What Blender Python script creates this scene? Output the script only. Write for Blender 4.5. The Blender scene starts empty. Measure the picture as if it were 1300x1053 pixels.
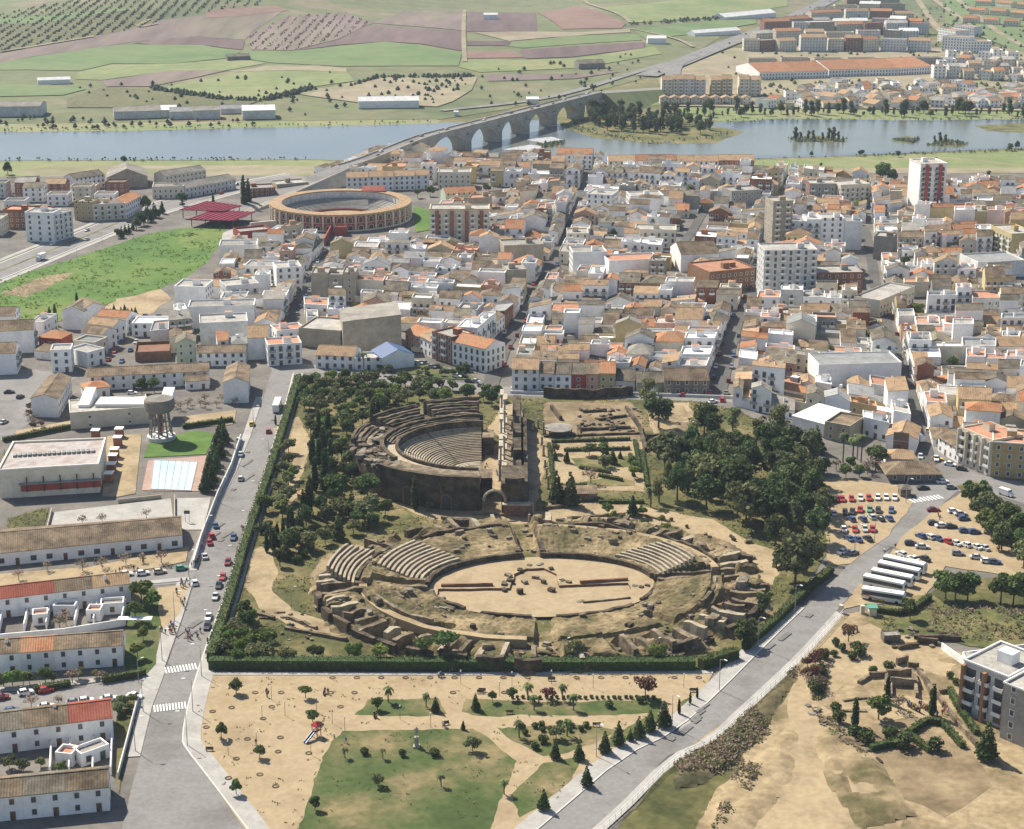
# Aerial view of a Roman theatre and amphitheatre at the edge of a white town by a river
import bpy, bmesh, math, random
from math import sin, cos, pi, radians, atan2, hypot, sqrt
from mathutils import Vector, Matrix, noise
from mathutils.geometry import tessellate_polygon
V2 = lambda x, y: Vector((x, y))
rnd = random.Random(11)
sc = bpy.context.scene
col = sc.collection
# ------------------------------------------------------------------ camera
F_PX, CAM_H, PITCH = 2180.0, 194.0, radians(16.62)
cam = bpy.data.cameras.new('camera'); cam_o = bpy.data.objects.new('camera', cam); col.objects.link(cam_o)
cam_o.location = (0, 0, CAM_H); cam_o.rotation_euler = (pi / 2 - PITCH, 0, 0)
cam.sensor_width = 36; cam.lens = 36 * F_PX / 1300; cam.shift_y = -45.5 / 1300
cam.clip_start = 1; cam.clip_end = 30000
sc.camera = cam_o
# ------------------------------------------------------------------ sky and sun
SUN = Vector((-5.6, 6.0, 8.7)).normalized()
w = bpy.data.worlds.new('World'); sc.world = w; w.use_nodes = True
nt = w.node_tree; bg = nt.nodes['Background']
sky = nt.nodes.new('ShaderNodeTexSky'); sky.sky_type = 'NISHITA'; sky.sun_disc = False
sky.sun_elevation = math.asin(SUN.z); sky.sun_rotation = atan2(SUN.x, SUN.y)
nt.links.new(sky.outputs[0], bg.inputs[0]); bg.inputs[1].default_value = 0.08
sl = bpy.data.lights.new('sun', 'SUN'); sl.energy = 5.0; sl.angle = radians(0.5); sl.color = (1.0, 0.92, 0.78)
so = bpy.data.objects.new('sun', sl); col.objects.link(so); so.location = SUN * 900
so.rotation_euler = (-SUN).to_track_quat('-Z', 'Y').to_euler()
sc.view_settings.view_transform = 'Standard'; sc.view_settings.look = 'None'
sc.view_settings.gamma = 1; sc.view_settings.use_curve_mapping = False
sc.view_settings.exposure = 0.72
sc.render.engine = 'CYCLES'
sc.cycles.max_bounces = 5; sc.cycles.volume_bounces = 0
# ------------------------------------------------------------------ terrain and picking points on it
def sstep(a, b, x):
    t = min(1, max(0, (x - a) / (b - a))); return t * t * (3 - 2 * t)
def hz(x, y):
    """height of the land: flat by the river, rolling hills behind it (lower on the right where the suburb is)"""
    if y < 1480: return 0.0
    k = sstep(1480, 2600, y) * (1 - 0.75 * sstep(150, 420, x - (y - 1600) * 0.08))
    h = 26 + 15 * sin(x / 210 + 0.8) * cos(y / 260 + 0.3) + 9 * sin(x / 97 - y / 180)
    far = sstep(2400, 5200, y) * 45
    return k * h + far
def G(px, py, z=0.0):
    """point of the land (raised by z) that stands at this place of the photograph"""
    a, b = (px - 650) / F_PX, (481 - py) / F_PX
    d = Vector((a, cos(PITCH) + b * sin(PITCH), -sin(PITCH) + b * cos(PITCH)))
    t = (CAM_H - z) / -d.z if d.z < 0 else 9000
    if d.y * t < 1480: return V2(d.x * t, d.y * t)
    t = 1400.0
    while t < 9000:
        t2 = t + 8
        if CAM_H + d.z * t2 <= hz(d.x * t2, d.y * t2) + z: break
        t = t2
    return V2(d.x * t, d.y * t)
def S(py): return F_PX / (G(650, py).y * cos(PITCH) + CAM_H * sin(PITCH))      # picture px per metre at that row
P3 = lambda v, z=0: Vector((v[0], v[1], z))
def inside(p, poly):
    x, y = p[0], p[1]; c = False; j = len(poly) - 1
    for i in range(len(poly)):
        xi, yi = poly[i][0], poly[i][1]; xj, yj = poly[j][0], poly[j][1]
        if (yi > y) != (yj > y) and x < (xj - xi) * (y - yi) / (yj - yi) + xi: c = not c
        j = i
    return c
def dist_line(p, pts):
    best = 1e9
    for a, b in zip(pts, pts[1:]):
        ab = b - a; t = max(0, min(1, (p - a).dot(ab) / max(ab.dot(ab), 1e-9)))
        best = min(best, (p - a - ab * t).length)
    return best
ONES = 'first second third fourth fifth sixth seventh eighth ninth tenth eleventh twelfth thirteenth fourteenth fifteenth sixteenth seventeenth eighteenth nineteenth twentieth'.split()
TENS = {20: 'twenty', 30: 'thirty', 40: 'forty', 50: 'fifty', 60: 'sixty', 70: 'seventy', 80: 'eighty', 90: 'ninety'}
TENTH = {30: 'thirtieth', 40: 'fortieth', 50: 'fiftieth', 60: 'sixtieth', 70: 'seventieth', 80: 'eightieth', 90: 'ninetieth'}
def nth(n):
    if n <= 20: return ONES[n - 1]
    return TENTH[n] if n % 10 == 0 else TENS[n // 10 * 10] + '-' + ONES[n % 10 - 1]
# ------------------------------------------------------------------ objects, tags
USED = {}
def T(o, label=None, cat=None, group=None, kind=None):
    if label:
        o['label'] = label
        n = len(label.split())
        if n < 4 or n > 16: print('LABEL LENGTH', n, label)
        if label in USED and not (group and USED[label] == group): print('LABEL TWICE', label)
        USED[label] = group
    if cat: o['category'] = cat
    if group: o['group'] = group
    if kind: o['kind'] = kind
    return o
def empty(name, loc, rz=0):
    o = bpy.data.objects.new(name, None); col.objects.link(o); o.location = loc; o.rotation_euler = (0, 0, rz)
    o.empty_display_size = 1; return o
def link(name, me, parent=None, loc=None, rz=0, scale=None):
    o = bpy.data.objects.new(name, me); col.objects.link(o)
    if parent: o.parent = parent
    if loc is not None: o.location = loc
    if rz: o.rotation_euler = (0, 0, rz)
    if scale is not None: o.scale = scale
    return o
def copy_tree(o, parent=None):
    c = o.copy(); col.objects.link(c); c.parent = parent
    for ch in KIDS.get(o.name, ()): copy_tree(ch, c)
    return c
KIDS = {}
def keep(root, *parts):
    KIDS[root.name] = list(parts); return root
class MB:
    """collects faces; build() links them as one mesh object"""
    def __init__(s): s.v, s.f, s.m = [], [], []
    def poly(s, pts, m=0):
        n = len(s.v); s.v += [tuple(p) for p in pts]; s.f.append(tuple(range(n, n + len(pts)))); s.m.append(m)
    def prism(s, pts, z0, z1, m=0, mt=None, bottom=False):
        """pts: CCW 2D outline; z0/z1 numbers or lists per corner"""
        k = len(pts); n = len(s.v)
        a = z0 if isinstance(z0, (list, tuple)) else [z0] * k
        b = z1 if isinstance(z1, (list, tuple)) else [z1] * k
        s.v += [(p[0], p[1], a[i]) for i, p in enumerate(pts)] + [(p[0], p[1], b[i]) for i, p in enumerate(pts)]
        for i in range(k):
            j = (i + 1) % k; s.f.append((n + i, n + j, n + k + j, n + k + i)); s.m.append(m)
        s.f.append(tuple(range(n + k, n + 2 * k))); s.m.append(m if mt is None else mt)
        if bottom: s.f.append(tuple(range(n + k - 1, n - 1, -1))); s.m.append(m)
    def box(s, c, sx, sy, sz, rz=0, m=0, mt=None):
        """c = centre of the bottom face"""
        ca, sa = cos(rz), sin(rz)
        pts = [(c[0] + x * ca - y * sa, c[1] + x * sa + y * ca) for x, y in ((-sx / 2, -sy / 2), (sx / 2, -sy / 2), (sx / 2, sy / 2), (-sx / 2, sy / 2))]
        s.prism(pts, c[2], c[2] + sz, m, mt, True)
    def tube(s, a, b, r0, r1, n=6, m=0, cap=True):
        a, b = Vector(a), Vector(b); d = (b - a).normalized()
        u = d.orthogonal().normalized(); w_ = d.cross(u); k = len(s.v)
        for p, r in ((a, r0), (b, r1)):
            for i in range(n):
                t = 2 * pi * i / n; s.v.append(tuple(p + (u * cos(t) + w_ * sin(t)) * r))
        for i in range(n):
            j = (i + 1) % n; s.f.append((k + i, k + j, k + n + j, k + n + i)); s.m.append(m)
        if cap: s.f.append(tuple(range(k + n, k + 2 * n))); s.m.append(m)
    def bar(s, a, b, wd, z0, z1, m=0):
        """upright wall between two plan points"""
        a, b = V2(a[0], a[1]), V2(b[0], b[1]); d = (b - a).normalized(); n = V2(-d.y, d.x) * wd / 2
        s.prism([a - n, b - n, b + n, a + n], z0, z1, m, None, True)
    def mesh(s, name, mats, smooth=False):
        me = bpy.data.meshes.new(name); me.from_pydata(s.v, [], s.f)
        for q in mats: me.materials.append(q)
        if len(mats) > 1: me.polygons.foreach_set('material_index', s.m)
        if smooth: me.polygons.foreach_set('use_smooth', [True] * len(s.f))
        me.update(); return me
    def build(s, name, mats, parent=None, smooth=False, loc=None, origin=None):
        if not isinstance(mats, (list, tuple)): mats = [mats]
        if origin is not None:
            ox, oy, oz = origin; s.v = [(x - ox, y - oy, z - oz) for x, y, z in s.v]
        return link(name, s.mesh(name, mats, smooth), parent, loc)
# ------------------------------------------------------------------ materials
M = {}
KEEP = {'white', 'white_grey', 'cream', 'roof_white', 'pool_water', 'paint', 'marble', 'kerb', 'yellow'}
def mat(name, cols, scale=0.15, detail=1.2, rough=0.9, var=0.0, dvar=0.25, spec=0.2, bump=0.0, coord='pos', metal=0.0, bscale=None, tiles=0.0, aniso=None):
    """cols: 1..4 colours mixed by a large noise; a fine noise varies value by dvar; var = per-object value spread"""
    m = bpy.data.materials.new(name); m.use_nodes = True; t = m.node_tree; N, L = t.nodes, t.links
    b = N['Principled BSDF']; b.inputs['Roughness'].default_value = rough; b.inputs['Specular IOR Level'].default_value = spec
    b.inputs['Metallic'].default_value = metal
    g = N.new('ShaderNodeNewGeometry').outputs['Position'] if coord == 'pos' else N.new('ShaderNodeTexCoord').outputs['Object']
    if aniso:
        mp = N.new('ShaderNodeMapping'); mp.inputs['Rotation'].default_value = (0, 0, aniso[0]); mp.inputs['Scale'].default_value = (1, aniso[1], 1); L.new(g, mp.inputs['Vector']); g = mp.outputs[0]
    n1 = N.new('ShaderNodeTexNoise'); n1.inputs['Scale'].default_value = scale; n1.inputs['Detail'].default_value = 5; n1.inputs['Roughness'].default_value = 0.62
    L.new(g, n1.inputs['Vector'])
    cr = N.new('ShaderNodeValToRGB'); L.new(n1.outputs['Fac'], cr.inputs[0])
    if name not in KEEP: cols = [tuple(v * .84 for v in c) for c in cols]
    k = len(cols)
    for i, c in enumerate(cols):
        pos = 0.5 if k == 1 else 0.36 + 0.28 * i / (k - 1)
        e = cr.color_ramp.elements[i] if i < 2 else cr.color_ramp.elements.new(pos)
        e.position = pos; e.color = (*c, 1)
    if k == 1: cr.color_ramp.elements[1].position = 1; cr.color_ramp.elements[1].color = (*cols[0], 1)
    n2 = N.new('ShaderNodeTexNoise'); n2.inputs['Scale'].default_value = detail; n2.inputs['Detail'].default_value = 3
    L.new(g, n2.inputs['Vector'])
    mr = N.new('ShaderNodeMapRange'); mr.inputs[1].default_value = 0.25; mr.inputs[2].default_value = 0.75
    mr.inputs[3].default_value = 1 - dvar; mr.inputs[4].default_value = 1 + dvar; L.new(n2.outputs['Fac'], mr.inputs[0])
    fac = mr.outputs[0]
    if tiles:      # rows of roof tiles running down the slope
        ge = N.new('ShaderNodeNewGeometry'); cx = N.new('ShaderNodeVectorMath'); cx.operation = 'CROSS_PRODUCT'; L.new(ge.outputs['True Normal'], cx.inputs[0]); cx.inputs[1].default_value = (0, 0, 1)
        nz = N.new('ShaderNodeVectorMath'); nz.operation = 'NORMALIZE'; L.new(cx.outputs[0], nz.inputs[0]); dt = N.new('ShaderNodeVectorMath'); dt.operation = 'DOT_PRODUCT'; L.new(nz.outputs[0], dt.inputs[0]); L.new(ge.outputs['Position'], dt.inputs[1])
        ml = N.new('ShaderNodeMath'); ml.operation = 'MULTIPLY'; ml.inputs[1].default_value = 2 * pi / tiles; L.new(dt.outputs['Value'], ml.inputs[0]); sn = N.new('ShaderNodeMath'); sn.operation = 'SINE'; L.new(ml.outputs[0], sn.inputs[0])
        ad = N.new('ShaderNodeMath'); ad.operation = 'MULTIPLY_ADD'; ad.inputs[1].default_value = .2; ad.inputs[2].default_value = .98; L.new(sn.outputs[0], ad.inputs[0]); m3 = N.new('ShaderNodeMath'); m3.operation = 'MULTIPLY'; L.new(fac, m3.inputs[0]); L.new(ad.outputs[0], m3.inputs[1]); fac = m3.outputs[0]
    if var:
        oi = N.new('ShaderNodeObjectInfo'); m2 = N.new('ShaderNodeMapRange'); L.new(oi.outputs['Random'], m2.inputs[0])
        m2.inputs[3].default_value = 1 - var; m2.inputs[4].default_value = 1 + var
        mu = N.new('ShaderNodeMath'); mu.operation = 'MULTIPLY'; L.new(fac, mu.inputs[0]); L.new(m2.outputs[0], mu.inputs[1]); fac = mu.outputs[0]
    vm = N.new('ShaderNodeVectorMath'); vm.operation = 'SCALE'; L.new(cr.outputs[0], vm.inputs[0]); L.new(fac, vm.inputs['Scale'])
    L.new(vm.outputs[0], b.inputs['Base Color'])
    if bump:
        n3 = N.new('ShaderNodeTexNoise'); n3.inputs['Scale'].default_value = bscale or detail * 2; n3.inputs['Detail'].default_value = 4; L.new(g, n3.inputs['Vector'])
        bp = N.new('ShaderNodeBump'); bp.inputs['Strength'].default_value = 0.8; bp.inputs['Distance'].default_value = bump
        L.new(n3.outputs['Fac'], bp.inputs['Height']); L.new(bp.outputs[0], b.inputs['Normal'])
    M[name] = m; return m
def flat(name, c, rough=0.6, spec=0.3, metal=0.0):
    m = bpy.data.materials.new(name); m.use_nodes = True; b = m.node_tree.nodes['Principled BSDF']
    b.inputs['Base Color'].default_value = (*c, 1); b.inputs['Roughness'].default_value = rough
    b.inputs['Specular IOR Level'].default_value = spec; b.inputs['Metallic'].default_value = metal
    M[name] = m; return m
# walls
mat('white', [(.74, .73, .71), (.86, .85, .83)], .25, .8, var=.08, dvar=.07)
mat('white_grey', [(.50, .50, .49), (.66, .65, .62)], .2, .8, var=.1, dvar=.1)
mat('cream', [(.58, .52, .40), (.68, .62, .50)], .25, .8, var=.1, dvar=.08)
mat('beige', [(.40, .35, .26), (.52, .46, .35)], .25, .8, var=.12, dvar=.1)
mat('ochre', [(.50, .36, .17), (.58, .44, .22)], .25, .8, var=.1, dvar=.08)
mat('yellow', [(.46, .38, .19), (.52, .43, .24)], .25, .8, var=.1, dvar=.08)
mat('green_wall', [(.52, .58, .42), (.60, .64, .48)], .25, .8, dvar=.08)
mat('pink_wall', [(.58, .33, .24), (.66, .42, .32)], .25, .8, var=.1, dvar=.08)
mat('red_wall', [(.36, .08, .06), (.44, .11, .08)], .25, .8, dvar=.1)
mat('brick', [(.26, .115, .07), (.34, .16, .10)], .3, 3, var=.12, dvar=.15)
mat('brick_warm', [(.30, .165, .095), (.38, .22, .13)], .3, 3, var=.12, dvar=.15)
mat('pink_paving', [(.40, .27, .215), (.47, .33, .27)], .2, 1, dvar=.1)
mat('roof_stained', [(.36, .29, .26), (.48, .45, .43), (.40, .31, .27)], .12, .8, dvar=.12)
mat('concrete', [(.30, .29, .265), (.40, .385, .35)], .2, .9, var=.12, dvar=.12)
mat('dark_render', [(.24, .22, .19), (.33, .30, .26)], .2, .9, var=.15, dvar=.15)
# roofs
mat('tile_brown', [(.12, .09, .06), (.215, .16, .105), (.29, .215, .14)], .22, 1.3, var=.2, dvar=.28, bump=.06, tiles=.62)
mat('tile_grey', [(.11, .095, .07), (.185, .16, .12), (.26, .225, .165)], .22, 1.3, var=.2, dvar=.25, bump=.06, tiles=.62)
mat('tile_orange', [(.33, .14, .065), (.44, .21, .105), (.36, .21, .12)], .22, 1.3, var=.18, dvar=.22, bump=.06, tiles=.62)
mat('tile_tan', [(.34, .225, .13), (.43, .29, .17), (.27, .19, .12)], .22, 1.3, var=.15, dvar=.22, bump=.06, tiles=.62)
mat('tile_red', [(.27, .075, .05), (.34, .11, .075)], .25, 1.4, var=.12, dvar=.15, bump=.06, tiles=.62)
mat('roof_gravel', [(.30, .28, .25), (.44, .42, .38)], .2, .8, var=.22, dvar=.18)
mat('roof_white', [(.60, .59, .57), (.72, .71, .69)], .2, .8, var=.1, dvar=.1)
mat('roof_terrace', [(.44, .21, .13), (.52, .28, .18)], .25, .8, var=.15, dvar=.15)
mat('roof_sheet', [(.24, .25, .25), (.36, .36, .35)], .2, .6, var=.2, dvar=.12)
mat('roof_asbestos', [(.22, .20, .17), (.33, .31, .27)], .15, .7, var=.15, dvar=.2)
flat('pane', (.07, .075, .085), .25, .5); flat('frame_white', (.75, .75, .72)); flat('shutter', (.18, .12, .07)); flat('shutter_green', (.06, .12, .08))
flat('door_wood', (.16, .09, .05)); flat('metal_grey', (.32, .33, .34), .5); flat('metal_and_opening_dark', (.06, .06, .06), .5)
flat('blue_roof', (.05, .10, .22), .6)
# ground
mat('grass_wild', [(.09, .105, .045), (.16, .155, .07), (.24, .20, .10)], .012, .12, dvar=.25)
mat('town_paving', [(.13, .12, .11), (.22, .20, .175)], .05, .5, dvar=.15)
mat('asphalt', [(.19, .18, .17), (.255, .245, .235), (.215, .205, .195)], .045, .9, dvar=.13)
mat('asphalt_dark', [(.085, .083, .08), (.13, .125, .12)], .05, .6, dvar=.1)
mat('pavement', [(.36, .34, .315), (.46, .44, .41)], .15, 1.0, dvar=.1)
mat('kerb', [(.5, .49, .46)], .2, 1, dvar=.1)
mat('paint', [(.70, .70, .68)], .3, 2, dvar=.12)
mat('sand', [(.33, .25, .148), (.41, .32, .198), (.36, .275, .162)], .06, .7, dvar=.12)
mat('sand_path', [(.26, .195, .11), (.38, .295, .18), (.43, .335, .20)], .07, .6, dvar=.16)
mat('dirt', [(.16, .12, .065), (.26, .195, .115), (.34, .265, .155)], .06, .5, dvar=.2, bump=.1)
mat('park_ground', [(.058, .066, .02), (.125, .118, .042), (.25, .19, .095)], .045, .45, dvar=.3, bump=.15)
mat('grassy_bank', [(.07, .085, .025), (.14, .14, .05), (.24, .19, .09)], .06, .5, dvar=.3, bump=.15)
mat('lawn', [(.055, .085, .022), (.08, .11, .032), (.14, .135, .055), (.25, .20, .10)], .06, .6, dvar=.2)
mat('meadow', [(.07, .145, .026), (.10, .185, .034), (.16, .205, .05)], .018, .25, dvar=.2)
mat('water', [(.11, .135, .15), (.13, .155, .165)], .012, .05, rough=.22, dvar=.06, spec=.5, bump=.05, bscale=.5)
mat('water_brown', [(.15, .16, .13), (.18, .19, .16)], .012, .05, rough=.22, dvar=.08, spec=.5, bump=.05, bscale=.5)
mat('foam', [(.38, .40, .41), (.55, .55, .55)], .2, .5, rough=.5)
# stone
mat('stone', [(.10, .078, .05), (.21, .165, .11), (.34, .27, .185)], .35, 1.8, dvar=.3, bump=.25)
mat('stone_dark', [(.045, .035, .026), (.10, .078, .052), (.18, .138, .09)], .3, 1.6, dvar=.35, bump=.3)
mat('stone_grey', [(.14, .122, .095), (.24, .21, .165), (.34, .30, .235)], .4, 1.8, var=.2, dvar=.3, bump=.2)
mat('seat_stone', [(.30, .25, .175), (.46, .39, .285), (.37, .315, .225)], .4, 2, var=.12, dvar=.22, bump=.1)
mat('marble', [(.33, .28, .205), (.48, .42, .33)], .6, 3, dvar=.12)
mat('brick_old', [(.22, .11, .07), (.30, .165, .11)], .5, 3, dvar=.25, bump=.1)
mat('bridge_stone', [(.40, .36, .30), (.52, .48, .41)], .08, .5, dvar=.2)
# plants
def leafmat(name, a, b, var=.34):
    m = mat(name, [tuple(v * 1.32 for v in a), tuple(v * 1.32 for v in b)], .9, 3.0, rough=.75, var=var, dvar=.35, spec=.15)
    t = m.node_tree; bs = t.nodes['Principled BSDF']
    hs = t.nodes.new('ShaderNodeHueSaturation'); oi = t.nodes.new('ShaderNodeObjectInfo'); hr = t.nodes.new('ShaderNodeMapRange'); hr.inputs[3].default_value = .465; hr.inputs[4].default_value = .525
    ob = t.nodes.new('ShaderNodeMath'); ob.operation = 'FRACT'; o3 = t.nodes.new('ShaderNodeMath'); o3.operation = 'MULTIPLY'; o3.inputs[1].default_value = 7.31
    t.links.new(oi.outputs['Random'], o3.inputs[0]); t.links.new(o3.outputs[0], ob.inputs[0]); t.links.new(ob.outputs[0], hr.inputs[0]); t.links.new(hr.outputs[0], hs.inputs['Hue'])
    src = bs.inputs['Base Color'].links[0].from_socket; t.links.new(src, hs.inputs['Color']); t.links.new(hs.outputs[0], bs.inputs['Base Color'])
    tr = t.nodes.new('ShaderNodeBsdfTranslucent'); mx = t.nodes.new('ShaderNodeMixShader')
    t.links.new(bs.inputs['Base Color'].links[0].from_socket, tr.inputs['Color']); mx.inputs[0].default_value = .3
    t.links.new(bs.outputs[0], mx.inputs[1]); t.links.new(tr.outputs[0], mx.inputs[2]); t.links.new(mx.outputs[0], t.nodes['Material Output'].inputs[0])
    return m
leafmat('leaf_olive', (.105, .125, .05), (.165, .18, .085))
leafmat('leaf_pine', (.06, .10, .03), (.11, .15, .05))
leafmat('leaf_dark', (.05, .08, .028), (.09, .12, .045))
leafmat('leaf_cypress', (.032, .055, .02), (.06, .085, .03))
leafmat('leaf_bright', (.11, .17, .04), (.17, .22, .06))
leafmat('leaf_palm', (.09, .13, .045), (.16, .19, .08))
leafmat('leaf_red', (.085, .042, .03), (.13, .07, .05))
leafmat('leaf_twig', (.20, .155, .11), (.28, .22, .16))
leafmat('hedge_leaf', (.05, .08, .026), (.085, .115, .04), var=.1)
leafmat('river_leaf', (.085, .11, .055), (.13, .15, .085))
mat('bark', [(.13, .095, .065), (.20, .155, .11)], .8, 3, dvar=.25)
# ------------------------------------------------------------------ setting: land, river, roads
def roughen(pts, amp, step=5.0, seed=0):
    out = []
    for i, a in enumerate(pts):
        b = pts[(i + 1) % len(pts)]; d = b - a; k = max(1, int(d.length / step))
        n = V2(-d.y, d.x).normalized() if d.length > 1e-6 else V2(0, 0)
        for j in range(k):
            p = a + d * (j / k)
            q = noise.noise(Vector((p.x * .13, p.y * .13, seed))) + .6 * noise.noise(Vector((p.x * .4, p.y * .4, seed + 5)))
            out.append(p + n * amp * q)
    return out
ORD = [0]; LAYERS = []; MOUNDS = []
def gz(p):
    """height of the topmost ground sheet at a plan point"""
    return max([z for pts, z, m in LAYERS if inside(p, pts)] + [h(p) for P, h in MOUNDS if inside(p, P)] + [hz(p[0], p[1])])
def sheet(name, px, m, z, rough=0.0, kind='structure', world=False, parent=None, step=5.0, drape=False):
    pts = [V2(*p) for p in px] if world else [G(*p) for p in px]
    area = sum(a.x * b.y - b.x * a.y for a, b in zip(pts, pts[1:] + pts[:1]))
    if area < 0: pts.reverse()
    ORD[0] += 1; z = z * .2 + ORD[0] * .0025 if not drape else z + ORD[0] * .004
    LAYERS.append((pts, z, m))
    if rough: pts = roughen(pts, rough, step, ORD[0])
    mats = [M[m]]
    if not drape:
        b = MB(); b.poly([(p.x, p.y, z) for p in pts]); o = b.build(name, mats)
    else:
        bm = bmesh.new(); vs = [bm.verts.new((p.x, p.y, 0)) for p in pts]
        tr = tessellate_polygon([[Vector((p.x, p.y, 0)) for p in pts]])
        for t in tr:
            try: bm.faces.new([vs[i] for i in t])
            except ValueError: pass
        xs = [p.x for p in pts]; ys = [p.y for p in pts]
        for ax, lo, hi in ((0, min(xs), max(xs)), (1, min(ys), max(ys))):
            q = math.ceil(lo / 30) * 30
            while q < hi:
                co, no = ((q, 0, 0), (1, 0, 0)) if ax == 0 else ((0, q, 0), (0, 1, 0))
                bmesh.ops.bisect_plane(bm, geom=bm.verts[:] + bm.edges[:] + bm.faces[:], plane_co=co, plane_no=no); q += 30
        for v in bm.verts: v.co.z = hz(v.co.x, v.co.y) + z
        bmesh.ops.recalc_face_normals(bm, faces=bm.faces)
        me = bpy.data.meshes.new(name); bm.to_mesh(me); bm.free()
        if me.polygons and sum(p.normal.z for p in me.polygons) < 0: me.flip_normals()
        me.materials.append(mats[0]); o = link(name, me)
    if parent: o.parent = parent
    else: T(o, kind=kind)
    return o
def offs(pts, d):
    out = []
    for i, p in enumerate(pts):
        a = pts[max(0, i - 1)]; b = pts[min(len(pts) - 1, i + 1)]; t = (b - a).normalized(); out.append(p + V2(-t.y, t.x) * d)
    return out
def smooth_line(pts, k=2):
    for _ in range(k):
        q = [pts[0]]
        for a, b in zip(pts, pts[1:]): q += [a * .75 + b * .25, a * .25 + b * .75]
        pts = q + [pts[-1]]
    return pts
def strip(name, pts, wd, m, z, h=0.0, kind='structure', drape=False, parent=None):
    """ribbon of width wd along plan points; h>0 makes it a raised slab"""
    l, r = offs(pts, wd / 2), offs(pts, -wd / 2); b = MB()
    ORD[0] += 1; z = z * .2 + ORD[0] * .0025 if not drape else z + ORD[0] * .004
    LAYERS.append((l + r[::-1], z + h if not drape else z, m))
    hh = (lambda p: hz(p.x, p.y)) if drape else (lambda p: 0)
    for i in range(len(pts) - 1):
        A, B, Cc, D = r[i], r[i + 1], l[i + 1], l[i]
        za, zb, zc, zd = [hh(p) + z + h for p in (A, B, Cc, D)]
        b.poly([(A.x, A.y, za), (B.x, B.y, zb), (Cc.x, Cc.y, zc), (D.x, D.y, zd)])
        if h:
            b.poly([(A.x, A.y, z), (B.x, B.y, z), (B.x, B.y, zb), (A.x, A.y, za)])
            b.poly([(Cc.x, Cc.y, z), (D.x, D.y, z), (D.x, D.y, zd), (Cc.x, Cc.y, zc)])
    o = b.build(name, M[m])
    if parent: o.parent = parent
    else: T(o, kind=kind)
    return o
# the land: one sheet that reaches the horizon
xs = sorted(set([-9000, -6000, -4000, -3000, -2200, -1700] + list(range(-1320, 1321, 40)) + [1700, 2200, 3000, 4000, 6000, 9000]))
ys = [-300, 200, 700, 1200] + list(range(1440, 3300, 40)) + [3500, 3800, 4200, 4700, 5300, 6500, 8000, 11000]
b = MB(); nx = len(xs)
b.v = [(x, y, hz(x, y)) for y in ys for x in xs]
b.f = [(j * nx + i, j * nx + i + 1, (j + 1) * nx + i + 1, (j + 1) * nx + i) for j in range(len(ys) - 1) for i in range(nx - 1)]
b.m = [0] * len(b.f)
T(b.build('land', M['grass_wild'], smooth=True), kind='structure')
# far fields
mat('road_patch_grey', [(.165, .16, .152), (.21, .20, .195)], .3, 1.2, dvar=.15)
mat('scrub_soil', [(.05, .05, .022), (.12, .10, .05), (.20, .15, .08)], .12, .7, dvar=.35, bump=.25)
mat('slope', [(.12, .105, .045), (.27, .205, .115), (.40, .31, .185), (.30, .23, .13)], .045, .5, dvar=.25, bump=.2)
mat('field_green', [(.12, .185, .07), (.155, .215, .085), (.17, .20, .09)], .008, .06, dvar=.12)
mat('field_pale', [(.17, .215, .085), (.215, .25, .105), (.26, .255, .125)], .01, .08, dvar=.12)
mat('field_plough', [(.125, .085, .085), (.16, .11, .105), (.18, .135, .115)], .008, .07, dvar=.22, aniso=(.5, .12))
mat('field_mauve', [(.165, .125, .115), (.21, .16, .14), (.19, .175, .115)], .008, .06, dvar=.25, aniso=(-.4, .15))
mat('field_red', [(.22, .135, .11), (.26, .17, .13)], .008, .06, dvar=.15)
mat('field_olive', [(.12, .125, .055), (.16, .155, .075)], .01, .2, dvar=.3)
mat('field_dry', [(.26, .22, .145), (.33, .28, .19), (.21, .21, .11)], .01, .06, dvar=.15)
mat('field_base', [(.115, .145, .066), (.18, .18, .095), (.15, .175, .078), (.23, .20, .125)], .006, .05, dvar=.2)
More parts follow.
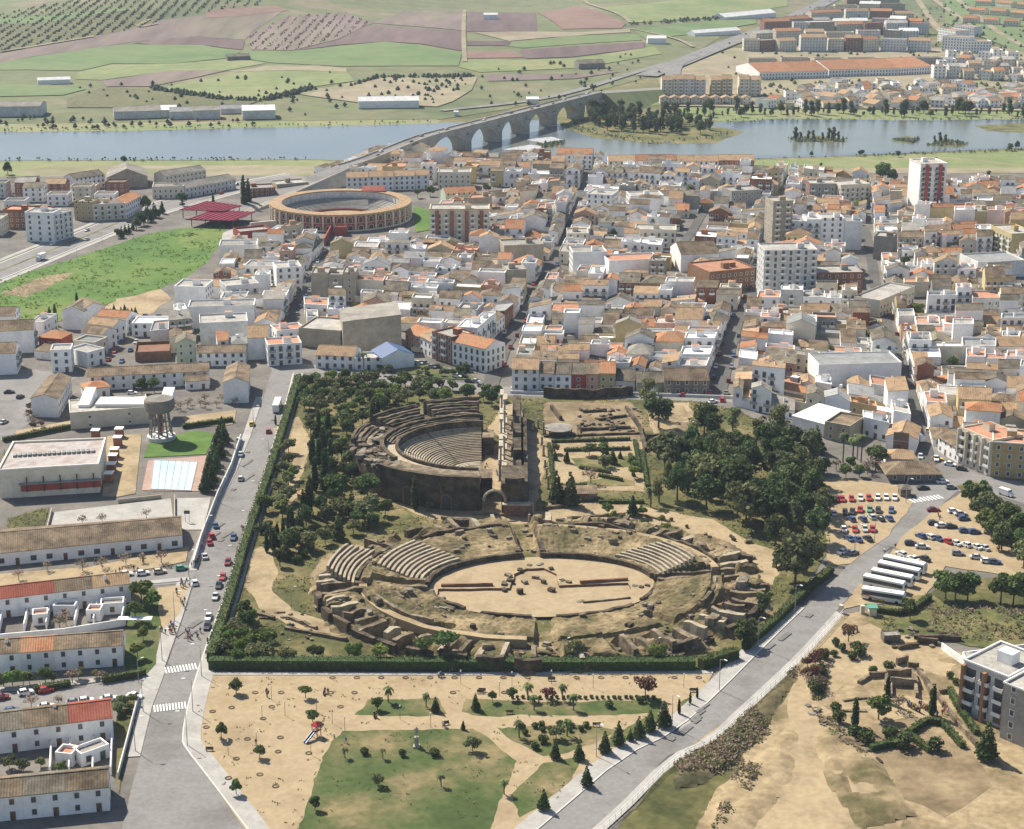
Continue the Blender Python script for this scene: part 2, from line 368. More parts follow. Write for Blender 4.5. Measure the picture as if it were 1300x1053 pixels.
FIELDS = [
 ('pasture', 'field_base', .3, [(-250, 160), (-250, 20), (-200, -40), (1500, -40), (1500, 30), (960, 20), (850, 90), (760, 115), (640, 140), (560, 152)]),
 ('olive_field', 'field_olive', .6, [(-60, 34), (169, 14), (215, 17), (190, 34), (68, 54), (0, 66), (-60, 72)]),
 ('wheat_field', 'field_green', .7, [(-40, 26), (60, 20), (150, 10), (165, 13), (60, 28), (-40, 34)]),
 ('dry_field', 'field_mauve', .6, [(-60, 78), (0, 69), (68, 54), (150, 40), (205, 26), (271, 18), (359, 15), (318, 42), (311, 51), (254, 46), (203, 49), (169, 54), (40, 72), (0, 80), (-60, 84)]),
 ('ploughed_field', 'field_red', .8, [(262, 14), (350, 8), (366, 14), (300, 22), (262, 22)]),
 ('ploughed_field', 'field_plough', .9, [(169, 55), (203, 49), (254, 47), (311, 52), (308, 64), (257, 58), (190, 57)]),
 ('green_field', 'field_green', .8, [(-60, 86), (0, 81), (44, 72), (135, 59), (190, 57), (257, 58), (306, 66), (291, 74), (217, 81), (142, 81), (101, 90), (34, 89), (-60, 90)]),
 ('olive_field', 'field_mauve', .8, [(315, 44), (365, 20), (440, 16), (474, 30), (430, 50), (372, 64), (318, 64)]),
 ('pale_field', 'field_pale', .7, [(100, 91), (142, 82), (217, 81), (295, 75), (338, 80), (290, 89), (217, 90), (129, 102), (95, 101)]),
 ('ploughed_field', 'field_mauve', .9, [(129, 103), (217, 91), (291, 89), (237, 102), (190, 110), (135, 110)]),
 ('yellow_field', 'field_pale', .8, [(193, 113), (298, 93), (338, 85), (440, 90), (450, 103), (389, 112), (332, 127), (277, 125)]),
 ('vineyard', 'field_olive', .9, [(85, 126), (129, 112), (190, 113), (277, 126), (332, 128), (305, 138), (85, 138)]),
 ('green_field', 'field_green', .9, [(-60, 108), (60, 108), (110, 114), (80, 122), (-60, 124)]),
 ('dry_field', 'field_dry', 1.0, [(298, 92), (338, 84), (400, 84), (440, 88), (440, 92), (360, 90)]),
 ('green_field', 'field_green', .8, [(306, 66), (372, 66), (430, 59), (488, 54), (532, 57), (586, 68), (582, 84), (430, 85), (345, 80), (300, 74)]),
 ('ploughed_field', 'field_plough', .9, [(372, 65), (430, 51), (474, 32), (587, 41), (586, 66), (532, 56), (488, 53), (430, 58)]),
 ('dry_field', 'field_mauve', .8, [(474, 30), (515, 14), (592, 14), (589, 40)]),
 ('ploughed_field', 'field_plough', .7, [(594, 15), (680, 17), (682, 41), (592, 41)]),
 ('ploughed_field', 'field_red', .8, [(682, 17), (735, 9), (795, 30), (789, 37), (714, 37)]),
 ('dry_field', 'field_dry', .8, [(600, 42), (740, 42), (800, 37), (800, 42), (646, 52)]),
 ('ploughed_field', 'field_plough', .8, [(589, 52), (648, 53), (646, 58), (589, 58)]),
 ('green_field', 'field_green', .7, [(640, 58), (720, 46), (810, 44), (815, 52), (664, 62)]),
 ('ploughed_field', 'field_plough', .9, [(660, 65), (819, 54), (818, 62), (728, 73), (667, 75)]),
 ('ploughed_field', 'field_red', .8, [(589, 66), (653, 66), (667, 74), (589, 74)]),
 ('green_field', 'field_pale', .7, [(586, 76), (667, 76), (735, 75), (830, 60), (840, 68), (740, 86), (610, 92), (583, 86)]),
 ('dry_field', 'field_mauve', .8, [(615, 96), (720, 94), (790, 92), (730, 100), (620, 104)]),
 ('wheat_field', 'field_pale', .7, [(765, 10), (860, 1), (1000, -6), (1000, 8), (900, 24), (800, 30)]),
 ('green_field', 'field_green', .7, [(802, 38), (900, 28), (960, 22), (960, 30), (880, 44), (820, 50)]),
 ('gravel_quarry', 'field_dry', .9, [(450, 105), (491, 98), (606, 98), (599, 115), (575, 129), (555, 137), (457, 132), (385, 122), (370, 116), (420, 112)]),
 ('dry_field', 'field_dry', .9, [(1000, 60), (1500, 60), (1500, 145), (850, 136), (835, 100), (930, 62)]),
 ('green_field', 'field_green', 1.1, [(1200, 0), (1330, -5), (1400, 60), (1290, 66), (1200, 30)]),
]
for nm, m, z, px in FIELDS: sheet(nm, px, m, z, drape=True)
for px in ([(-200, 152), (0, 151), (150, 154), (330, 153), (440, 150), (560, 141), (560, 157), (440, 160), (150, 167), (0, 168), (-200, 170)],
           [(860, 135), (1000, 133), (1150, 134), (1500, 132), (1500, 152), (1300, 152), (1150, 153), (1000, 151), (920, 155), (870, 148)]):
    sheet('river_bank', px, 'field_pale', .18, 4)
strip('bank_track', smooth_line([G(-60, 160), G(120, 158), (G(330, 155)), G(470, 143), G(560, 141), G(640, 133)]), 7, 'field_dry', .24)
# the river
sheet('river', [(-300, 169), (0, 168), (150, 167), (440, 160), (600, 155), (700, 153), (760, 158), (830, 163), (920, 155), (1000, 151), (1150, 153), (1300, 152), (1600, 150),
                (1600, 183), (1300, 188), (1160, 194), (1060, 199), (900, 203), (830, 206), (660, 216), (600, 213), (520, 207), (400, 203), (200, 204), (0, 204), (-300, 206)], 'water', .05, 3)
sheet('river_shallows', [(650, 178), (760, 176), (860, 184), (920, 170), (960, 160), (1060, 156), (1300, 155), (1600, 155), (1600, 181), (1300, 185), (1160, 191), (1060, 196), (900, 199), (760, 204), (650, 208)], 'water_brown', .09, 3)
sheet('river', [(930, 222), (1100, 221), (1300, 221), (1600, 222), (1600, 236), (1300, 236), (1100, 234), (940, 232)], 'water', .05, 1)
for px in ([(707, 150), (755, 131), (870, 150), (900, 168), (836, 183), (751, 175), (711, 160)], [(850, 152), (945, 167), (907, 183), (850, 183)],
           [(1002, 177), (1030, 172), (1076, 177), (1070, 181), (1010, 180)], [(1130, 178), (1150, 173), (1168, 177), (1160, 182), (1140, 181)],
           [(1175, 185), (1200, 176), (1230, 183), (1222, 187)], [(1238, 160), (1300, 157), (1340, 160), (1300, 169), (1255, 167)],
           [(680, 183), (705, 178), (718, 183), (700, 188)], [(560, 210), (640, 200), (680, 204), (700, 212), (640, 216)], [(470, 190), (510, 186), (520, 190), (480, 196)]):
    sheet('river_island', px, 'grassy_bank', .16, 2.5)
for px in ([(640, 190), (672, 184), (690, 186), (668, 194)], [(668, 178), (700, 174), (715, 178), (690, 182)], [(612, 197), (632, 194), (632, 199)]):
    sheet('white_water', px, 'foam', .15, 2)
sheet('river_meadow', [(-200, 205), (0, 205), (200, 205), (400, 204), (440, 206), (400, 228), (200, 226), (-200, 232)], 'field_pale', .06, 1)
sheet('dry_bank', [(20, 216), (90, 211), (300, 210), (420, 212), (400, 222), (150, 224), (40, 224)], 'field_dry', .1, 3)
sheet('river_meadow', [(860, 206), (1063, 201), (1165, 196), (1400, 188), (1400, 219), (960, 217)], 'field_pale', .12, 2)
sheet('dry_bank', [(900, 216), (1050, 214), (1400, 214), (1400, 220), (930, 220)], 'field_dry', .16, 1)
strip('bank_track', smooth_line([G(1120, 205), G(1170, 198), G(1240, 204), G(1330, 214)]), 4, 'field_dry', .2)
# town ground, meadow
sheet('town_ground', [(-400, 1130), (-300, 400), (-250, 225), (380, 224), (560, 212), (960, 214), (1500, 226), (1700, 500), (1500, 1130)], 'town_paving', .02)
sheet('meadow', [(-60, 380), (-20, 362), (90, 330), (150, 310), (185, 298), (230, 290), (290, 287), (282, 305), (262, 335), (238, 352), (196, 370), (150, 388), (80, 408), (30, 412), (-60, 412)], 'meadow', .06, 1)
sheet('waste_ground', [(120, 398), (150, 380), (206, 368), (218, 380), (180, 404), (150, 412)], 'sand_path', .1, 2)
sheet('waste_ground', [(0, 374), (60, 350), (95, 346), (80, 358), (30, 378)], 'dirt', .1, 3)
sheet('lawn', [(-60, 345), (0, 330), (30, 318), (50, 325), (0, 345), (-60, 360)], 'meadow', .06, 1)
# highway at the far left and the road over the bridge
HW = smooth_line([G(-120, 392), G(0, 345), G(60, 320), G(130, 292), G(170, 274), G(225, 258), G(300, 238), G(380, 224)])
strip('highway', HW, 21, 'asphalt', .10)
strip('median', HW[:-12], 1.6, 'grassy_bank', .13)
for s_ in (-9.6, 9.6): strip('road_line', offs(HW, s_), .4, 'paint', .14)
for s_ in (-13, 13): strip('pavement', offs(HW, s_), 3.2, 'pavement', .06, .1)
BR = smooth_line([G(820, 97), G(870, 78), G(940, 50), G(1010, 22), G(1065, -5), G(1100, -20)])
strip('road', BR, 22, 'asphalt', 1.1, drape=True)
strip('road', smooth_line([G(560, 142), G(660, 132), G(720, 120), G(800, 95), G(850, 80)]), 9, 'asphalt', .9, drape=True)
for a in ([(800, 30), (790, 20), (750, 8), (740, 0)], [(800, 37), (860, 50), (880, 60)], [(590, 80), (588, 40), (590, 14)], [(200, 30), (170, 36), (190, 24)], [(0, 66), (60, 56), (120, 46)]):
    strip('farm_track', smooth_line([G(*p) for p in a]), 5, 'field_dry', 1.2, drape=True)
# suburb streets beyond the river
for a in ([(1165, 0), (1190, 40), (1235, 80), (1300, 110)], [(1185, 0), (1230, 33)], [(1215, 0), (1262, 40), (1300, 60)], [(850, 134), (1000, 130), (1150, 131), (1350, 128)]):
    strip('street', smooth_line([G(*p) for p in a]), 8, 'field_dry', 1.25, drape=True)
sheet('plaza', [(-80, 560), (-60, 470), (45, 470), (100, 480), (60, 500), (40, 535), (10, 560)], 'asphalt', .04)
# ---- avenue beside the monuments
AV_L = [(150, 1075), (165, 1010), (178, 962), (193, 899), (211, 851), (244, 752), (256, 696), (282, 633), (300, 600), (318, 555), (338, 495), (345, 470)]
AV_R = [(372, 475), (363, 512), (330, 618), (305, 689), (287, 752), (259, 828), (240, 889), (230, 940), (236, 952), (262, 985), (330, 1075)]
sheet('avenue', AV_L + [(330, 455), (330, 440), (368, 440), (378, 462), (520, 480), (640, 492), (930, 503), (930, 512), (640, 503), (520, 490), (400, 474)] + AV_R, 'asphalt', .06)
avr = [G(*p) for p in AV_R]; avl = [G(*p) for p in AV_L]
strip('pavement', smooth_line(offs(avr, 2.1), 1), 4.2, 'pavement', .04, .14)
strip('kerb', smooth_line(offs(avr, .05), 1), .35, 'kerb', .04, .16)
strip('pavement', offs(avl[2:5], 2.2), 4.4, 'pavement', .04, .14)
strip('pavement', offs([G(205, 865), G(232, 788), G(247, 740)], 2.6), 4.6, 'pavement', .04, .14)
strip('pavement', offs([G(250, 726), G(262, 690), G(284, 632), G(300, 600), G(318, 555), G(334, 505)], 1.4), 2.8, 'pavement', .04, .14)
sheet('street', [(-120, 890), (0, 881), (100, 872), (190, 858), (200, 880), (178, 890), (142, 895), (0, 910), (-120, 922)], 'asphalt', .05)
strip('pavement', [G(-120, 884), G(0, 877), (G(100, 868)), G(186, 855)], 2.4, 'pavement', .04, .13)
sheet('street', [(-120, 765), (102, 738), (216, 724), (252, 720), (244, 741), (165, 747), (0, 770), (-120, 786)], 'asphalt', .05)
strip('pavement', [G(165, 743), G(240, 736)], 2.4, 'pavement', .04, .13)
def zebra(a, b_, n=11):
    """crossing between two picture points: painted bars across the road"""
    a, b_ = G(*a), G(*b_); d = (b_ - a) / n; mb = MB()
    t = V2(-d.y, d.x).normalized() * 3.6
    if t.y < 0: t = -t
    for i in range(n):
        p = a + d * (i + .2); q = a + d * (i + .72); mb.poly([(*p, .34), (*q, .34), (*(q + t), .34), (*(p + t), .34)])
    T(mb.build('zebra_crossing', M['paint']), kind='structure')
zebra((210, 857), (252, 851)); zebra((195, 906), (238, 901))
zebra((1160, 640), (1200, 634), 9)
# ---- right road with its railing pavement
RR_U = [(640, 1090), (700, 1040), (792, 961), (858, 930), (914, 879), (970, 822), (1021, 773), (1079, 717), (1127, 681), (1158, 641), (1172, 615)]
RR_L = [(705, 1090), (770, 1040), (848, 961), (894, 942), (945, 894), (1005, 839), (1061, 778), (1122, 709), (1153, 676), (1191, 646), (1215, 625)]
sheet('road', RR_U + [(1180, 588), (1165, 560), (1185, 560), (1205, 588), (1245, 604), (1330, 618), (1330, 650), (1240, 622)] + RR_L[::-1], 'asphalt', .06)
rl = smooth_line([G(*p) for p in RR_L[:7]], 1); ru = smooth_line([G(*p) for p in RR_U[:7]], 1)
strip('pavement', offs(rl, -1.3), 2.6, 'pavement', .04, .14)
strip('pavement', offs(ru, 2.2), 4.2, 'pavement', .04, .14)
strip('kerb', offs(ru, .05), .35, 'kerb', .04, .16)
for p in ([(1010, 838), (1064, 780)], [(862, 958), (905, 938), (1000, 845)]): pass
sheet('pavement', [(888, 862), (914, 879), (890, 903), (875, 920), (862, 928), (870, 905)], 'pavement', .12)
# ---- enclosure of the monuments
PARK = [(378, 482), (470, 487), (560, 494), (640, 505), (700, 506), (880, 510), (938, 522), (1010, 562), (1060, 635), (1052, 700), (1030, 735), (985, 788), (925, 846), (890, 850), (265, 850), (290, 778), (332, 640)]
sheet('park_ground', PARK, 'park_ground', .10)
for px, m in (([(318, 700), (345, 690), (352, 730), (345, 752), (372, 775), (430, 795), (500, 812), (560, 826), (640, 838), (560, 842), (470, 822), (380, 800), (335, 778), (310, 745)], 'sand_path'),
              ([(640, 560), (620, 545), (640, 515), (660, 512), (668, 545), (700, 560), (690, 600), (680, 650), (720, 652), (800, 640), (870, 655), (905, 660), (945, 685), (985, 700), (990, 730), (960, 765), (900, 800), (862, 830), (850, 822), (900, 780), (950, 745), (955, 715), (900, 690), (860, 670), (760, 660), (670, 668), (560, 655), (500, 625), (500, 612), (560, 640), (610, 650), (612, 600), (618, 570)], 'sand_path'),
              ([(455, 590), (470, 585), (500, 620), (540, 640), (600, 655), (560, 662), (520, 650), (470, 620)], 'sand_path'),
              ([(345, 545), (378, 530), (395, 560), (385, 600), (370, 650), (360, 640), (370, 590)], 'sand_path'),
              ([(395, 730), (420, 700), (440, 720), (470, 770), (520, 800), (620, 822), (700, 815), (840, 800), (800, 835), (600, 838), (450, 800), (400, 765)], 'dirt'),
              ([(690, 512), (800, 512), (815, 530), (812, 580), (740, 560), (690, 552)], 'dirt'),
              ([(820, 510), (875, 512), (890, 560), (830, 560)], 'sand_path'),
              ([(690, 640), (810, 640), (815, 660), (700, 660)], 'sand_path')):
    sheet('sand_path', px, m, .14, 1.2, step=3)
# peristyle garden lawns
sheet('garden_path', [(692, 560), (815, 562), (818, 625), (700, 622)], 'sand_path', .16)
sheet('garden_lawn', [(725, 583), (800, 580), (800, 594), (735, 597)], 'grassy_bank', .19, .6, step=3)
sheet('garden_lawn', [(735, 614), (780, 606), (806, 612), (806, 618), (740, 620)], 'grassy_bank', .19, .6, step=3)
for px in ([(475, 630), (500, 628), (512, 645), (490, 650)], [(482, 650), (515, 646), (528, 660), (492, 664)]):
    sheet('garden_lawn', px, 'grassy_bank', .16, .8, step=3)
# ---- sandy square with lawns in front
sheet('sandy_square', [(262, 859), (905, 856), (880, 905), (800, 955), (700, 1040), (640, 1075), (325, 1075), (262, 985), (237, 950), (232, 938), (244, 895)], 'sand', .10)
strip('pavement', [G(262, 857), G(560, 857.5), G(905, 855)], 1.6, 'pavement', .05, .12)
LAWNS = [[(450, 909), (468, 890), (556, 888), (568, 908), (530, 912)], [(585, 906), (592, 889), (700, 893), (840, 889), (838, 906), (780, 910), (600, 910)],
         [(375, 1075), (410, 963), (436, 930), (600, 926), (655, 968), (615, 1075)], [(628, 926), (750, 922), (790, 930), (720, 958), (690, 962), (660, 948)],
         [(862, 893), (886, 884), (890, 893), (866, 907)], [(750, 955), (830, 905), (850, 912), (800, 945)], [(690, 970), (740, 962), (720, 1000), (660, 1040), (650, 1010)]]
for px in LAWNS: sheet('lawn', px, 'lawn', .14, 1.0, step=1.6)
# ---- car park and the sandy slope on the right
sheet('car_park', [(1030, 612), (1070, 608), (1150, 618), (1160, 640), (1128, 681), (1080, 717), (1050, 720), (1048, 680)], 'sand', .09, .8)
sheet('car_park', [(1222, 625), (1240, 635), (1300, 700), (1340, 720), (1300, 735), (1200, 720), (1170, 770), (1100, 768), (1064, 776), (1122, 709), (1153, 676), (1191, 646)], 'sand', .09, .8)
sheet('sandy_slope', [(1066, 782), (1120, 775), (1130, 800), (1200, 825), (1340, 860), (1400, 1075), (770, 1075), (850, 968), (948, 897), (1010, 840)], 'slope', .07, .4)
for px in ([(1000, 905), (1016, 850), (1050, 800), (1075, 790), (1080, 815), (1040, 850), (1030, 900), (1060, 940), (1110, 975), (1150, 1075), (900, 1075), (960, 990)], [(1075, 800), (1118, 790), (1128, 815), (1150, 835), (1215, 842), (1212, 862), (1140, 850), (1090, 862), (1062, 880), (1055, 905), (1040, 890), (1060, 850)], [(1100, 885), (1170, 890), (1200, 905), (1235, 955), (1215, 965), (1180, 915), (1110, 912)]):
    sheet('sandy_track', px, 'sand_path', .08, 2.2, step=3)
sheet('rough_verge', [(852, 966), (900, 944), (950, 896), (1012, 838), (1006, 870), (985, 905), (950, 960), (880, 1060), (780, 1060)], 'park_ground', .09, 1.2)
sheet('grassy_bank', [(1100, 790), (1130, 760), (1190, 756), (1260, 760), (1360, 770), (1360, 830), (1230, 822), (1190, 812), (1130, 806)], 'grassy_bank', .12, 1.2)
for px in ([(1215, 618), (1240, 612), (1330, 680), (1330, 740), (1275, 690)], [(1180, 755), (1200, 735), (1330, 735), (1330, 775), (1200, 768)]):
    sheet('grassy_bank', px, 'park_ground', .10, 1)
sheet('garden_soil', [(1090, 925), (1160, 910), (1230, 945), (1260, 1000), (1200, 1040), (1110, 1000)], 'dirt', .12, 1)
# ---- left: school yard, courts, pool, verges
sheet('sports_court', [(58, 676), (66, 652), (217, 634), (221, 668), (140, 690), (60, 690)], 'concrete_floor' if 'concrete_floor' in M else 'pavement', .08)
sheet('sports_court', [(223, 634), (268, 633), (258, 674), (222, 674)], 'pavement', .09)
sheet('school_yard', [(100, 724), (240, 696), (236, 714), (200, 722), (102, 737)], 'sand_path', .07)
sheet('school_yard', [(-60, 735), (100, 722), (102, 737), (-60, 760)], 'sand_path', .07)
sheet('pool_deck', [(180, 624), (188, 586), (262, 580), (252, 625)], 'pink_paving', .08)
sheet('lawn', [(182, 582), (190, 560), (250, 548), (272, 552), (262, 578)], 'meadow', .07, .4)
sheet('lawn', [(0, 632), (0, 590), (6, 570), (4, 632)], 'lawn', .07)
sheet('yard', [(136, 555), (180, 552), (172, 628), (150, 632), (130, 632)], 'sand_path', .06)
sheet('yard', [(232, 530), (300, 522), (296, 540), (238, 545)], 'sand', .06, .4)
sheet('yard', [(20, 548), (90, 535), (95, 545), (20, 560)], 'sand', .06, .6)
sheet('verge', [(192, 786), (200, 748), (240, 744), (228, 780), (210, 800)], 'sand', .07, .8)
sheet('verge', [(158, 865), (160, 750), (196, 746), (206, 800), (196, 845), (186, 858)], 'lawn', .06, .6)
sheet('rough_ground', [(10, 660), (62, 645), (55, 680), (8, 690)], 'park_ground', .08, 1)
sheet('verge', [(146, 985), (148, 893), (176, 890), (162, 960), (150, 1010)], 'park_ground', .07, .6)

def mound(name, poly, hmax, m, f=.09, edge=4.0, res=1.3, px=True, base=0.0, kind='structure'):
    """uneven earth: a patch of ground with relief that falls to nothing at its edge"""
    P = [G(*p) for p in poly] if px else poly; x0, x1 = min(p.x for p in P), max(p.x for p in P); y0, y1 = min(p.y for p in P), max(p.y for p in P)
    nx, ny = int((x1 - x0) / res) + 2, int((y1 - y0) / res) + 2; b = MB(); idx = {}; ring = P + P[:1]
    def hh(q):
        q = V2(q[0], q[1]); k = sstep(0, edge, dist_line(q, ring)); n = noise.noise(Vector((q.x * f, q.y * f, hmax))) + .5 * noise.noise(Vector((q.x * f * 2.7, q.y * f * 2.7, 4))) + .38 * noise.noise(Vector((q.x * .45, q.y * .6, 8)))
        return base + .22 + k * max(0.02, hmax * (.42 + .75 * n))
    MOUNDS.append((P, hh))
    for j in range(ny):
        for i in range(nx):
            q = V2(x0 + i * res, y0 + j * res)
            if not inside(q, P): continue
            idx[i, j] = len(b.v); b.v.append((q.x, q.y, hh(q)))
    for (i, j) in list(idx):
        if all(c in idx for c in ((i + 1, j), (i, j + 1), (i + 1, j + 1))): b.f.append((idx[i, j], idx[i + 1, j], idx[i + 1, j + 1], idx[i, j + 1])); b.m.append(0)
    return T(b.build(name, M[m], smooth=True), kind=kind)
mound('earth_bank', [(1030, 838), (1052, 820), (1050, 850), (1040, 890), (1050, 910), (1030, 905), (1018, 880)], 2.2, 'slope', .12, 3)
mound('earth_bank', [(1060, 905), (1120, 965), (1170, 1040), (1090, 1060), (1040, 990), (1030, 940)], 2.0, 'slope', .1, 4)
mound('earth_bank', [(856, 968), (905, 945), (952, 900), (1012, 842), (1014, 868), (990, 905), (960, 950), (900, 1000), (850, 1010)], 1.8, 'scrub_soil', .1, 3)
mound('earth_bank', [(900, 1000), (965, 950), (1000, 910), (1020, 935), (1010, 1000), (960, 1060), (880, 1060)], 1.2, 'slope', .1, 5)
mound('grassy_bank', [(1128, 800), (1150, 778), (1200, 770), (1320, 778), (1340, 822), (1230, 818), (1180, 812)], 2.4, 'grassy_bank', .06, 6)
mound('rubble_ground', [(815, 515), (870, 515), (885, 545), (835, 560)], 1.0, 'dirt', .12, 3)
mound('earth_bank', [(880, 672), (930, 690), (960, 710), (955, 740), (905, 735), (880, 700)], 1.8, 'dirt', .12, 4)
mound('earth_bank', [(590, 822), (700, 826), (850, 822), (872, 838), (760, 845), (600, 846)], 1.0, 'park_ground', .13, 2)

rnd.seed(77)
for i in range(26):
    u = rnd.random(); x, y = (225 + 115 * u + rnd.uniform(-10, 10), 830 - 300 * u) if i < 15 else (850 + 290 * u + rnd.uniform(-6, 12), 945 - 270 * u)
    g = G(x, y); a = rnd.uniform(1.15, 1.3) if i < 15 else .95; d = V2(cos(a), sin(a)) * rnd.uniform(.6, 3); n = V2(-sin(a), cos(a)) * rnd.uniform(.3, .9)
    sheet('road_patch', [g - d - n, g + d - n, g + d + n, g - d + n], 'road_patch_grey', .1, .1, world=True, step=1)
am_ = MB(); am_.tube((0, 0, 0), (0, 0, 3.2), .05, .04, 4)
for k_ in range(3): am_.tube((-.6, 0, 2.5 + k_ * .3), (.6, 0, 2.5 + k_ * .3), .03, .03, 3)
AERIAL = am_.mesh('aerial', [M['metal_and_opening_dark']])
# ------------------------------------------------------------------ buildings
EXC = []           # ground outlines already taken
def lerp(a, b, t): return a + (b - a) * t
def shrink(q, d):
    c = sum(q, V2(0, 0)) / len(q); out = []
    for p in q:
        v = p - c; out.append(c + v * max(.2, 1 - d * 1.4 / max(v.length, .1)))
    return out
def window_on(b, A, B, n, z, ww, hh, t, frame=True, shut=None):
    """one window on wall A->B (n = outward normal) centred at t; recess shown by a projecting surround and sill"""
    d = (B - A).normalized(); c = A + d * t
    def quad(off, x0, x1, z0, z1, m): b.poly([(*(c + d * x0 + n * off), z0), (*(c + d * x1 + n * off), z0), (*(c + d * x1 + n * off), z1), (*(c + d * x0 + n * off), z1)], m)
    if frame:
        for x0, x1, z0, z1 in ((-ww / 2 - .14, ww / 2 + .14, z - .14, z), (-ww / 2 - .14, ww / 2 + .14, z + hh, z + hh + .14), (-ww / 2 - .14, -ww / 2, z, z + hh), (ww / 2, ww / 2 + .14, z, z + hh)):
            quad(.07, x0, x1, z0, z1, 1)
    quad(.03, -ww / 2, ww / 2, z, z + hh, 0 if not shut else 2)
    if shut and frame: quad(.05, -ww / 2, 0, z, z + hh * .5, 0)
def roof_mesh(q, hc, kind, rh, axis, over=.35, th=.16):
    """tiled roof solid; q = CCW quad, hc corner heights; returns MB (open gables are closed by the wall part)"""
    b = MB(); c = sum(q, V2(0, 0)) / 4
    if kind == 'mono':
        s = [c + (p - c) * (1 + over / max((p - c).length, 1)) for p in q]
        b.prism(s, [h + .02 for h in hc], [h + .02 + th for h in hc], 0, None, True); return b
    k = 0 if axis == 'u' else 1                    # eaves on edges k and k+2
    P = [q[(i + k) % 4] for i in range(4)]         # eave P0-P1, gable P1-P2, eave P2-P3, gable P3-P0
    h = hc[0]; mA = (P[3] + P[0]) / 2; mB = (P[1] + P[2]) / 2
    n0 = (P[0] - P[3]).normalized(); n1 = (P[1] - P[2]).normalized(); dr = (mB - mA).normalized()
    ov = .08 if kind == 'gable' else over
    w0 = (P[0] - P[3]).length / 2; dz = rh * over / w0
    e0 = P[0] + n0 * over - dr * ov; e1 = P[1] + n1 * over + dr * ov; e2 = P[2] - n1 * over + dr * ov; e3 = P[3] - n0 * over - dr * ov
    if kind == 'hip':
        L = (mB - mA).length; ins = min(w0, L * .42); rA, rB = mA + dr * ins, mB - dr * ins
    else: rA, rB = mA - dr * ov, mB + dr * ov
    z0, z1 = h - dz + .03, h + rh + .03
    lo = [(*e0, z0), (*e1, z0), (*e2, z0), (*e3, z0), (*rA, z1), (*rB, z1)]
    hi = [(x, y, z + th) for x, y, z in lo]
    for F in ((0, 1, 5, 4), (2, 3, 4, 5), (1, 2, 5), (3, 0, 4)):
        if kind == 'gable' and len(F) == 3: continue
        b.poly([hi[i] for i in F]); b.poly([lo[i] for i in reversed(F)])
    rim = ((0, 1), (1, 2), (2, 3), (3, 0)) if kind == 'hip' else ((0, 1), (1, 5), (5, 2), (2, 3), (3, 4), (4, 0))
    for i, j in rim: b.poly([lo[i], lo[j], hi[j], hi[i]])
    if kind == 'gable':
        b.v.append((*lerp(rA, rB, .5), z1 + th)); b.v.pop()
        d = (rB - rA).normalized(); nn = V2(-d.y, d.x) * .16
        b.prism([rA - nn, rB - nn, rB + nn, rA + nn], z1 + th - .06, z1 + th + .08)
    return b
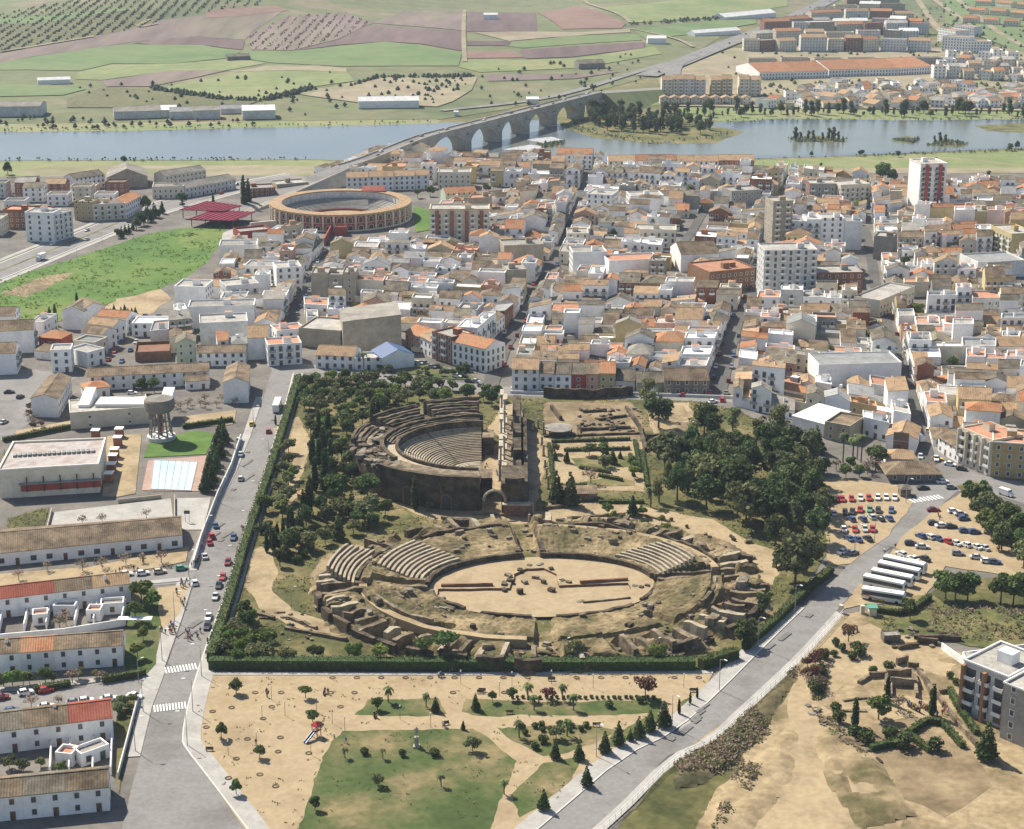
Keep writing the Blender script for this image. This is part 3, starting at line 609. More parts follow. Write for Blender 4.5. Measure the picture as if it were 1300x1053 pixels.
def building(q, h, roof='gable', wall='white', roofm='tile_brown', name='town_house', label=None, cat='house', group=None, axis='u', rh=None,
             win=(1, 0, 0, 0), storey=3.0, ww=1.0, wh=1.35, gap=3.0, single=False, parapet=.7, chimney=0, hut=0, shut=.35, balc=(), bal_part='balcony', doors=True, over=.35, reg=True, annexe=None, z0=0.0, wallm2=None, blind=False, tank=False, cornice=None, lot=None, stripes=None, skip=0.0):
    c = sum(q, V2(0, 0)) / 4; root = empty(name, (c.x, c.y, z0)); O = (c.x, c.y, 0)
    if label: T(root, label, cat, group)
    if reg: EXC.append([c + (p - c) * 1.04 for p in q])
    L0 = min((q[0] - q[3]).length, (q[1] - q[2]).length); L1 = min((q[1] - q[0]).length, (q[2] - q[3]).length)
    if rh is None: rh = (L0 if axis == 'u' else L1) * .5 * .42
    hc = [h] * 4
    if roof == 'mono': hc = {'u': [h, h, h + rh, h + rh], 'v': [h, h + rh, h + rh, h], '-u': [h + rh, h + rh, h, h], '-v': [h + rh, h, h, h + rh]}[axis]
    b = MB(); top = h + parapet if roof == 'flat' else h
    for i in range(4):
        A, B = q[i], q[(i + 1) % 4]; z1, z2 = (top, top) if roof == 'flat' else (hc[i], hc[(i + 1) % 4])
        pts = [(*A, 0), (*B, 0), (*B, z2), (*A, z1)]
        k = 0 if axis == 'u' else 1
        if roof == 'gable' and i % 2 != k: pts.insert(3, (*((A + B) / 2), h + rh))
        b.poly(pts, 1 if wallm2 and i in wallm2[1] else 0)
    wm = [M[wall]] + ([M[wallm2[0]]] if wallm2 else [])
    if roof == 'flat':
        qi = shrink(q, .3)
        for i in range(4):
            j = (i + 1) % 4
            b.poly([(*q[i], top), (*q[j], top), (*qi[j], top), (*qi[i], top)]); b.poly([(*qi[i], top), (*qi[j], top), (*qi[j], h), (*qi[i], h)])
        b.build('wall', wm, root, origin=O)
        r = MB(); r.poly([(*p, h + .01) for p in qi]); r.build('roof', M[roofm], root, origin=O)
        for k in range(hut):
            r = MB(); p = qi[0].lerp(qi[2], rnd.uniform(.3, .7)).lerp(qi[rnd.choice((1, 3))], rnd.uniform(.1, .35)); e = (q[1] - q[0]).normalized()
            r.box((*p, h + .02), min(3.2, L1 * .4), min(2.6, L0 * .35), rnd.uniform(2.1, 2.7), atan2(e.y, e.x), 0, 1)
            r.build('stair_hut', [M[wall], M[rnd.choice(('roof_terrace', 'roof_gravel', 'tile_orange'))]], root, origin=O)
    else:
        b.build('wall', wm, root, origin=O)
        rb = roof_mesh(q, hc, roof, rh, axis, over)
        rb.build('roof', M[roofm], root, origin=O)
    if tank:
        r = MB(); p = q[0].lerp(q[2], rnd.uniform(.35, .65)); zt = h + (rh * .8 if roof != 'flat' else 0); r.tube((*p, zt), (*p, zt + 1.5), .55, .55, 8); r.build('water_tank', M['white'], root, origin=O)
    for k in range(chimney):
        r = MB(); p = q[0].lerp(q[2], rnd.uniform(.3, .7)).lerp(q[1], rnd.uniform(0, .3)); r.box((*p, h), .7, .7, rh * .8 + 1.0, 0, 0, 1); r.build('chimney', [M['white'], M['tile_orange']], root, origin=O)
    if cornice:
        r = MB(); qo = shrink(q, -.22)
        for i in range(4):
            j = (i + 1) % 4; r.prism([q[i], qo[i], qo[j], q[j]][::-1], top - .35, top + .06, 0, None, True)
        r.build('cornice', M[cornice], root, origin=O)
    wb = MB(); sm = rnd.choice(('shutter', 'shutter_green', 'shutter'))
    for i in range(4):
        if not win[i]: continue
        A, B = q[i], q[(i + 1) % 4]; d = (B - A); L = d.length; d.normalize(); n = V2(d.y, -d.x)
        ns = max(1, int((L - .8) / gap)); nf = max(1, int(round(h / storey)))
        bb = MB()
        for f in range(nf):
            z = f * storey
            for k in range(ns):
                t = L * (k + .5) / ns
                door = doors and f == 0 and k % 3 == 1
                if skip and rnd.random() < skip: continue
                if blind and (f * 7 + k * 3) % 4 == 0: continue
                s_ = sm if rnd.random() < shut else None
                tgt = MB() if single else wb
                isb = i in balc and f > 0
                if door: window_on(tgt, A, B, n, .05, 1.15, 2.2, t, True, 'd')
                else: window_on(tgt, A, B, n, z + (.15 if isb else .95), ww * (1.3 if isb else 1), wh + (.75 if isb else 0), t, True, s_)
                if single: tgt.build('door' if door else 'window', [M['pane'], M['frame_white'], M['door_wood' if door else sm]], root, origin=O)
                if isb and (k % 2 == 0 or ns < 4):
                    g = MB() if single else bb
                    p = A + d * t + n * .55; an = atan2(d.y, d.x)
                    g.box((*p, z - .08), min(2.6, L / ns * .9), 1.1, .14, an); 
                    g.box((*(p + n * .5), z + .06), min(2.6, L / ns * .9), .08, .95, an, 1)
                    for s2 in (-1, 1): g.box((*(p + d * s2 * (min(2.6, L / ns * .9) / 2 - .05)), z + .06), .08, 1.0, .95, an, 1)
                    if single: g.build('balcony', [M['concrete'], M['frame_white']], root, origin=O)
        if bb.v:
            T(bb.build('balconies', [M['concrete'], M['frame_white' if wall != 'white' else 'metal_grey']], root, origin=O), kind='stuff')
    if wb.v: T(wb.build('windows', [M['pane'], M['frame_white' if wall not in ('white',) else 'concrete'], M[sm]], root, origin=O), kind='stuff')
    if annexe:
        qa, ha, ra, ma, axa = annexe; r_h = 1.0
        hcA = [ha] * 4 if ra == 'flat' else {'u': [ha, ha, ha + r_h, ha + r_h], '-u': [ha + r_h, ha + r_h, ha, ha], 'v': [ha, ha + r_h, ha + r_h, ha], '-v': [ha + r_h, ha, ha, ha + r_h]}[axa]
        a = MB()
        for i in range(4):
            j = (i + 1) % 4; a.poly([(*qa[i], 0), (*qa[j], 0), (*qa[j], hcA[j]), (*qa[i], hcA[i])])
        a.build('annexe_wall', M[wall], root, origin=O)
        roof_mesh(qa, hcA, 'mono', 0, axa, .1).build('annexe_roof', M[ma], root, origin=O)
    if stripes:
        d = (q[1] - q[0]).normalized(); n = V2(d.y, -d.x); L = (q[1] - q[0]).length
        for k in range(stripes[1]):
            a = MB(); p = q[0] + d * L * ((k + .5) / stripes[1]) + n * .62; a.box((*p, 0), 1.9, 1.26, h - .1, atan2(d.y, d.x)); a.build('wall_stripe', M[stripes[0]], root, origin=O)
    if lot is not None or hut:
        if rnd.random() < .5: p = q[0].lerp(q[2], rnd.uniform(.3, .7)) - V2(O[0], O[1]); link('aerial', AERIAL, root, (p.x, p.y, h + (rh * .7 if roof != 'flat' else 0)), rnd.uniform(0, 3))
    if lot:
        a = MB(); hw = rnd.uniform(2.2, 3.4)
        for i in range(4):
            j = (i + 1) % 4; d = (lot[j] - lot[i]).normalized(); n = V2(-d.y, d.x); a.prism([lot[i] + n * .02, lot[j] + n * .02, lot[j] + n * .24, lot[i] + n * .24], 0, hw + .01 * i, 0, None, False)
        a.build('patio_wall', M[wall if rnd.random() < .4 else 'white'], root, origin=O)
        if rnd.random() < .55:
            a = MB(); u, v = rnd.uniform(.2, .8), rnd.uniform(.2, .8); p = lot[0].lerp(lot[1], u).lerp(lot[3].lerp(lot[2], u), v); e = (lot[1] - lot[0]).normalized(); hh = rnd.uniform(2.4, 3.3) if rnd.random() < .7 else h + rnd.uniform(.6, 1.8)
            sx, sy = rnd.uniform(2, 4), rnd.uniform(2, 3.5); ca = [p + e * x + V2(-e.y, e.x) * y for x, y in ((-sx / 2, -sy / 2), (sx / 2, -sy / 2), (sx / 2, sy / 2), (-sx / 2, sy / 2))]
            a.prism(ca, 0, [hh, hh, hh + .7, hh + .7] if rnd.random() < .5 else hh, 0, 1); a.build('lean_to', [M[rnd.choice(('white', 'white', wall))], M[rnd.choice(('tile_brown', 'tile_orange', 'roof_gravel', 'roof_terrace', 'roof_sheet', 'roof_white'))]], root, origin=O)
    return root
def quad_px(x0, y0, x1, y1, depth):
    A, B = G(x0, y0), G(x1, y1); d = (B - A).normalized(); n = V2(-d.y, d.x)
    return [A, B, B + n * depth, A + n * depth]
def bld(x0, y0, x1, y1, depth, h, label, **k): return building(quad_px(x0, y0, x1, y1, depth), h, label=label, **k)
# ------------------------------------------------------------------ landmark buildings one by one (picture base line, depth m, height m)
AP = dict(name='apartment_block', cat='apartment block', roof='flat', roofm='roof_gravel', hut=1, doors=False)
WIN4 = (1, 1, 1, 1)
HOU = dict(name='town_house', cat='house')
bld(546, 313, 621, 313, 14, 19.5, 'seven-storey block of white balconies striped with brick, right of the bullring', wall='cream', stripes=('brick', 4), win=(1, 0, 0, 1), balc=(0,), gap=3.4, cornice='ochre', **AP)
for i, (a, b_) in enumerate(((396, 418), (418, 436), (436, 453))):
    bld(a, 384, b_ - .3, 384, 13, (13.2, 12.6, 13.6)[i], f'beige bare-walled flats, {("left", "middle", "right")[i]} slice of the trio across the street bend', wall='beige', win=((0, 1, 1, 0), (1, 0, 1, 0), (1, 1, 1, 0))[i], balc=(0,) if i == 1 else (), group='beige flats', **AP)
bld(436, 449, 510, 446, 22, 13.5, 'huge blank beige cinema hall with sloping grey roof behind the dark blue roof', name='cinema_hall', cat='cinema', roof='mono', axis='v', rh=2.2, wall='beige', roofm='roof_asbestos', win=(0, 0, 0, 0))
bld(380, 440, 433, 444, 20, 7.5, 'lower ochre side hall with flat grey roof left of the cinema', name='side_hall', cat='hall', roof='flat', wall='beige', roofm='roof_gravel', win=(0, 0, 0, 0))
bld(401, 468, 450, 470, 12, 5.6, 'low white house with tan tile roof at the palm in front of the cinema', roof='gable', axis='u', roofm='tile_tan', wall='white', win=(1, 0, 0, 1), **HOU)
bld(450.5, 471, 486, 470, 9, 4.6, 'white walled patio house between the tan roof and the dark blue roof', roof='flat', roofm='roof_gravel', wall='white', win=(1, 0, 0, 0), **HOU)
bld(486.5, 471, 526, 466, 13, 5.2, 'low white warehouse with dark blue roof in front of the cinema', name='warehouse', cat='warehouse', roof='gable', axis='v', roofm='blue_roof', wall='white', win=(0, 0, 0, 0))
bld(341, 466, 384, 463, 11, 8.6, 'white corner house with terrace and tall windows at the top of the avenue', roof='flat', roofm='roof_terrace', hut=1, wall='white', win=(1, 1, 0, 1), gap=2.6, balc=(0,), **HOU)
bld(352, 441, 388, 437, 10, 6.5, 'white house with a row of roof arches behind the white corner house', roof='flat', roofm='roof_terrace', hut=1, wall='white', win=(1, 1, 0, 1), **HOU)
# row facing the small green triangle behind the theatre
bld(515, 440, 533, 447, 11, 6.5, 'pink-brown house with orange roof left end of the row facing the green triangle', roof='gable', roofm='tile_orange', wall='pink_wall', **HOU)
bld(533.5, 447, 548, 455, 11, 7, 'white house with tan roof left of the brick flats at the green triangle', roof='gable', roofm='tile_tan', wall='white', **HOU)
bld(549, 456, 574, 464, 12, 11.2, 'four-storey dark brick flats facing the green triangle', wall='brick', win=(1, 0, 0, 1), gap=2.6, balc=(0,), **AP)
bld(574.5, 464, 617, 474, 12, 10, 'long white three-storey building with tall windows facing the green triangle', name='town_house', cat='house', roof='gable', roofm='tile_orange', wall='white', win=(1, 1, 0, 0), gap=2.5, wh=1.8)
# coloured terrace above the ruins
TER = [(650, 684, 'white', 'tile_tan', 8.5, 'white two-storey corner house where the street meets the ruins terrace'), (684.5, 703, 'white', 'tile_brown', 7, 'white house with brown roof, second from the left above the ruins'),
       (703.5, 725, 'white', 'tile_grey', 6.6, 'pale house with grey roof left of the red house above the ruins'), (725.5, 743, 'red_wall', 'tile_grey', 6.6, 'dark red house with grey roof above the ruins'),
       (743.5, 760, 'pink_wall', 'tile_brown', 6.8, 'rose red house with white trim next to the yellow house'), (760.5, 781, 'yellow', 'tile_orange', 7, 'pale yellow house with orange roof above the ruins'),
       (781.5, 806, 'white_grey', 'tile_grey', 4, 'low pale blue-grey house right of the yellow house')]
for a, b_, wl, rf, h, lb in TER: bld(a, 496, b_, 496.5, 13, h, lb, wall=wl, roofm=rf, roof='gable', win=(1, 0, 0, 1 if a == 650 else 0), gap=2.4, group='coloured terrace above the ruins', **HOU)
bld(808, 499, 842, 499, 12, 4.2, 'long dark shed with grey roof behind the tall tree above the ruins', name='shed', cat='shed', roof='gable', roofm='tile_grey', wall='dark_render', win=(0, 0, 0, 0))
bld(843, 501, 900, 501, 14, 5.5, 'brown-roofed dark house at the corner of the street of parked cars', roof='gable', roofm='tile_brown', wall='dark_render', **HOU)
# towers and big blocks
bld(968, 381, 1035, 380, 16, 23, 'grey-white eight-storey tower block with balconies in the middle of the town', wall='white_grey', win=(1, 0, 0, 1), balc=(0,), gap=3.2, **AP)
bld(979, 322, 1004, 321, 13, 27, 'slim beige tower with a flat roof hut behind the eight-storey block', wall='beige', win=(1, 0, 0, 1), balc=(0,), gap=3.5, **AP)
for i, (a, b_, h) in enumerate(((1000, 1022, 15), (1022.5, 1040, 16), (1040.5, 1070, 16.5), (1070.5, 1093, 15))):
    bld(a, 318, b_, 318, 14, h, f'white flats, {("first", "second", "third", "fourth")[i]} slice from the left right of the slim tower', wall='white', win=((1, 0, 0, 1) if i in (0, 2) else (1 if i == 1 else 0, 1, 0, 0)), balc=(0,) if i == 1 else (), group='white slab flats', **AP)
bld(1165, 270, 1198, 269, 18, 28, 'tallest tower of the town, white flank and red balcony front near the river', wall='white', stripes=('red_wall', 2), wallm2=('white', (3,)), win=(1, 0, 0, 0), balc=(0,), gap=3.4, cornice='cream', **AP)
bld(1038, 493, 1143, 490, 16, 9.2, 'long blank white building with grey skylit roof beside the narrow street', name='warehouse', cat='warehouse', roof='flat', roofm='roof_sheet', wall='white', win=(0, 0, 0, 0), parapet=.4)
bld(900, 372, 958, 366, 22, 9.5, 'orange brick building with stepped terracotta terraces beside the street', name='brick_building', cat='building', roof='flat', roofm='roof_terrace', hut=2, wall='brick_warm', win=(1, 1, 0, 0))
bld(864, 346, 912, 344, 20, 9, 'white warehouse with blank walls beside the diagonal street', name='warehouse', cat='warehouse', roof='gable', axis='u', roofm='tile_brown', wall='white', win=(0, 0, 0, 0))
bld(727, 351, 770, 350, 14, 11.5, 'large white block with blank wall left of the wide white house', wall='white', win=(0, 0, 0, 1), **AP)
bld(773, 357, 838, 354, 14, 9.5, 'wide white house with terrace roof facing the walled garden', roof='flat', roofm='roof_terrace', wall='white', win=(0, 1, 0, 0), **HOU)
bld(800, 274, 842, 273, 14, 11, 'plain white block with blank wall near the river side of town', wall='white', win=(0, 0, 0, 1), **AP)
bld(744, 272, 776, 274, 16, 11.5, 'white block with small windows at the far street', wall='white', win=(1, 1, 0, 1), **AP)
bld(720, 318, 747, 318, 14, 8.5, 'pale beige block with windows at the bend of the street', wall='cream', win=(1, 0, 0, 1), **AP)
bld(806, 315, 858, 316, 14, 9.5, 'grey-beige flats with balconies left of the diagonal street', wall='cream', win=(1, 1, 0, 0), balc=(0,), **AP)
bld(640, 342, 690, 340, 15, 11.5, 'beige blocks with three blank gables at the street', wall='beige', win=(0, 1, 0, 0), **AP)
bld(643, 372, 668, 371, 13, 10.5, 'tan slab building beside the street of parked cars', wall='beige', win=(0, 1, 0, 0), **AP)
bld(928, 270, 965, 268, 15, 12, 'grey flats with stained wall near the river', wall='concrete', win=(1, 0, 0, 0), **AP)
bld(1027, 262, 1060, 262, 14, 13, 'grey and red brick flats near the river', wall='concrete', wallm2=('brick', (1, 3)), win=(1, 0, 0, 1), balc=(0,), **AP)
bld(1066, 264, 1103, 262, 14, 13, 'cream flats with dark balconies near the river meadow', wall='cream', win=(1, 0, 0, 1), balc=(0,), **AP)
bld(1255, 318, 1282, 330, 14, 13, 'yellow flats with rows of orange balconies at the right street', wall='yellow', win=(1, 0, 0, 1), balc=(0, 3), **AP)
bld(1240, 355, 1300, 352, 20, 8, 'long pale grey hall on the right side of town', name='warehouse', cat='warehouse', roof='flat', roofm='roof_sheet', wall='white_grey', win=(0, 0, 0, 0))
bld(1108, 330, 1132, 332, 12, 12, 'brown-grey bare gable block beside the dark street', wall='dark_render', win=(0, 0, 0, 1), **AP)
bld(1116, 404, 1160, 385, 13, 7.5, 'pale beige house with flat roof where the watermarkless narrow street begins'.replace('watermarkless ', ''), roof='flat', roofm='roof_gravel', wall='cream', **HOU)
bld(1028, 380, 1094, 379, 15, 12, 'grey and brick building right of the eight-storey tower', wall='concrete', wallm2=('brick', (0,)), win=(1, 0, 0, 0), **AP)
# river front flats
RF = [(706, 752, 'white', 10, 'white gabled flats alone at the river bank'), (772, 806, 'white', 9, 'first white river-front block from the left under a brown roof'), (806.5, 858, 'white_grey', 9.5, 'pale lilac river-front block in the long row'),
      (858.5, 880, 'white', 9, 'narrow white river-front block in the long row'), (880.5, 912, 'white', 9, 'right white river-front block in the long row'), (912.5, 957, 'brick', 9.5, 'brick river-front block at the right end of the row')]
for i, (a, b_, wl, h, lb) in enumerate(RF): bld(a, 222 if i else 214, b_, 222 if i else 215, 13, h, lb, name='apartment_block', cat='apartment block', roof='gable', roofm='tile_orange' if i in (0, 2) else 'tile_tan', wall=wl, win=(1, 0, 0, 1), doors=False, gap=3)
for i, (a, b_) in enumerate(((440, 468), (468.5, 500), (500.5, 527), (527.5, 545))):
    bld(a, 244 - i, b_, 243.5 - i, 12, 9, f'{("first", "second", "third", "fourth")[i]} block from the left in the white row behind the bullring', name='apartment_block', cat='apartment block', roof='gable', roofm='tile_tan', wall='white', win=(1, 0, 0, 0), doors=False, group='white row behind the bullring')
bld(556, 240, 598, 240, 14, 10, 'cream block with tan roof behind the seven-storey block', wall='cream', win=(1, 1, 0, 0), **AP)
bld(566, 270, 606, 268, 14, 10.5, 'pale green block with orange roof right behind the bullring lawn', name='apartment_block', cat='apartment block', roof='gable', roofm='tile_orange', wall='green_wall', win=(1, 1, 0, 0), doors=False)
# ---- left part of town
bld(223, 398, 262, 399, 14, 12, 'tall white blank-walled block at the edge of the meadow', wall='white', win=(0, 1, 0, 0), **AP)
bld(262, 379, 287, 380, 10, 6, 'small white house with pink roof behind the blank-walled block', roof='gable', roofm='tile_tan', wall='white', **HOU)
bld(288, 392, 330, 388, 13, 10, 'white-grey flats with stacked balconies in the left block', wall='white_grey', win=(1, 1, 0, 1), balc=(0,), **AP)
bld(352, 372, 384, 370, 13, 11.5, 'white block with small windows at the long left street', wall='white', win=(1, 1, 0, 0), **AP)
bld(311, 363, 350, 364, 12, 9.5, 'white flats with brick pillars between dark balconies', wall='white', wallm2=('brick', (1,)), win=(1, 0, 0, 0), balc=(0,), **AP)
bld(279, 334, 327, 333, 14, 8.5, 'wide blank white house at the lane by the meadow', roof='flat', roofm='roof_gravel', hut=1, wall='white', win=(0, 0, 0, 0), **HOU)
bld(255, 440, 316, 437, 15, 9.5, 'big white flat-roofed building above the school street', wall='white_grey', win=(0, 1, 0, 0), **AP)
bld(240, 418, 324, 416, 12, 9.5, 'long white flats with washed terraces at the long left street', wall='white', win=(0, 1, 0, 0), **AP)
bld(225, 463, 249, 462, 11, 9, 'pale green house with grey tile roof above the long white row', roof='gable', axis='v', roofm='tile_grey', wall='green_wall', **HOU)
bld(250, 466, 312, 465, 9, 5.8, 'white house with brown roof and arched windows beside the pale green house', roof='gable', roofm='tile_brown', wall='white', win=(1, 1, 0, 0), gap=2.8, **HOU)
bld(80, 419, 108, 420, 13, 8.5, 'white blank house at the edge of the meadow beside two cypresses', roof='gable', axis='v', roofm='tile_grey', wall='white', win=(0, 0, 0, 0), **HOU)
bld(108.5, 418, 135, 414, 13, 9, 'white stepped house with gabled top at the edge of the meadow', roof='gable', axis='v', roofm='tile_brown', wall='white', win=(0, 1, 0, 0), **HOU)
# houses on both sides of the street by the waste ground (running up to the right)
GST = [G(130, 478), G(150, 455), G(168, 430), G(185, 408)]
sg = [(66, 474, 92, 473, 9, 'white', 'roof_gravel'), (88, 462, 112, 468, 6, 'white', 'roof_gravel'), (95, 453, 122, 456, 6.5, 'cream', 'roof_sheet'), (104, 442, 132, 446, 7, 'white', 'tile_brown'), (112, 431, 146, 435, 7, 'white', 'tile_tan'), (124, 421, 162, 424, 7, 'white', 'tile_orange')]
for i, (x0, y0, x1, y1, h, wl, rf) in enumerate(sg):
    bld(x0, y0, x1, y1, 9, h, f'{nth(i + 1)} house from the near end in the row beside the waste ground street', roof='flat' if rf.startswith('roof') else 'gable', axis='u', roofm=rf, wall=wl, win=(0 if i else 1, 1, 0, 0), group='row beside the waste ground street', **HOU)
for i, (x0, y0, x1, y1, h) in enumerate(((-30, 478, 22, 476, 9), (-26, 452, 45, 448, 10))):
    bld(x0, y0, x1, y1, 13, h, ('white flats with red balconies at the left edge behind the plaza', 'taller white flats with brown roof at the left edge by the meadow')[i], name='apartment_block', cat='apartment block', roof='gable', roofm='tile_brown', wall='white', win=(0, 1, 0, 0), balc=(1,), doors=False)
bld(-40, 425, 20, 424, 12, 8, 'white house with brown gable behind the left edge flats', roof='gable', roofm='tile_brown', wall='white', win=(0, 1, 0, 0), **HOU)
bld(50, 440, 78, 442, 10, 4, 'low house with red walls under an orange roof left of the street row', roof='hip', roofm='tile_orange', wall='red_wall', win=(1, 0, 0, 0), **HOU)
bld(44, 456, 66, 458, 8, 3.5, 'low grey shed in the yard behind the plaza', name='shed', cat='shed', roof='mono', axis='u', rh=.8, roofm='tile_brown', wall='white_grey', win=(0, 0, 0, 0))
bld(172, 460, 216, 458, 16, 3.0, 'brick walled ruin lot with open roof beside the street', name='walled_lot', cat='building shell', roof='flat', roofm='brick_old', wall='brick_old', win=(0, 0, 0, 0), parapet=1.2)
bld(168, 428, 212, 428, 12, 5.5, 'pale house with flat white terrace above the brick walled lot', roof='flat', roofm='roof_white', wall='white', **HOU)
# long white row, gabled houses, cream hall
bld(112, 497, 267, 489, 9.5, 5.8, 'long white two-storey row with one brown tile roof and two trees in front', name='terraced_row', cat='house row', roof='gable', roofm='tile_brown', wall='white', win=(1, 1, 0, 1), gap=3.6, single=True, shut=.2)
bld(109, 507, 140, 503, 8, 3.8, 'small white house with bright orange roof in front of the long white row', roof='hip', roofm='tile_orange', wall='white', single=True, **HOU)
bld(236, 496, 266, 494, 7, 3.6, 'small white house with brown roof right in front of the long white row', roof='gable', roofm='tile_brown', wall='white', single=True, **HOU)
building([G(284, 513), G(316, 512), G(318, 490) , G(290, 491)], 8.2, 'gable', 'white', 'tile_brown', label='tall white gabled house at the left side of the avenue', axis='v', rh=1.8, win=(0, 1, 0, 1), single=True, **HOU)
building([G(41, 530), G(75, 531), G(92, 502), G(64, 501)], 7.2, 'gable', 'white', 'tile_brown', label='white two-storey gabled house with brown roof beside the left plaza', axis='v', rh=1.6, win=(0, 1, 0, 0), single=True, **HOU)
# modern cream hall
r = bld(90, 546, 190, 538, 16, 6, 'modern cream institute hall with two white roof scoops', name='institute_hall', cat='hall', roof='flat', roofm='roof_gravel', wall='cream', win=(1, 0, 0, 0), wh=.8, gap=9, doors=False, parapet=.5)
c = r.location
for sx in (-8, 21):
    b = MB(); p = (c.x + sx, c.y + 2, 0); b.prism([(p[0] - 2, p[1] - 6), (p[0] + 2, p[1] - 6), (p[0] + 2, p[1] + 6), (p[0] - 2, p[1] + 6)], 6.02, [7.2, 7.2, 10.2, 10.2]); b.build('roof_scoop', M['white'], r, origin=(c.x, c.y, 0))
b = MB(); b.box((c.x + 6, c.y + 1, 6.03), 20, 9, 1.2); b.build('skylight', M['roof_white'], r, origin=(c.x, c.y, 0))
# sports hall
qs = [G(1, 634), G(127, 626), G(136, 592), G(20, 597)]
r = building(qs, 9.5, 'flat', 'cream', 'roof_stained', 'sports_hall', 'large cream sports hall with stained pale roof and ribbed skylight', 'sports hall', win=(0, 0, 0, 0), parapet=.6, cornice='white')
O = (r.location.x, r.location.y, 0); d = (qs[1] - qs[0]).normalized(); nn = V2(-d.y, d.x); an = atan2(d.y, d.x); mid = sum(qs, V2(0, 0)) / 4
for k in range(17):
    b = MB(); p = mid + d * (k - 8) * 1.55 + nn * .5; b.box((*p, 9.53), 1.0, 2.6, .7, an); b.build('skylight', M['roof_sheet'], r, origin=O)
b = MB(); p = qs[0] + d * 19 - nn * .2; b.box((*p, 2.2), 25, .5, 2.6, an); b.build('red_panel', M['red_wall'], r, origin=O)
b = MB(); p = qs[0] + d * 19 - nn * .9; b.box((*p, 4.9), 26, 1.8, .15, an); b.build('canopy', M['concrete'], r, origin=O)
for k in range(5):
    b = MB(); p = qs[0] + d * (8.5 + 5.2 * k) - nn * .5; b.box((*p, 2), .35, .5, 5, an); b.build('post', M['metal_and_opening_dark'], r, origin=O)
for i, (x, y) in enumerate(((122, 558), (152, 556), (150, 567), (146, 582), (144, 590), (142, 601), (139, 613))):
    g = G(x, y); b = MB(); b.box((0, 0, 0), 2.6, 2.6, 3.4, 0); o = b.build('vent_tower', M['brick'], None, loc=(*g, 0)); 
    b = MB(); b.box((0, 0, 3.41), 3.0, 3.0, .3); b.build('cap', M['white'], o)
    T(o, f'small brick vent tower with white cap, {nth(i + 1)} from the back beside the sports hall', 'vent tower', 'brick vent towers')
# long school
qs = [G(-70, 727), G(232, 696), G(231, 672), G(-60, 694)]
building(qs, 4.2, 'gable', 'white', 'tile_brown', 'school_building', 'long single-storey white school with mottled brown roof beside the sports court', 'school', axis='u', rh=2.6, win=(1, 1, 0, 0), gap=4.2, wh=1.6, ww=1.7, single=True, shut=.05)
# ---- terraces bottom left: every house of a row is one
def row(x0, y0, x1, y1, n, depth, h, roofs, lab, grp, yard=False, chim=()):
    A, B = G(x0, y0), G(x1, y1); d = (B - A) / n; nn = V2(-d.y, d.x).normalized() * depth
    for i in range(n):
        p, q_ = A + d * i, A + d * (i + 1) - d.normalized() * .02
        rt = building([p, q_, q_ + nn, p + nn], h, 'gable', 'white', roofs[i % len(roofs)], label=lab(i), group=grp, axis='u', rh=depth * .2, win=(1, 1 if i == n - 1 else 0, 1, 0), gap=3.3, storey=2.9, single=True, shut=.3, over=.25, chimney=1 if i in chim else 0, **HOU)
row(-75, 795, 167, 766, 5, 8.5, 5.8, ['tile_red', 'tile_red', 'tile_red', 'tile_brown', 'tile_tan'], lambda i: f'white two-storey terrace house, {nth(5 - i)} from the right in the back row with yards', 'back terrace of white houses', chim=(4,))
row(-60, 862, 157, 846, 5, 9, 5.8, ['tile_brown', 'tile_brown', 'tile_orange', 'tile_brown', 'tile_brown'], lambda i: f'white two-storey terrace house, {nth(5 - i)} from the right in the middle row facing the street', 'middle terrace of white houses', chim=(1,))
row(-80, 968, 145, 940, 4, 10, 5.8, ['tile_brown', 'tile_grey', 'tile_brown', 'tile_red'], lambda i: f'white two-storey terrace house, {nth(4 - i)} from the right in the front row at the bottom', 'front terrace of white houses', chim=(2,))
row(-80, 1052, 140, 1030, 4, 9, 5.8, ['tile_brown', 'tile_brown', 'tile_grey', 'tile_brown'], lambda i: f'white terrace house at the lower left corner, {nth(4 - i)} from the right', 'lowest terrace of white houses')
# yard walls of the terraces
def walls_px(name, label, cat, lines, h, th, m, group=None):
    pts = [[G(*p) for p in l] for l in lines]; c = pts[0][0]; b = MB()
    root = empty(name, (*c, 0)); T(root, label, cat, group)
    for l in pts:
        for a, e in zip(l, l[1:]):
            b = MB(); b.bar(a, e, th, 0, h); b.build('wall_length', M[m], root, origin=(*c, 0))
    return root
for i, x in enumerate((4, 36, 64, 100, 124, 160)):
    walls_px('yard_wall', f'white yard wall between the back terraces, {nth(i + 1)} from the left', 'wall', [[(x, 784 - x * .08), (x - 5, 806 - x * .08)]], 2.6, .3, 'white', 'yard walls of the back terraces')
walls_px('yard_wall', 'long white wall closing the yards behind the middle terrace', 'wall', [[(0, 815), (80, 808)], [(80, 808), (160, 795)]], 2.2, .3, 'white')
for i, x in enumerate((66, 90, 120, 143)):
    walls_px('yard_wall', f'white yard wall below the front terrace, {nth(i + 1)} from the left', 'wall', [[(x, 952 - x * .1), (x - 2, 985)]], 2.3, .3, 'white', 'yard walls of the front terrace')
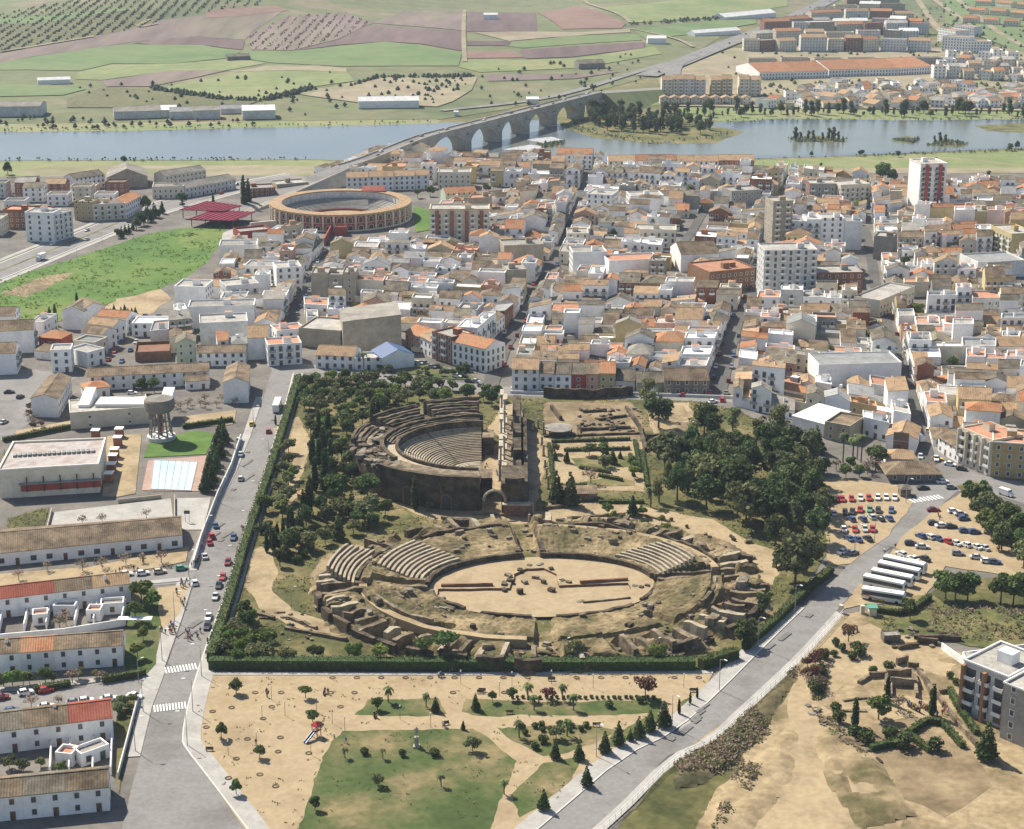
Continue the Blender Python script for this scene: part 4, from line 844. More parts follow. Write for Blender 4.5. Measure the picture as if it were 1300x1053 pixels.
for i, (x0, y0, x1, y1, m) in enumerate(((42, 796, 62, 790, 'roof_terrace'), (68, 784, 96, 780, 'concrete'), (110, 790, 128, 786, 'roof_terrace'), (128, 782, 158, 776, 'dark_render'), (92, 975, 102, 960, 'roof_terrace'), (104, 975, 140, 958, 'dark_render'))):
    bld(x0, y0, x1, y1 + 4, 4, 2.7, f'small white yard room with {"terracotta" if m == "roof_terrace" else "grey"} terrace, {nth(i + 1)} among the terrace yards', name='yard_room', cat='outbuilding', roof='flat', roofm=m, wall='white', win=(1, 0, 0, 0), group='yard rooms of the terraces', reg=False, parapet=.8)
o = MB(); o.box((0, 0, 2.4), 9, 2.2, .15); o = T(o.build('carport', M['white'], None, loc=(*G(172, 796), 0)), 'pale flat carport at the end of the terraces', 'carport')
for sx in (-4, 4):
    b = MB(); b.box((sx, 0, 0), .2, .2, 2.39); b.build('post', M['metal_grey'], o)
# ---- bottom right flats
qa = [G(1222, 925), G(1271, 945), G(1330, 910), G(1285, 893)]
FL = G(1219, 905); FR = G(1274, 928); d = (FR - FL).normalized(); nn = V2(-d.y, d.x)
qa = [FL, FR, FR + nn * 15, FL + nn * 15]
r = building(qa, 13.6, 'flat', 'white_grey', 'roof_gravel', 'apartment_block', 'four-storey brick flats with glazed white balconies and white cornice at the lower right', 'apartment block', win=(1, 0, 0, 0), single=True, gap=3.4, ww=2.3, wh=1.9, balc=(0,), storey=3.2, cornice='white', doors=False, shut=0, parapet=.5)
O = (r.location.x, r.location.y, 0); b = MB(); p = (qa[0] + qa[2]) / 2 + d * 1; b.box((*p, 13.62), 4, 3.4, 2.8, atan2(d.y, d.x), 0, 1); b.build('stair_hut', [M['white'], M['roof_white']], r, origin=O)
for t in (0, .48, .97):
    b = MB(); p = qa[0].lerp(qa[1], t) - nn * .65 + d * .4; b.box((*p, 0), .75, 1.3, 13.0, atan2(d.y, d.x)); b.build('brick_pier', M['brick_warm'], r, origin=O)
A = FR + d * 1.5 - nn * 4; B = A + d * 26
building([A, B, B + nn * 16, A + nn * 16], 14, 'flat', 'concrete', 'roof_gravel', 'apartment_block', 'tall grey rendered block with blank flank at the lower right corner', 'apartment block', win=(1, 0, 0, 0), single=True, doors=False, parapet=.5, cornice='white', gap=4.5)
building([G(1226, 868), G(1246, 874), G(1250, 852), G(1225, 846)], 3.2, 'mono', 'white', 'roof_gravel', 'outbuilding', 'low white annex beside the brick flats at the lower right', 'outbuilding', axis='u', rh=.6, win=(0, 0, 0, 0))
# ---- corner hotel with honeycomb balconies
A, Bc, Cc = G(1216, 588), G(1257, 606), G(1330, 612)
d1 = (Bc - A).normalized(); q1 = [A, Bc, Bc + V2(-d1.y, d1.x) * 13, A + V2(-d1.y, d1.x) * 13]
r = building(q1, 12.5, 'flat', 'cream', 'roof_terrace', 'corner_hotel', 'cream corner hotel with a grid of deep balconies at the plaza', 'hotel', win=(1, 0, 0, 1), doors=False, single=True, gap=2.7, balc=(0,), hut=1, parapet=.5, storey=3.1)
O = (r.location.x, r.location.y, 0)
for k in range(5):
    b = MB(); p = A.lerp(Bc, .01 + .245 * k); b.box((*(p + V2(d1.y, -d1.x) * .7), 3), .35, 1.3, 9.6, atan2(d1.y, d1.x)); b.build('balcony_fin', M['cream'], r, origin=O)
d2 = (Cc - Bc).normalized(); q2 = [Bc + d2 * .1, Cc, Cc + V2(-d2.y, d2.x) * 15, Bc + d2 * .1 + V2(-d2.y, d2.x) * 15]
building(q2, 12, 'flat', 'ochre', 'roof_terrace', 'apartment_block', 'ochre flats with red terrace beside the corner hotel', 'apartment block', win=(1, 0, 0, 0), doors=False, single=True, gap=3.4, hut=1, parapet=.6, cornice='white')
bld(1190, 573, 1216, 589, 10, 5.2, 'white house with brown roof left of the corner hotel', roof='gable', roofm='tile_brown', wall='white', win=(1, 0, 0, 1), single=True, **HOU)
# market hall with glass gables, pavilion with brown roof
bld(1124, 572, 1162, 576, 14, 5.2, 'small market hall with twin glazed gables beside the street', name='market_hall', cat='market hall', roof='gable', axis='v', roofm='tile_tan', wall='white', win=(1, 0, 0, 0), ww=5, wh=3, gap=6.5, doors=False)
bld(1128, 612, 1188, 612, 9, 3.6, 'dark pavilion with brown hipped roof above the car park', name='pavilion', cat='pavilion', roof='hip', roofm='tile_brown', wall='dark_render', win=(1, 0, 0, 0), over=1.6)
bld(1125, 594, 1160, 595, 8, 3.6, 'low building with tan hipped roof behind the dark pavilion', name='pavilion', cat='pavilion', roof='hip', roofm='tile_tan', wall='white', win=(0, 0, 0, 0), over=.8)
bld(1143, 632, 1156, 632, 4, 2.8, 'round-topped stone kiosk at the edge of the car park', name='kiosk', cat='kiosk', roof='hip', roofm='stone_grey', wall='stone_grey', win=(0, 0, 0, 0))
bld(1005, 545, 1045, 556, 16, 5, 'white shed with blue door beside the tall garden trees', name='warehouse', cat='warehouse', roof='mono', axis='u', rh=1, roofm='roof_white', wall='white', win=(0, 0, 0, 0))
bld(1046, 558, 1078, 564, 14, 6, 'beige tiled garage house left of the market hall', roof='flat', roofm='tile_brown', wall='beige', **HOU)
# ---- top left quarter
bld(34, 307, 70, 308, 12, 15.5, 'white five-storey hotel flank at the highway bend', wall='white', win=(1, 0, 0, 1), gap=4, **AP)
bld(70.5, 308, 94, 301, 12, 14, 'grey-balconied half of the white hotel at the highway bend', wall='white_grey', win=(1, 1, 0, 0), balc=(0,), **AP)
bld(5, 290, 62, 291, 12, 10, 'brick flats with red terrace roofs left of the white hotel', wall='brick', win=(1, 0, 0, 0), **{**AP, 'roofm': 'roof_terrace', 'hut': 2})
bld(95, 280, 118, 281, 11, 10.5, 'pale yellow flats left of the curved corner block', wall='yellow', win=(1, 0, 0, 0), **AP)
bld(118.5, 281, 160, 279, 11, 9, 'cream corner flats with long balconies and a grey roof', wall='cream', win=(1, 1, 0, 0), balc=(0,), **AP)
bld(160.5, 279, 180, 268, 11, 9, 'white flats with orange roof at the end of the cream corner flats', name='apartment_block', cat='apartment block', roof='gable', roofm='tile_orange', wall='white', win=(1, 1, 0, 0), doors=False)
bld(-60, 300, 3, 300, 14, 9, 'cream flats at the left frame edge by the highway', wall='cream', win=(1, 1, 0, 0), **AP)
bld(10, 246, 52, 244, 10, 7, 'white two-storey terrace at the river meadow far left', name='apartment_block', cat='apartment block', roof='gable', roofm='tile_grey', wall='white', win=(1, 0, 0, 0), doors=False)
bld(96, 244, 134, 238, 12, 8, 'white flats with grey roof left of the big grey hall', name='apartment_block', cat='apartment block', roof='gable', roofm='tile_grey', wall='white', win=(1, 1, 0, 0), doors=False)
bld(137, 240, 188, 238, 26, 7, 'big hall with grey gabled roof near the river', name='warehouse', cat='warehouse', roof='gable', axis='v', roofm='roof_asbestos', wall='beige', win=(0, 0, 0, 0))
bld(194, 253, 234, 252, 14, 7, 'cream arcaded school wing with grey roof facing the avenue of trees', name='school_building', cat='school', roof='flat', roofm='roof_asbestos', wall='cream', win=(1, 0, 0, 0), gap=2.6)
bld(236, 252, 300, 240, 13, 6, 'long grey-roofed school wing running to the right near the river', name='school_building', cat='school', roof='gable', roofm='roof_asbestos', wall='white_grey', win=(1, 0, 0, 0))
bld(210, 236, 262, 228, 12, 6, 'rear grey-roofed school wing near the river', name='school_building', cat='school', roof='gable', roofm='roof_asbestos', wall='cream', win=(1, 0, 0, 0))
bld(310, 258, 350, 256, 14, 8, 'brown flats left of the bullring beside the tall cypress', wall='brick', win=(1, 0, 0, 0), **AP)
bld(352, 250, 392, 247, 14, 7, 'beige house with flat roof behind the bullring left side', wall='beige', win=(1, 0, 0, 0), **AP)
rnd.seed(5)
for i in range(14):
    x, y = -70 + (i % 7) * 38 + (i // 7) * 14, 272 - (i // 7) * 20
    if i in (3, 4, 5, 6): x, y = 30 + (i - 3) * 30, 262 - (i % 2) * 5
    wl = rnd.choice(('white', 'cream', 'brick', 'white', 'white_grey'))
    A = G(x, y)
    if any(inside(A + V2(8, 5), e) or inside(A + V2(0, 0), e) or inside(A + V2(16, 0), e) for e in EXC): continue
    bld(x, y, x + 26, y, 11, rnd.uniform(6, 10), f'{ {"white": "white", "cream": "cream", "brick": "brick", "white_grey": "grey-white"}[wl]} flats, {nth(i + 1)} among the houses at the far left by the river', name='apartment_block', cat='apartment block', roof=rnd.choice(('gable', 'flat')), roofm=rnd.choice(('tile_tan', 'tile_grey', 'roof_gravel')), wall=wl, win=(1, 1, 0, 0), doors=False, group='flats at the far left by the river')
# red canopies
for i, (zc, cs) in enumerate(((5.2, ((227, 267), (284, 269), (308, 262), (262, 256))), (4.4, ((238, 279), (296, 281), (324, 270), (270, 267))))):
    q = [G(*p, zc) for p in cs]; c = sum(q, V2(0, 0)) / 4; root = empty('canopy', (*c, 0)); O = (*c, 0)
    T(root, ('dark red flat market canopy at the back beside the meadow', 'dark red flat market canopy in front beside the meadow')[i], 'canopy', 'red market canopies')
    mat('canopy_red', [(.20, .018, .045), (.25, .03, .06)], .3, 1, dvar=.1)
    b = MB(); b.prism(q, zc, zc + .3, 0, None, True); b.build('roof', M['canopy_red'], root, origin=O)
    for k in range(9):
        b = MB(); b.bar(q[0].lerp(q[1], (k + .5) / 9), q[3].lerp(q[2], (k + .5) / 9), .5, zc + .32, zc + .6); b.build('rib', M['canopy_red'], root, origin=O)
    for k in range(8):
        p = q[0].lerp(q[1], .04 + .92 * (k % 4) / 3).lerp(q[3].lerp(q[2], .04 + .92 * (k % 4) / 3), .08 if k < 4 else .9); b = MB(); b.box((*p, 0), .4, .4, zc - .01); b.build('post', M['metal_and_opening_dark'], root, origin=O)
    EXC.append(q)
bld(305, 304, 345, 300, 12, 3.2, 'low red-walled lot between canopy and bullring', name='walled_lot', cat='walled lot', roof='flat', roofm='roof_gravel', wall='red_wall', win=(0, 0, 0, 0), parapet=1)
for p in ((282, 288), (300, 292), (292, 322)): pass
sheet('lane', [(279, 316), (283, 297), (300, 290), (306, 312)], 'pavement', .12)
# ------------------------------------------------------------------ the rest of the town, block by block
STREETS = {
 'A': [G(*p) for p in ((352, 462), (363, 420), (375, 390), (391, 363), (411, 332), (426, 305))],
 'B': [G(*p) for p in ((622, 492), (640, 440), (665, 401), (691, 353), (714, 310), (726, 282), (742, 238), (747, 218))],
 'C': [G(*p) for p in ((910, 508), (922, 453), (934, 410), (945, 398), (960, 368), (968, 332), (978, 292), (990, 250))],
 'D': [G(*p) for p in ((1180, 590), (1158, 512), (1145, 461), (1122, 403), (1112, 368), (1106, 330), (1098, 290))],
 'E': [G(*p) for p in ((835, 352), (848, 335), (863, 315), (879, 294), (894, 268))],
 'F': [G(*p) for p in ((1330, 420), (1275, 335), (1262, 290))],
 'G': GST + [G(215, 388)]}
for k in 'ABCDEF': strip('street', STREETS[k], 6.4 if k in 'BC' else 5, 'asphalt_dark', .05)
EXC.append([G(335, 308), G(335, 236), G(530, 232), G(556, 262), G(556, 296), G(520, 312), G(440, 316)])   # bullring and its lawns
BLOCKS = [  # near-left, near-right, far-right, far-left; phrase
 ([(392, 436), (606, 448), (652, 408), (386, 396)], 'behind the cinema'), ([(394, 388), (654, 404), (704, 318), (430, 312)], 'below the bullring'),
 ([(528, 308), (708, 312), (736, 244), (560, 264)], 'right of the bullring'), ([(400, 232), (736, 240), (742, 209), (470, 208)], 'between bullring and river'),
 ([(236, 440), (346, 436), (404, 316), (296, 318)], 'left of the bullring street'),
 ([(262, 472), (336, 468), (346, 444), (252, 446)], 'at the avenue head'), ([(188, 452), (250, 446), (236, 412), (200, 416)], 'beside the pale green house'), ([(310, 336), (398, 332), (424, 304), (352, 312)], 'at the bullring lawns'), ([(-80, 444), (42, 440), (74, 420), (-80, 418)], 'at the left edge'),
 ([(652, 482), (896, 486), (928, 402), (676, 402)], 'above the coloured terrace'), ([(680, 394), (936, 394), (958, 328), (722, 310)], 'behind the walled garden'),
 ([(724, 304), (962, 320), (980, 250), (748, 240)], 'between the two middle streets'), ([(752, 236), (986, 248), (1000, 222), (756, 212)], 'along the river front'),
 ([(930, 516), (1160, 570), (1116, 402), (948, 404)], 'left of the narrow street'), ([(960, 396), (1112, 398), (1100, 322), (978, 324)], 'around the eight-storey tower'),
 ([(984, 320), (1098, 318), (1100, 236), (1004, 224)], 'around the slim tower'),
 ([(1188, 580), (1330, 594), (1400, 400), (1134, 402)], 'right of the narrow street'), ([(1130, 398), (1330, 398), (1300, 324), (1116, 330)], 'behind the hotel quarter'),
 ([(1112, 326), (1400, 320), (1400, 242), (1104, 240)], 'around the tallest tower')]
rnd.seed(21)
WALLP = ['white'] * 22 + ['white_grey'] * 3 + ['cream'] * 3 + ['beige'] * 2 + ['concrete', 'ochre', 'pink_wall', 'brick', 'yellow']
WNAME = {'white': 'white', 'white_grey': 'grey-white', 'cream': 'cream', 'beige': 'beige', 'concrete': 'grey', 'ochre': 'ochre', 'pink_wall': 'pink', 'brick': 'brick', 'yellow': 'yellow'}
ROOFP = ['tile_brown'] * 9 + ['tile_grey'] * 6 + ['tile_orange'] * 4 + ['tile_tan'] * 6
RNAME = {'tile_brown': 'brown tiles', 'tile_grey': 'grey tiles', 'tile_orange': 'orange tiles', 'tile_tan': 'tan tiles', 'roof_gravel': 'flat grey roof', 'roof_white': 'flat white roof', 'roof_terrace': 'terracotta terrace', 'roof_sheet': 'metal sheeting', 'roof_asbestos': 'grey sheeting'}
NH = [0]; PATIO = []
for px, phrase in BLOCKS:
    NL, NR, FR, FL = [G(*p) for p in px]
    near = ((NL + NR) / 2).y < 900
    dep = ((FL + FR) / 2 - (NL + NR) / 2).length
    nr = max(1, round(dep / rnd.uniform(12.5, 14.5)))
    vs = [(j + (rnd.uniform(-.16, .16) if 0 < j < nr else 0)) / nr for j in range(nr + 1)]
    P = lambda u, v: NL.lerp(NR, u).lerp(FL.lerp(FR, u), v)
    for j in range(nr):
        wd = (P(1, vs[j]) - P(0, vs[j])).length; us = [0.0]
        while us[-1] < 1:
            us.append(us[-1] + rnd.uniform(6.5, 14.5) / wd)
        us = [u / us[-1] for u in us]; cnt = 0
        for i in range(len(us) - 1):
            u0, u1 = us[i], us[i + 1]; e = .06 / wd
            q = [P(u0 + e, vs[j] + .002), P(u1 - e, vs[j] + .002), P(u1 - e, vs[j + 1] - .002), P(u0 + e, vs[j + 1] - .002)]
            c = sum(q, V2(0, 0)) / 4; qs_ = [c + (p - c) * .8 for p in q]
            if any(inside(p, ex) for ex in EXC for p in qs_ + [c]) or any(inside(sum(ex, V2(0, 0)) / len(ex), q) for ex in EXC): continue
            if any(min(dist_line(c, STREETS[s]), *[dist_line(p, STREETS[s]) + 1.5 for p in q]) < 3.5 for s in 'ABCDEF'): continue
            if rnd.random() < .035: PATIO.append((c, P(u1, vs[j]) - P(u0, vs[j]))); continue
            cnt += 1; NH[0] += 1
            wl = rnd.choice(WALLP); flat_ = rnd.random() < .33
            nf = rnd.choices((1, 2, 3, 4), (20, 53, 21, 6))[0] if near else rnd.choices((1, 2, 3, 4), (10, 46, 30, 14))[0]
            if flat_ and nf == 1: nf = 2
            h = nf * 2.85 + rnd.uniform(-.1, 1.7)
            rf = rnd.choice(('roof_gravel', 'roof_gravel', 'roof_terrace', 'roof_terrace', 'roof_white', 'roof_white', 'roof_sheet')) if flat_ else rnd.choice(ROOFP)
            if not flat_ and rnd.random() < .08: rf = rnd.choice(('roof_asbestos', 'roof_sheet'))
            edgeL, edgeR = i == 0, i == len(us) - 2
            ax = 'v' if (edgeL or edgeR) and rnd.random() < .75 else rnd.choice(('u', 'u', 'v'))
            ann = None; qm = q
            if rnd.random() < .72:
                s = rnd.uniform(.5, .72); t = rnd.uniform(.8, 1.0); front = rnd.random() < .6
                mk = lambda a0, a1, b0, b1: [q[0].lerp(q[1], a).lerp(q[3].lerp(q[2], a), b2) for a, b2 in ((a0, b0), (a1, b0), (a1, b1), (a0, b1))]
                if (edgeL or edgeR) and rnd.random() < .8:
                    qm = mk(0, s, 0, 1) if edgeL else mk(1 - s, 1, 0, 1)
                    w2 = rnd.uniform(.4, .9); b0 = rnd.choice((0.01, 1 - w2 - .01))
                    qa = mk(s + .01, .99, b0, b0 + w2) if edgeL else mk(.01, 1 - s - .01, b0, b0 + w2); axa = rnd.choice(('v', '-v', 'u'))
                elif front:
                    qm = mk(0, 1, 0, s); a1 = rnd.uniform(.4, .95); a0 = rnd.choice((.01, .99 - a1)); qa = mk(a0, a0 + a1, s + .01, t); axa = rnd.choice(('-u', 'v', '-u'))
                else:
                    qm = mk(0, 1, 1 - s, 1); a1 = rnd.uniform(.4, .95); a0 = rnd.choice((.01, .99 - a1)); qa = mk(a0, a0 + a1, 1 - t, 1 - s - .01); axa = rnd.choice(('u', '-v', 'u'))
                ann = (qa, rnd.uniform(2.6, min(h - .8, 4.6)), rnd.choice(('mono', 'mono', 'flat')), rnd.choice(ROOFP + ['roof_asbestos', 'roof_terrace', 'roof_white', 'roof_gravel']), axa)
            big = nf >= 3
            rt = 'flat' if flat_ else (rnd.choices(('gable', 'hip', 'mono'), (72, 12, 16))[0])
            lab = f'{WNAME[wl]} {("one", "two", "three", "four")[nf - 1]}-storey {"flats" if nf == 4 else "house"}, {RNAME[rf]}, {nth(cnt)} from left, {nth(j + 1)} row {phrase}'
            kn = 'apartment_block' if nf == 4 else 'three_storey_house' if big else 'flat_roofed_house' if flat_ else 'cottage' if nf == 1 else 'lean_to_house' if rt == 'mono' else 'hip_roofed_house' if rt == 'hip' else 'town_house'
            building(qm, h, rt, wl, rf, kn, lab.replace('one-storey house', 'low cottage') if nf == 1 else lab, {'apartment_block': 'apartment block', 'three_storey_house': 'tall house', 'flat_roofed_house': 'flat-roofed house', 'cottage': 'cottage', 'lean_to_house': 'house', 'hip_roofed_house': 'house', 'town_house': 'house'}[kn], {'apartment_block': 'flats', 'three_storey_house': 'tall houses', 'flat_roofed_house': 'flat-roofed houses', 'cottage': 'cottages', 'lean_to_house': 'lean-to houses', 'hip_roofed_house': 'hip-roofed houses', 'town_house': 'houses'}[kn] + ' in the old town blocks', axis=ax, rh=None if rt != 'mono' else rnd.uniform(1, 2.2),
                     win=(1 if (j == 0 or rnd.random() < .36) else 0, 1 if edgeR or rnd.random() < .12 else 0, 0, 1 if edgeL or rnd.random() < .2 else 0), gap=rnd.uniform(2.5, 3.4), storey=2.95, hut=1 if flat_ and rnd.random() < .7 else 0,
                     chimney=1 if rnd.random() < .22 else 0, annexe=ann, reg=False, balc=(0, 1, 3) if big else (), parapet=rnd.uniform(.4, 1.1), tank=rnd.random() < .06, over=rnd.uniform(.15, .4), lot=q if ann else None, skip=.16)
print('HOUSES', NH[0])
# ------------------------------------------------------------------ suburb beyond the river
rnd.seed(8)
def far_bld(x0, y0, x1, y1, dp, h, label, **k):
    q = quad_px(x0, y0, x1, y1, dp); z = min(hz(p.x, p.y) for p in q) + .6
    return building(q, h, label=label, z0=z, reg=False, doors=False, **k)
FB = dict(name='housing_block', cat='housing block')
for i, x in enumerate((840, 868, 902, 938)):
    for k in (0, 1):
        far_bld(x + k * 14, 122, x + k * 14 + 13.5, 122, 14, 14 + (i + k) % 2, f'ochre-trimmed flats with orange roof, {nth(i * 2 + k + 1)} from the left above the wooded bank', roof='gable', roofm='tile_tan', wall=('cream', 'white_grey', 'yellow', 'cream')[i], win=(1, 1, 0, 0), balc=(0,), group='ochre flats above the wooded bank', **FB)
for i in range(9):
    far_bld(838 + i * 13, 134, 850 + i * 13, 134, 10, 5.5, f'small gabled house with orange roof, {nth(i + 1)} in the row below the ochre flats', roof='gable', axis='v', roofm='tile_tan', wall='cream', win=(1, 0, 0, 0), group='gabled houses below the ochre flats', name='gabled_house', cat='gabled house')
for i in range(5):
    far_bld(964 + i * 44, 102 - i * 1.6, 1007 + i * 44, 100.5 - i * 1.6, 60, 7, f'white flats under terracotta roof, {nth(i + 1)} segment from the left of the long suburb block', roof='gable', axis='u', rh=6, roofm='tile_orange', wall='white', win=(1, 0, 0, 0), group='long terracotta suburb block', **FB)
for i in range(6):
    far_bld(950 + i * 42, 86 - (i % 2), 986 + i * 42, 86 - (i % 2), 9, 8, f'grey flats, {nth(i + 1)} from the left behind the long terracotta block', roof='flat', roofm='roof_gravel', wall=rnd.choice(('beige', 'concrete', 'cream')), win=(1, 0, 0, 0), group='flats behind the terracotta block', **FB)
n = 0
for r_, (y, x0, x1) in enumerate(((66, 944, 1180), (56, 960, 1180), (44, 970, 1180), (34, 1000, 1170), (24, 1030, 1160), (14, 1060, 1160), (6, 1075, 1150))):
    x = x0; k = 0
    while x < x1 - 14:
        wd = rnd.uniform(18, 40); k += 1
        far_bld(x, y, min(x + wd, x1), y + rnd.uniform(-.6, .6), 14, rnd.uniform(11, 16) if r_ < 3 else rnd.uniform(6, 10), f'suburb flats, {nth(k)} from the left in {nth(r_ + 1)} row behind the terracotta block', roof=rnd.choice(('flat', 'gable')), roofm=rnd.choice(('tile_tan', 'roof_gravel', 'tile_orange', 'roof_white')), wall=rnd.choice(('beige', 'cream', 'cream', 'brick', 'white_grey')), win=(1, 0, 0, 1), group='suburb flats', **FB)
        x += wd + rnd.uniform(1, 5)
for i, (x0, y0, x1, y1, dp, h) in enumerate(((1195, 66, 1228, 68, 18, 16), (1228, 68, 1258, 68, 18, 12), (1190, 52, 1212, 56, 18, 14), (1210, 44, 1236, 46, 14, 10))):
    far_bld(x0, y0, x1, y1, dp, h, f'big white factory block, {nth(i + 1)} from the front right of the suburb', roof='flat', roofm='tile_tan', wall='white', win=(1, 0, 0, 1), name='factory', cat='factory', group='white factory blocks')
k = 0
for y in (138, 133, 128, 122, 116, 110, 104):
    x = 975 + (138 - y) * 2.2
    while x < 1345:
        if rnd.random() < .82:
            k += 1
            if k <= 90: far_bld(x, y + rnd.uniform(-1.5, 1.5), x + rnd.uniform(9, 17), y + rnd.uniform(-1.5, 1.5), rnd.uniform(9, 14), rnd.uniform(3.5, 7), f'small {("white", "white", "cream")[k % 3]} house, {nth(k)} in the cottage quarter on the far river bank', roof=rnd.choice(('gable', 'flat', 'gable')), axis=rnd.choice('uv'), roofm=rnd.choice(('tile_tan', 'tile_orange', 'tile_brown', 'roof_gravel')), wall=('white', 'white', 'cream')[k % 3], win=(1, 0, 0, 0), group='cottages on the far bank', name='bungalow', cat='bungalow')
        x += rnd.uniform(13, 24)
for i in range(26):
    x, y = 1185 + (i % 7) * 19 + (i // 7) * 6, 100 - (i // 7) * 8 + (i % 7) * .8
    far_bld(x, y, x + rnd.uniform(10, 16), y + .5, 12, rnd.uniform(6, 12), f'pale suburb building, {nth(i + 1)} behind the cottages at the right', roof=rnd.choice(('gable', 'flat')), roofm=rnd.choice(('tile_tan', 'roof_gravel', 'tile_orange')), wall=rnd.choice(('white', 'cream', 'white_grey')), win=(1, 0, 0, 1), group='suburb buildings behind the cottages', **FB)
for i in range(14):
    x, y = 1222 + (i % 5) * 26 + (i // 5) * 8, 30 - (i // 5) * 11 + (i % 5) * 2
    far_bld(x, y, x + 19, y + 1, 12, 7, f'orange-roofed terrace, {nth(i + 1)} in the estate at the far right', roof='gable', roofm='tile_orange', wall='cream', win=(1, 0, 0, 0), group='terraces at the far right', **FB)
# sheds and farms beyond the river
SH = [(145, 153, 205, 151, 24, 6, 'roof_asbestos'), (186, 151, 225, 150, 20, 6, 'roof_white'), (216, 153, 250, 152, 18, 6, 'roof_sheet'), (245, 153, 280, 152, 16, 7, 'roof_asbestos'), (308, 153, 350, 152, 26, 7, 'roof_white'), (-60, 150, 52, 149, 26, 8, 'roof_asbestos'), (280, 146, 318, 145, 12, 4, 'roof_sheet')]
for i, (x0, y0, x1, y1, dp, h, rf) in enumerate(SH):
    far_bld(x0, y0, x1, y1, dp, h, f'{("pale", "white", "grey", "dark", "cream", "long blue-grey", "low")[i]} industrial shed on the far bank left of the bridge, near the river', name='warehouse', cat='warehouse', roof='gable', axis='u', rh=2.5, roofm=rf, wall='white_grey', win=(0, 0, 0, 0))
FM = [(48, 108, 90, 107, 10, 4, 'long white farm shed at the far left fields'), (455, 139, 532, 138, 14, 6, 'long blue-white works building below the quarry'), (614, 26, 632, 25, 10, 6, 'white farmhouse alone on the ploughed hill'), (289, 78, 318, 76, 10, 4, 'dark farmstead among the green fields'),
      (822, 56, 846, 56, 12, 6, 'white farmhouse beside the bridge road'), (735, 88, 768, 86, 14, 5, 'dark roadside sheds below the bridge road'), (920, 26, 985, 22, 20, 6, 'long white factory hall beside the top of the road'), (882, 46, 940, 44, 14, 5, 'lower white factory hall beside the road'), (668, 133, 684, 133, 8, 4, 'small white gatehouse beside the bridge end'),
      (576, 148, 582, 148, 4, 3, 'tiny white hut on the bank left of the bridge'), (1040, 20, 1075, 19, 14, 8, 'orange-roofed block at the top beside the road')]
for x0, y0, x1, y1, dp, h, lb in FM: far_bld(x0, y0, x1, y1, dp, h, lb, name='farm_building', cat='farm building', roof='gable', axis='u', roofm='roof_white' if 'white' in lb else 'tile_grey', wall='white' if 'white' in lb else 'dark_render', win=(0, 0, 0, 0))
# ------------------------------------------------------------------ stones
def rock_mesh(name, seed, m, amp=.22, cuts=1):
    bm = bmesh.new(); bmesh.ops.create_cube(bm, size=1); bmesh.ops.subdivide_edges(bm, edges=bm.edges[:], cuts=cuts, use_grid_fill=True)
    for v in bm.verts:
        q = Vector((noise.noise(v.co * 1.7 + Vector((seed * 7.1, 0, 0))), noise.noise(v.co * 1.7 + Vector((0, seed * 5.3, 9))), noise.noise(v.co * 1.7 + Vector((3, 0, seed * 3.7)))))
        v.co += q * amp * 1.6; v.co *= 1 - .16 * max(0, v.co.length - .62) * 2
        v.co.z += .5
    me = bpy.data.meshes.new(name); bm.to_mesh(me); bm.free(); me.materials.append(M[m]); return me
ROCK = [rock_mesh('stone_block', i, ('stone', 'stone_grey', 'stone_dark')[i % 3], .2, 1) for i in range(9)]
def block(parent, O, p, z, sx, sy, sz, rz=None, name='stone_block', k=None):
    me = ROCK[rnd.randrange(9) if k is None else k]
    return link(name, me, parent, (p[0] - O[0], p[1] - O[1], z - (O[2] if len(O) > 2 else 0)), rnd.uniform(0, 6) if rz is None else rz, (sx, sy, sz))
def ruin_wall(parent, O, a, b_, th, h, m='stone', z=0, name='wall', jag=.5, seg=2.2):
    """rough broken wall with an uneven top"""
    a, b_ = V2(*a), V2(*b_); L = (b_ - a).length; n = max(2, int(L / seg)); d = (b_ - a) / n; nn = V2(-d.y, d.x).normalized() * th / 2
    b = MB(); ts = []
    for i in range(n + 1):
        p = a + d * i; q = noise.noise(Vector((p.x * .35, p.y * .35, h))) * jag * h + rnd.uniform(-.12, .12) * h * jag
        w_ = 1 + rnd.uniform(-.15, .15); k = len(b.v); zt = z + max(.25, h + q)
        b.v += [(*(p - nn * w_), z - .1), (*(p + nn * w_), z - .1), (*(p + nn * w_ * .8), zt), (*(p - nn * w_ * .8), zt + rnd.uniform(-.15, .15))]
        if i:
            j = k - 4
            for u, v in ((0, 1), (1, 2), (2, 3), (3, 0)): b.f.append((j + v, j + u, k + u, k + v)); b.m.append(0)
        else: b.f.append((k, k + 1, k + 2, k + 3)); b.m.append(0)
    k = len(b.v) - 4; b.f.append((k + 3, k + 2, k + 1, k)); b.m.append(0)
    return b.build(name, M[m], parent, origin=(O[0], O[1], O[2] if len(O) > 2 else 0))
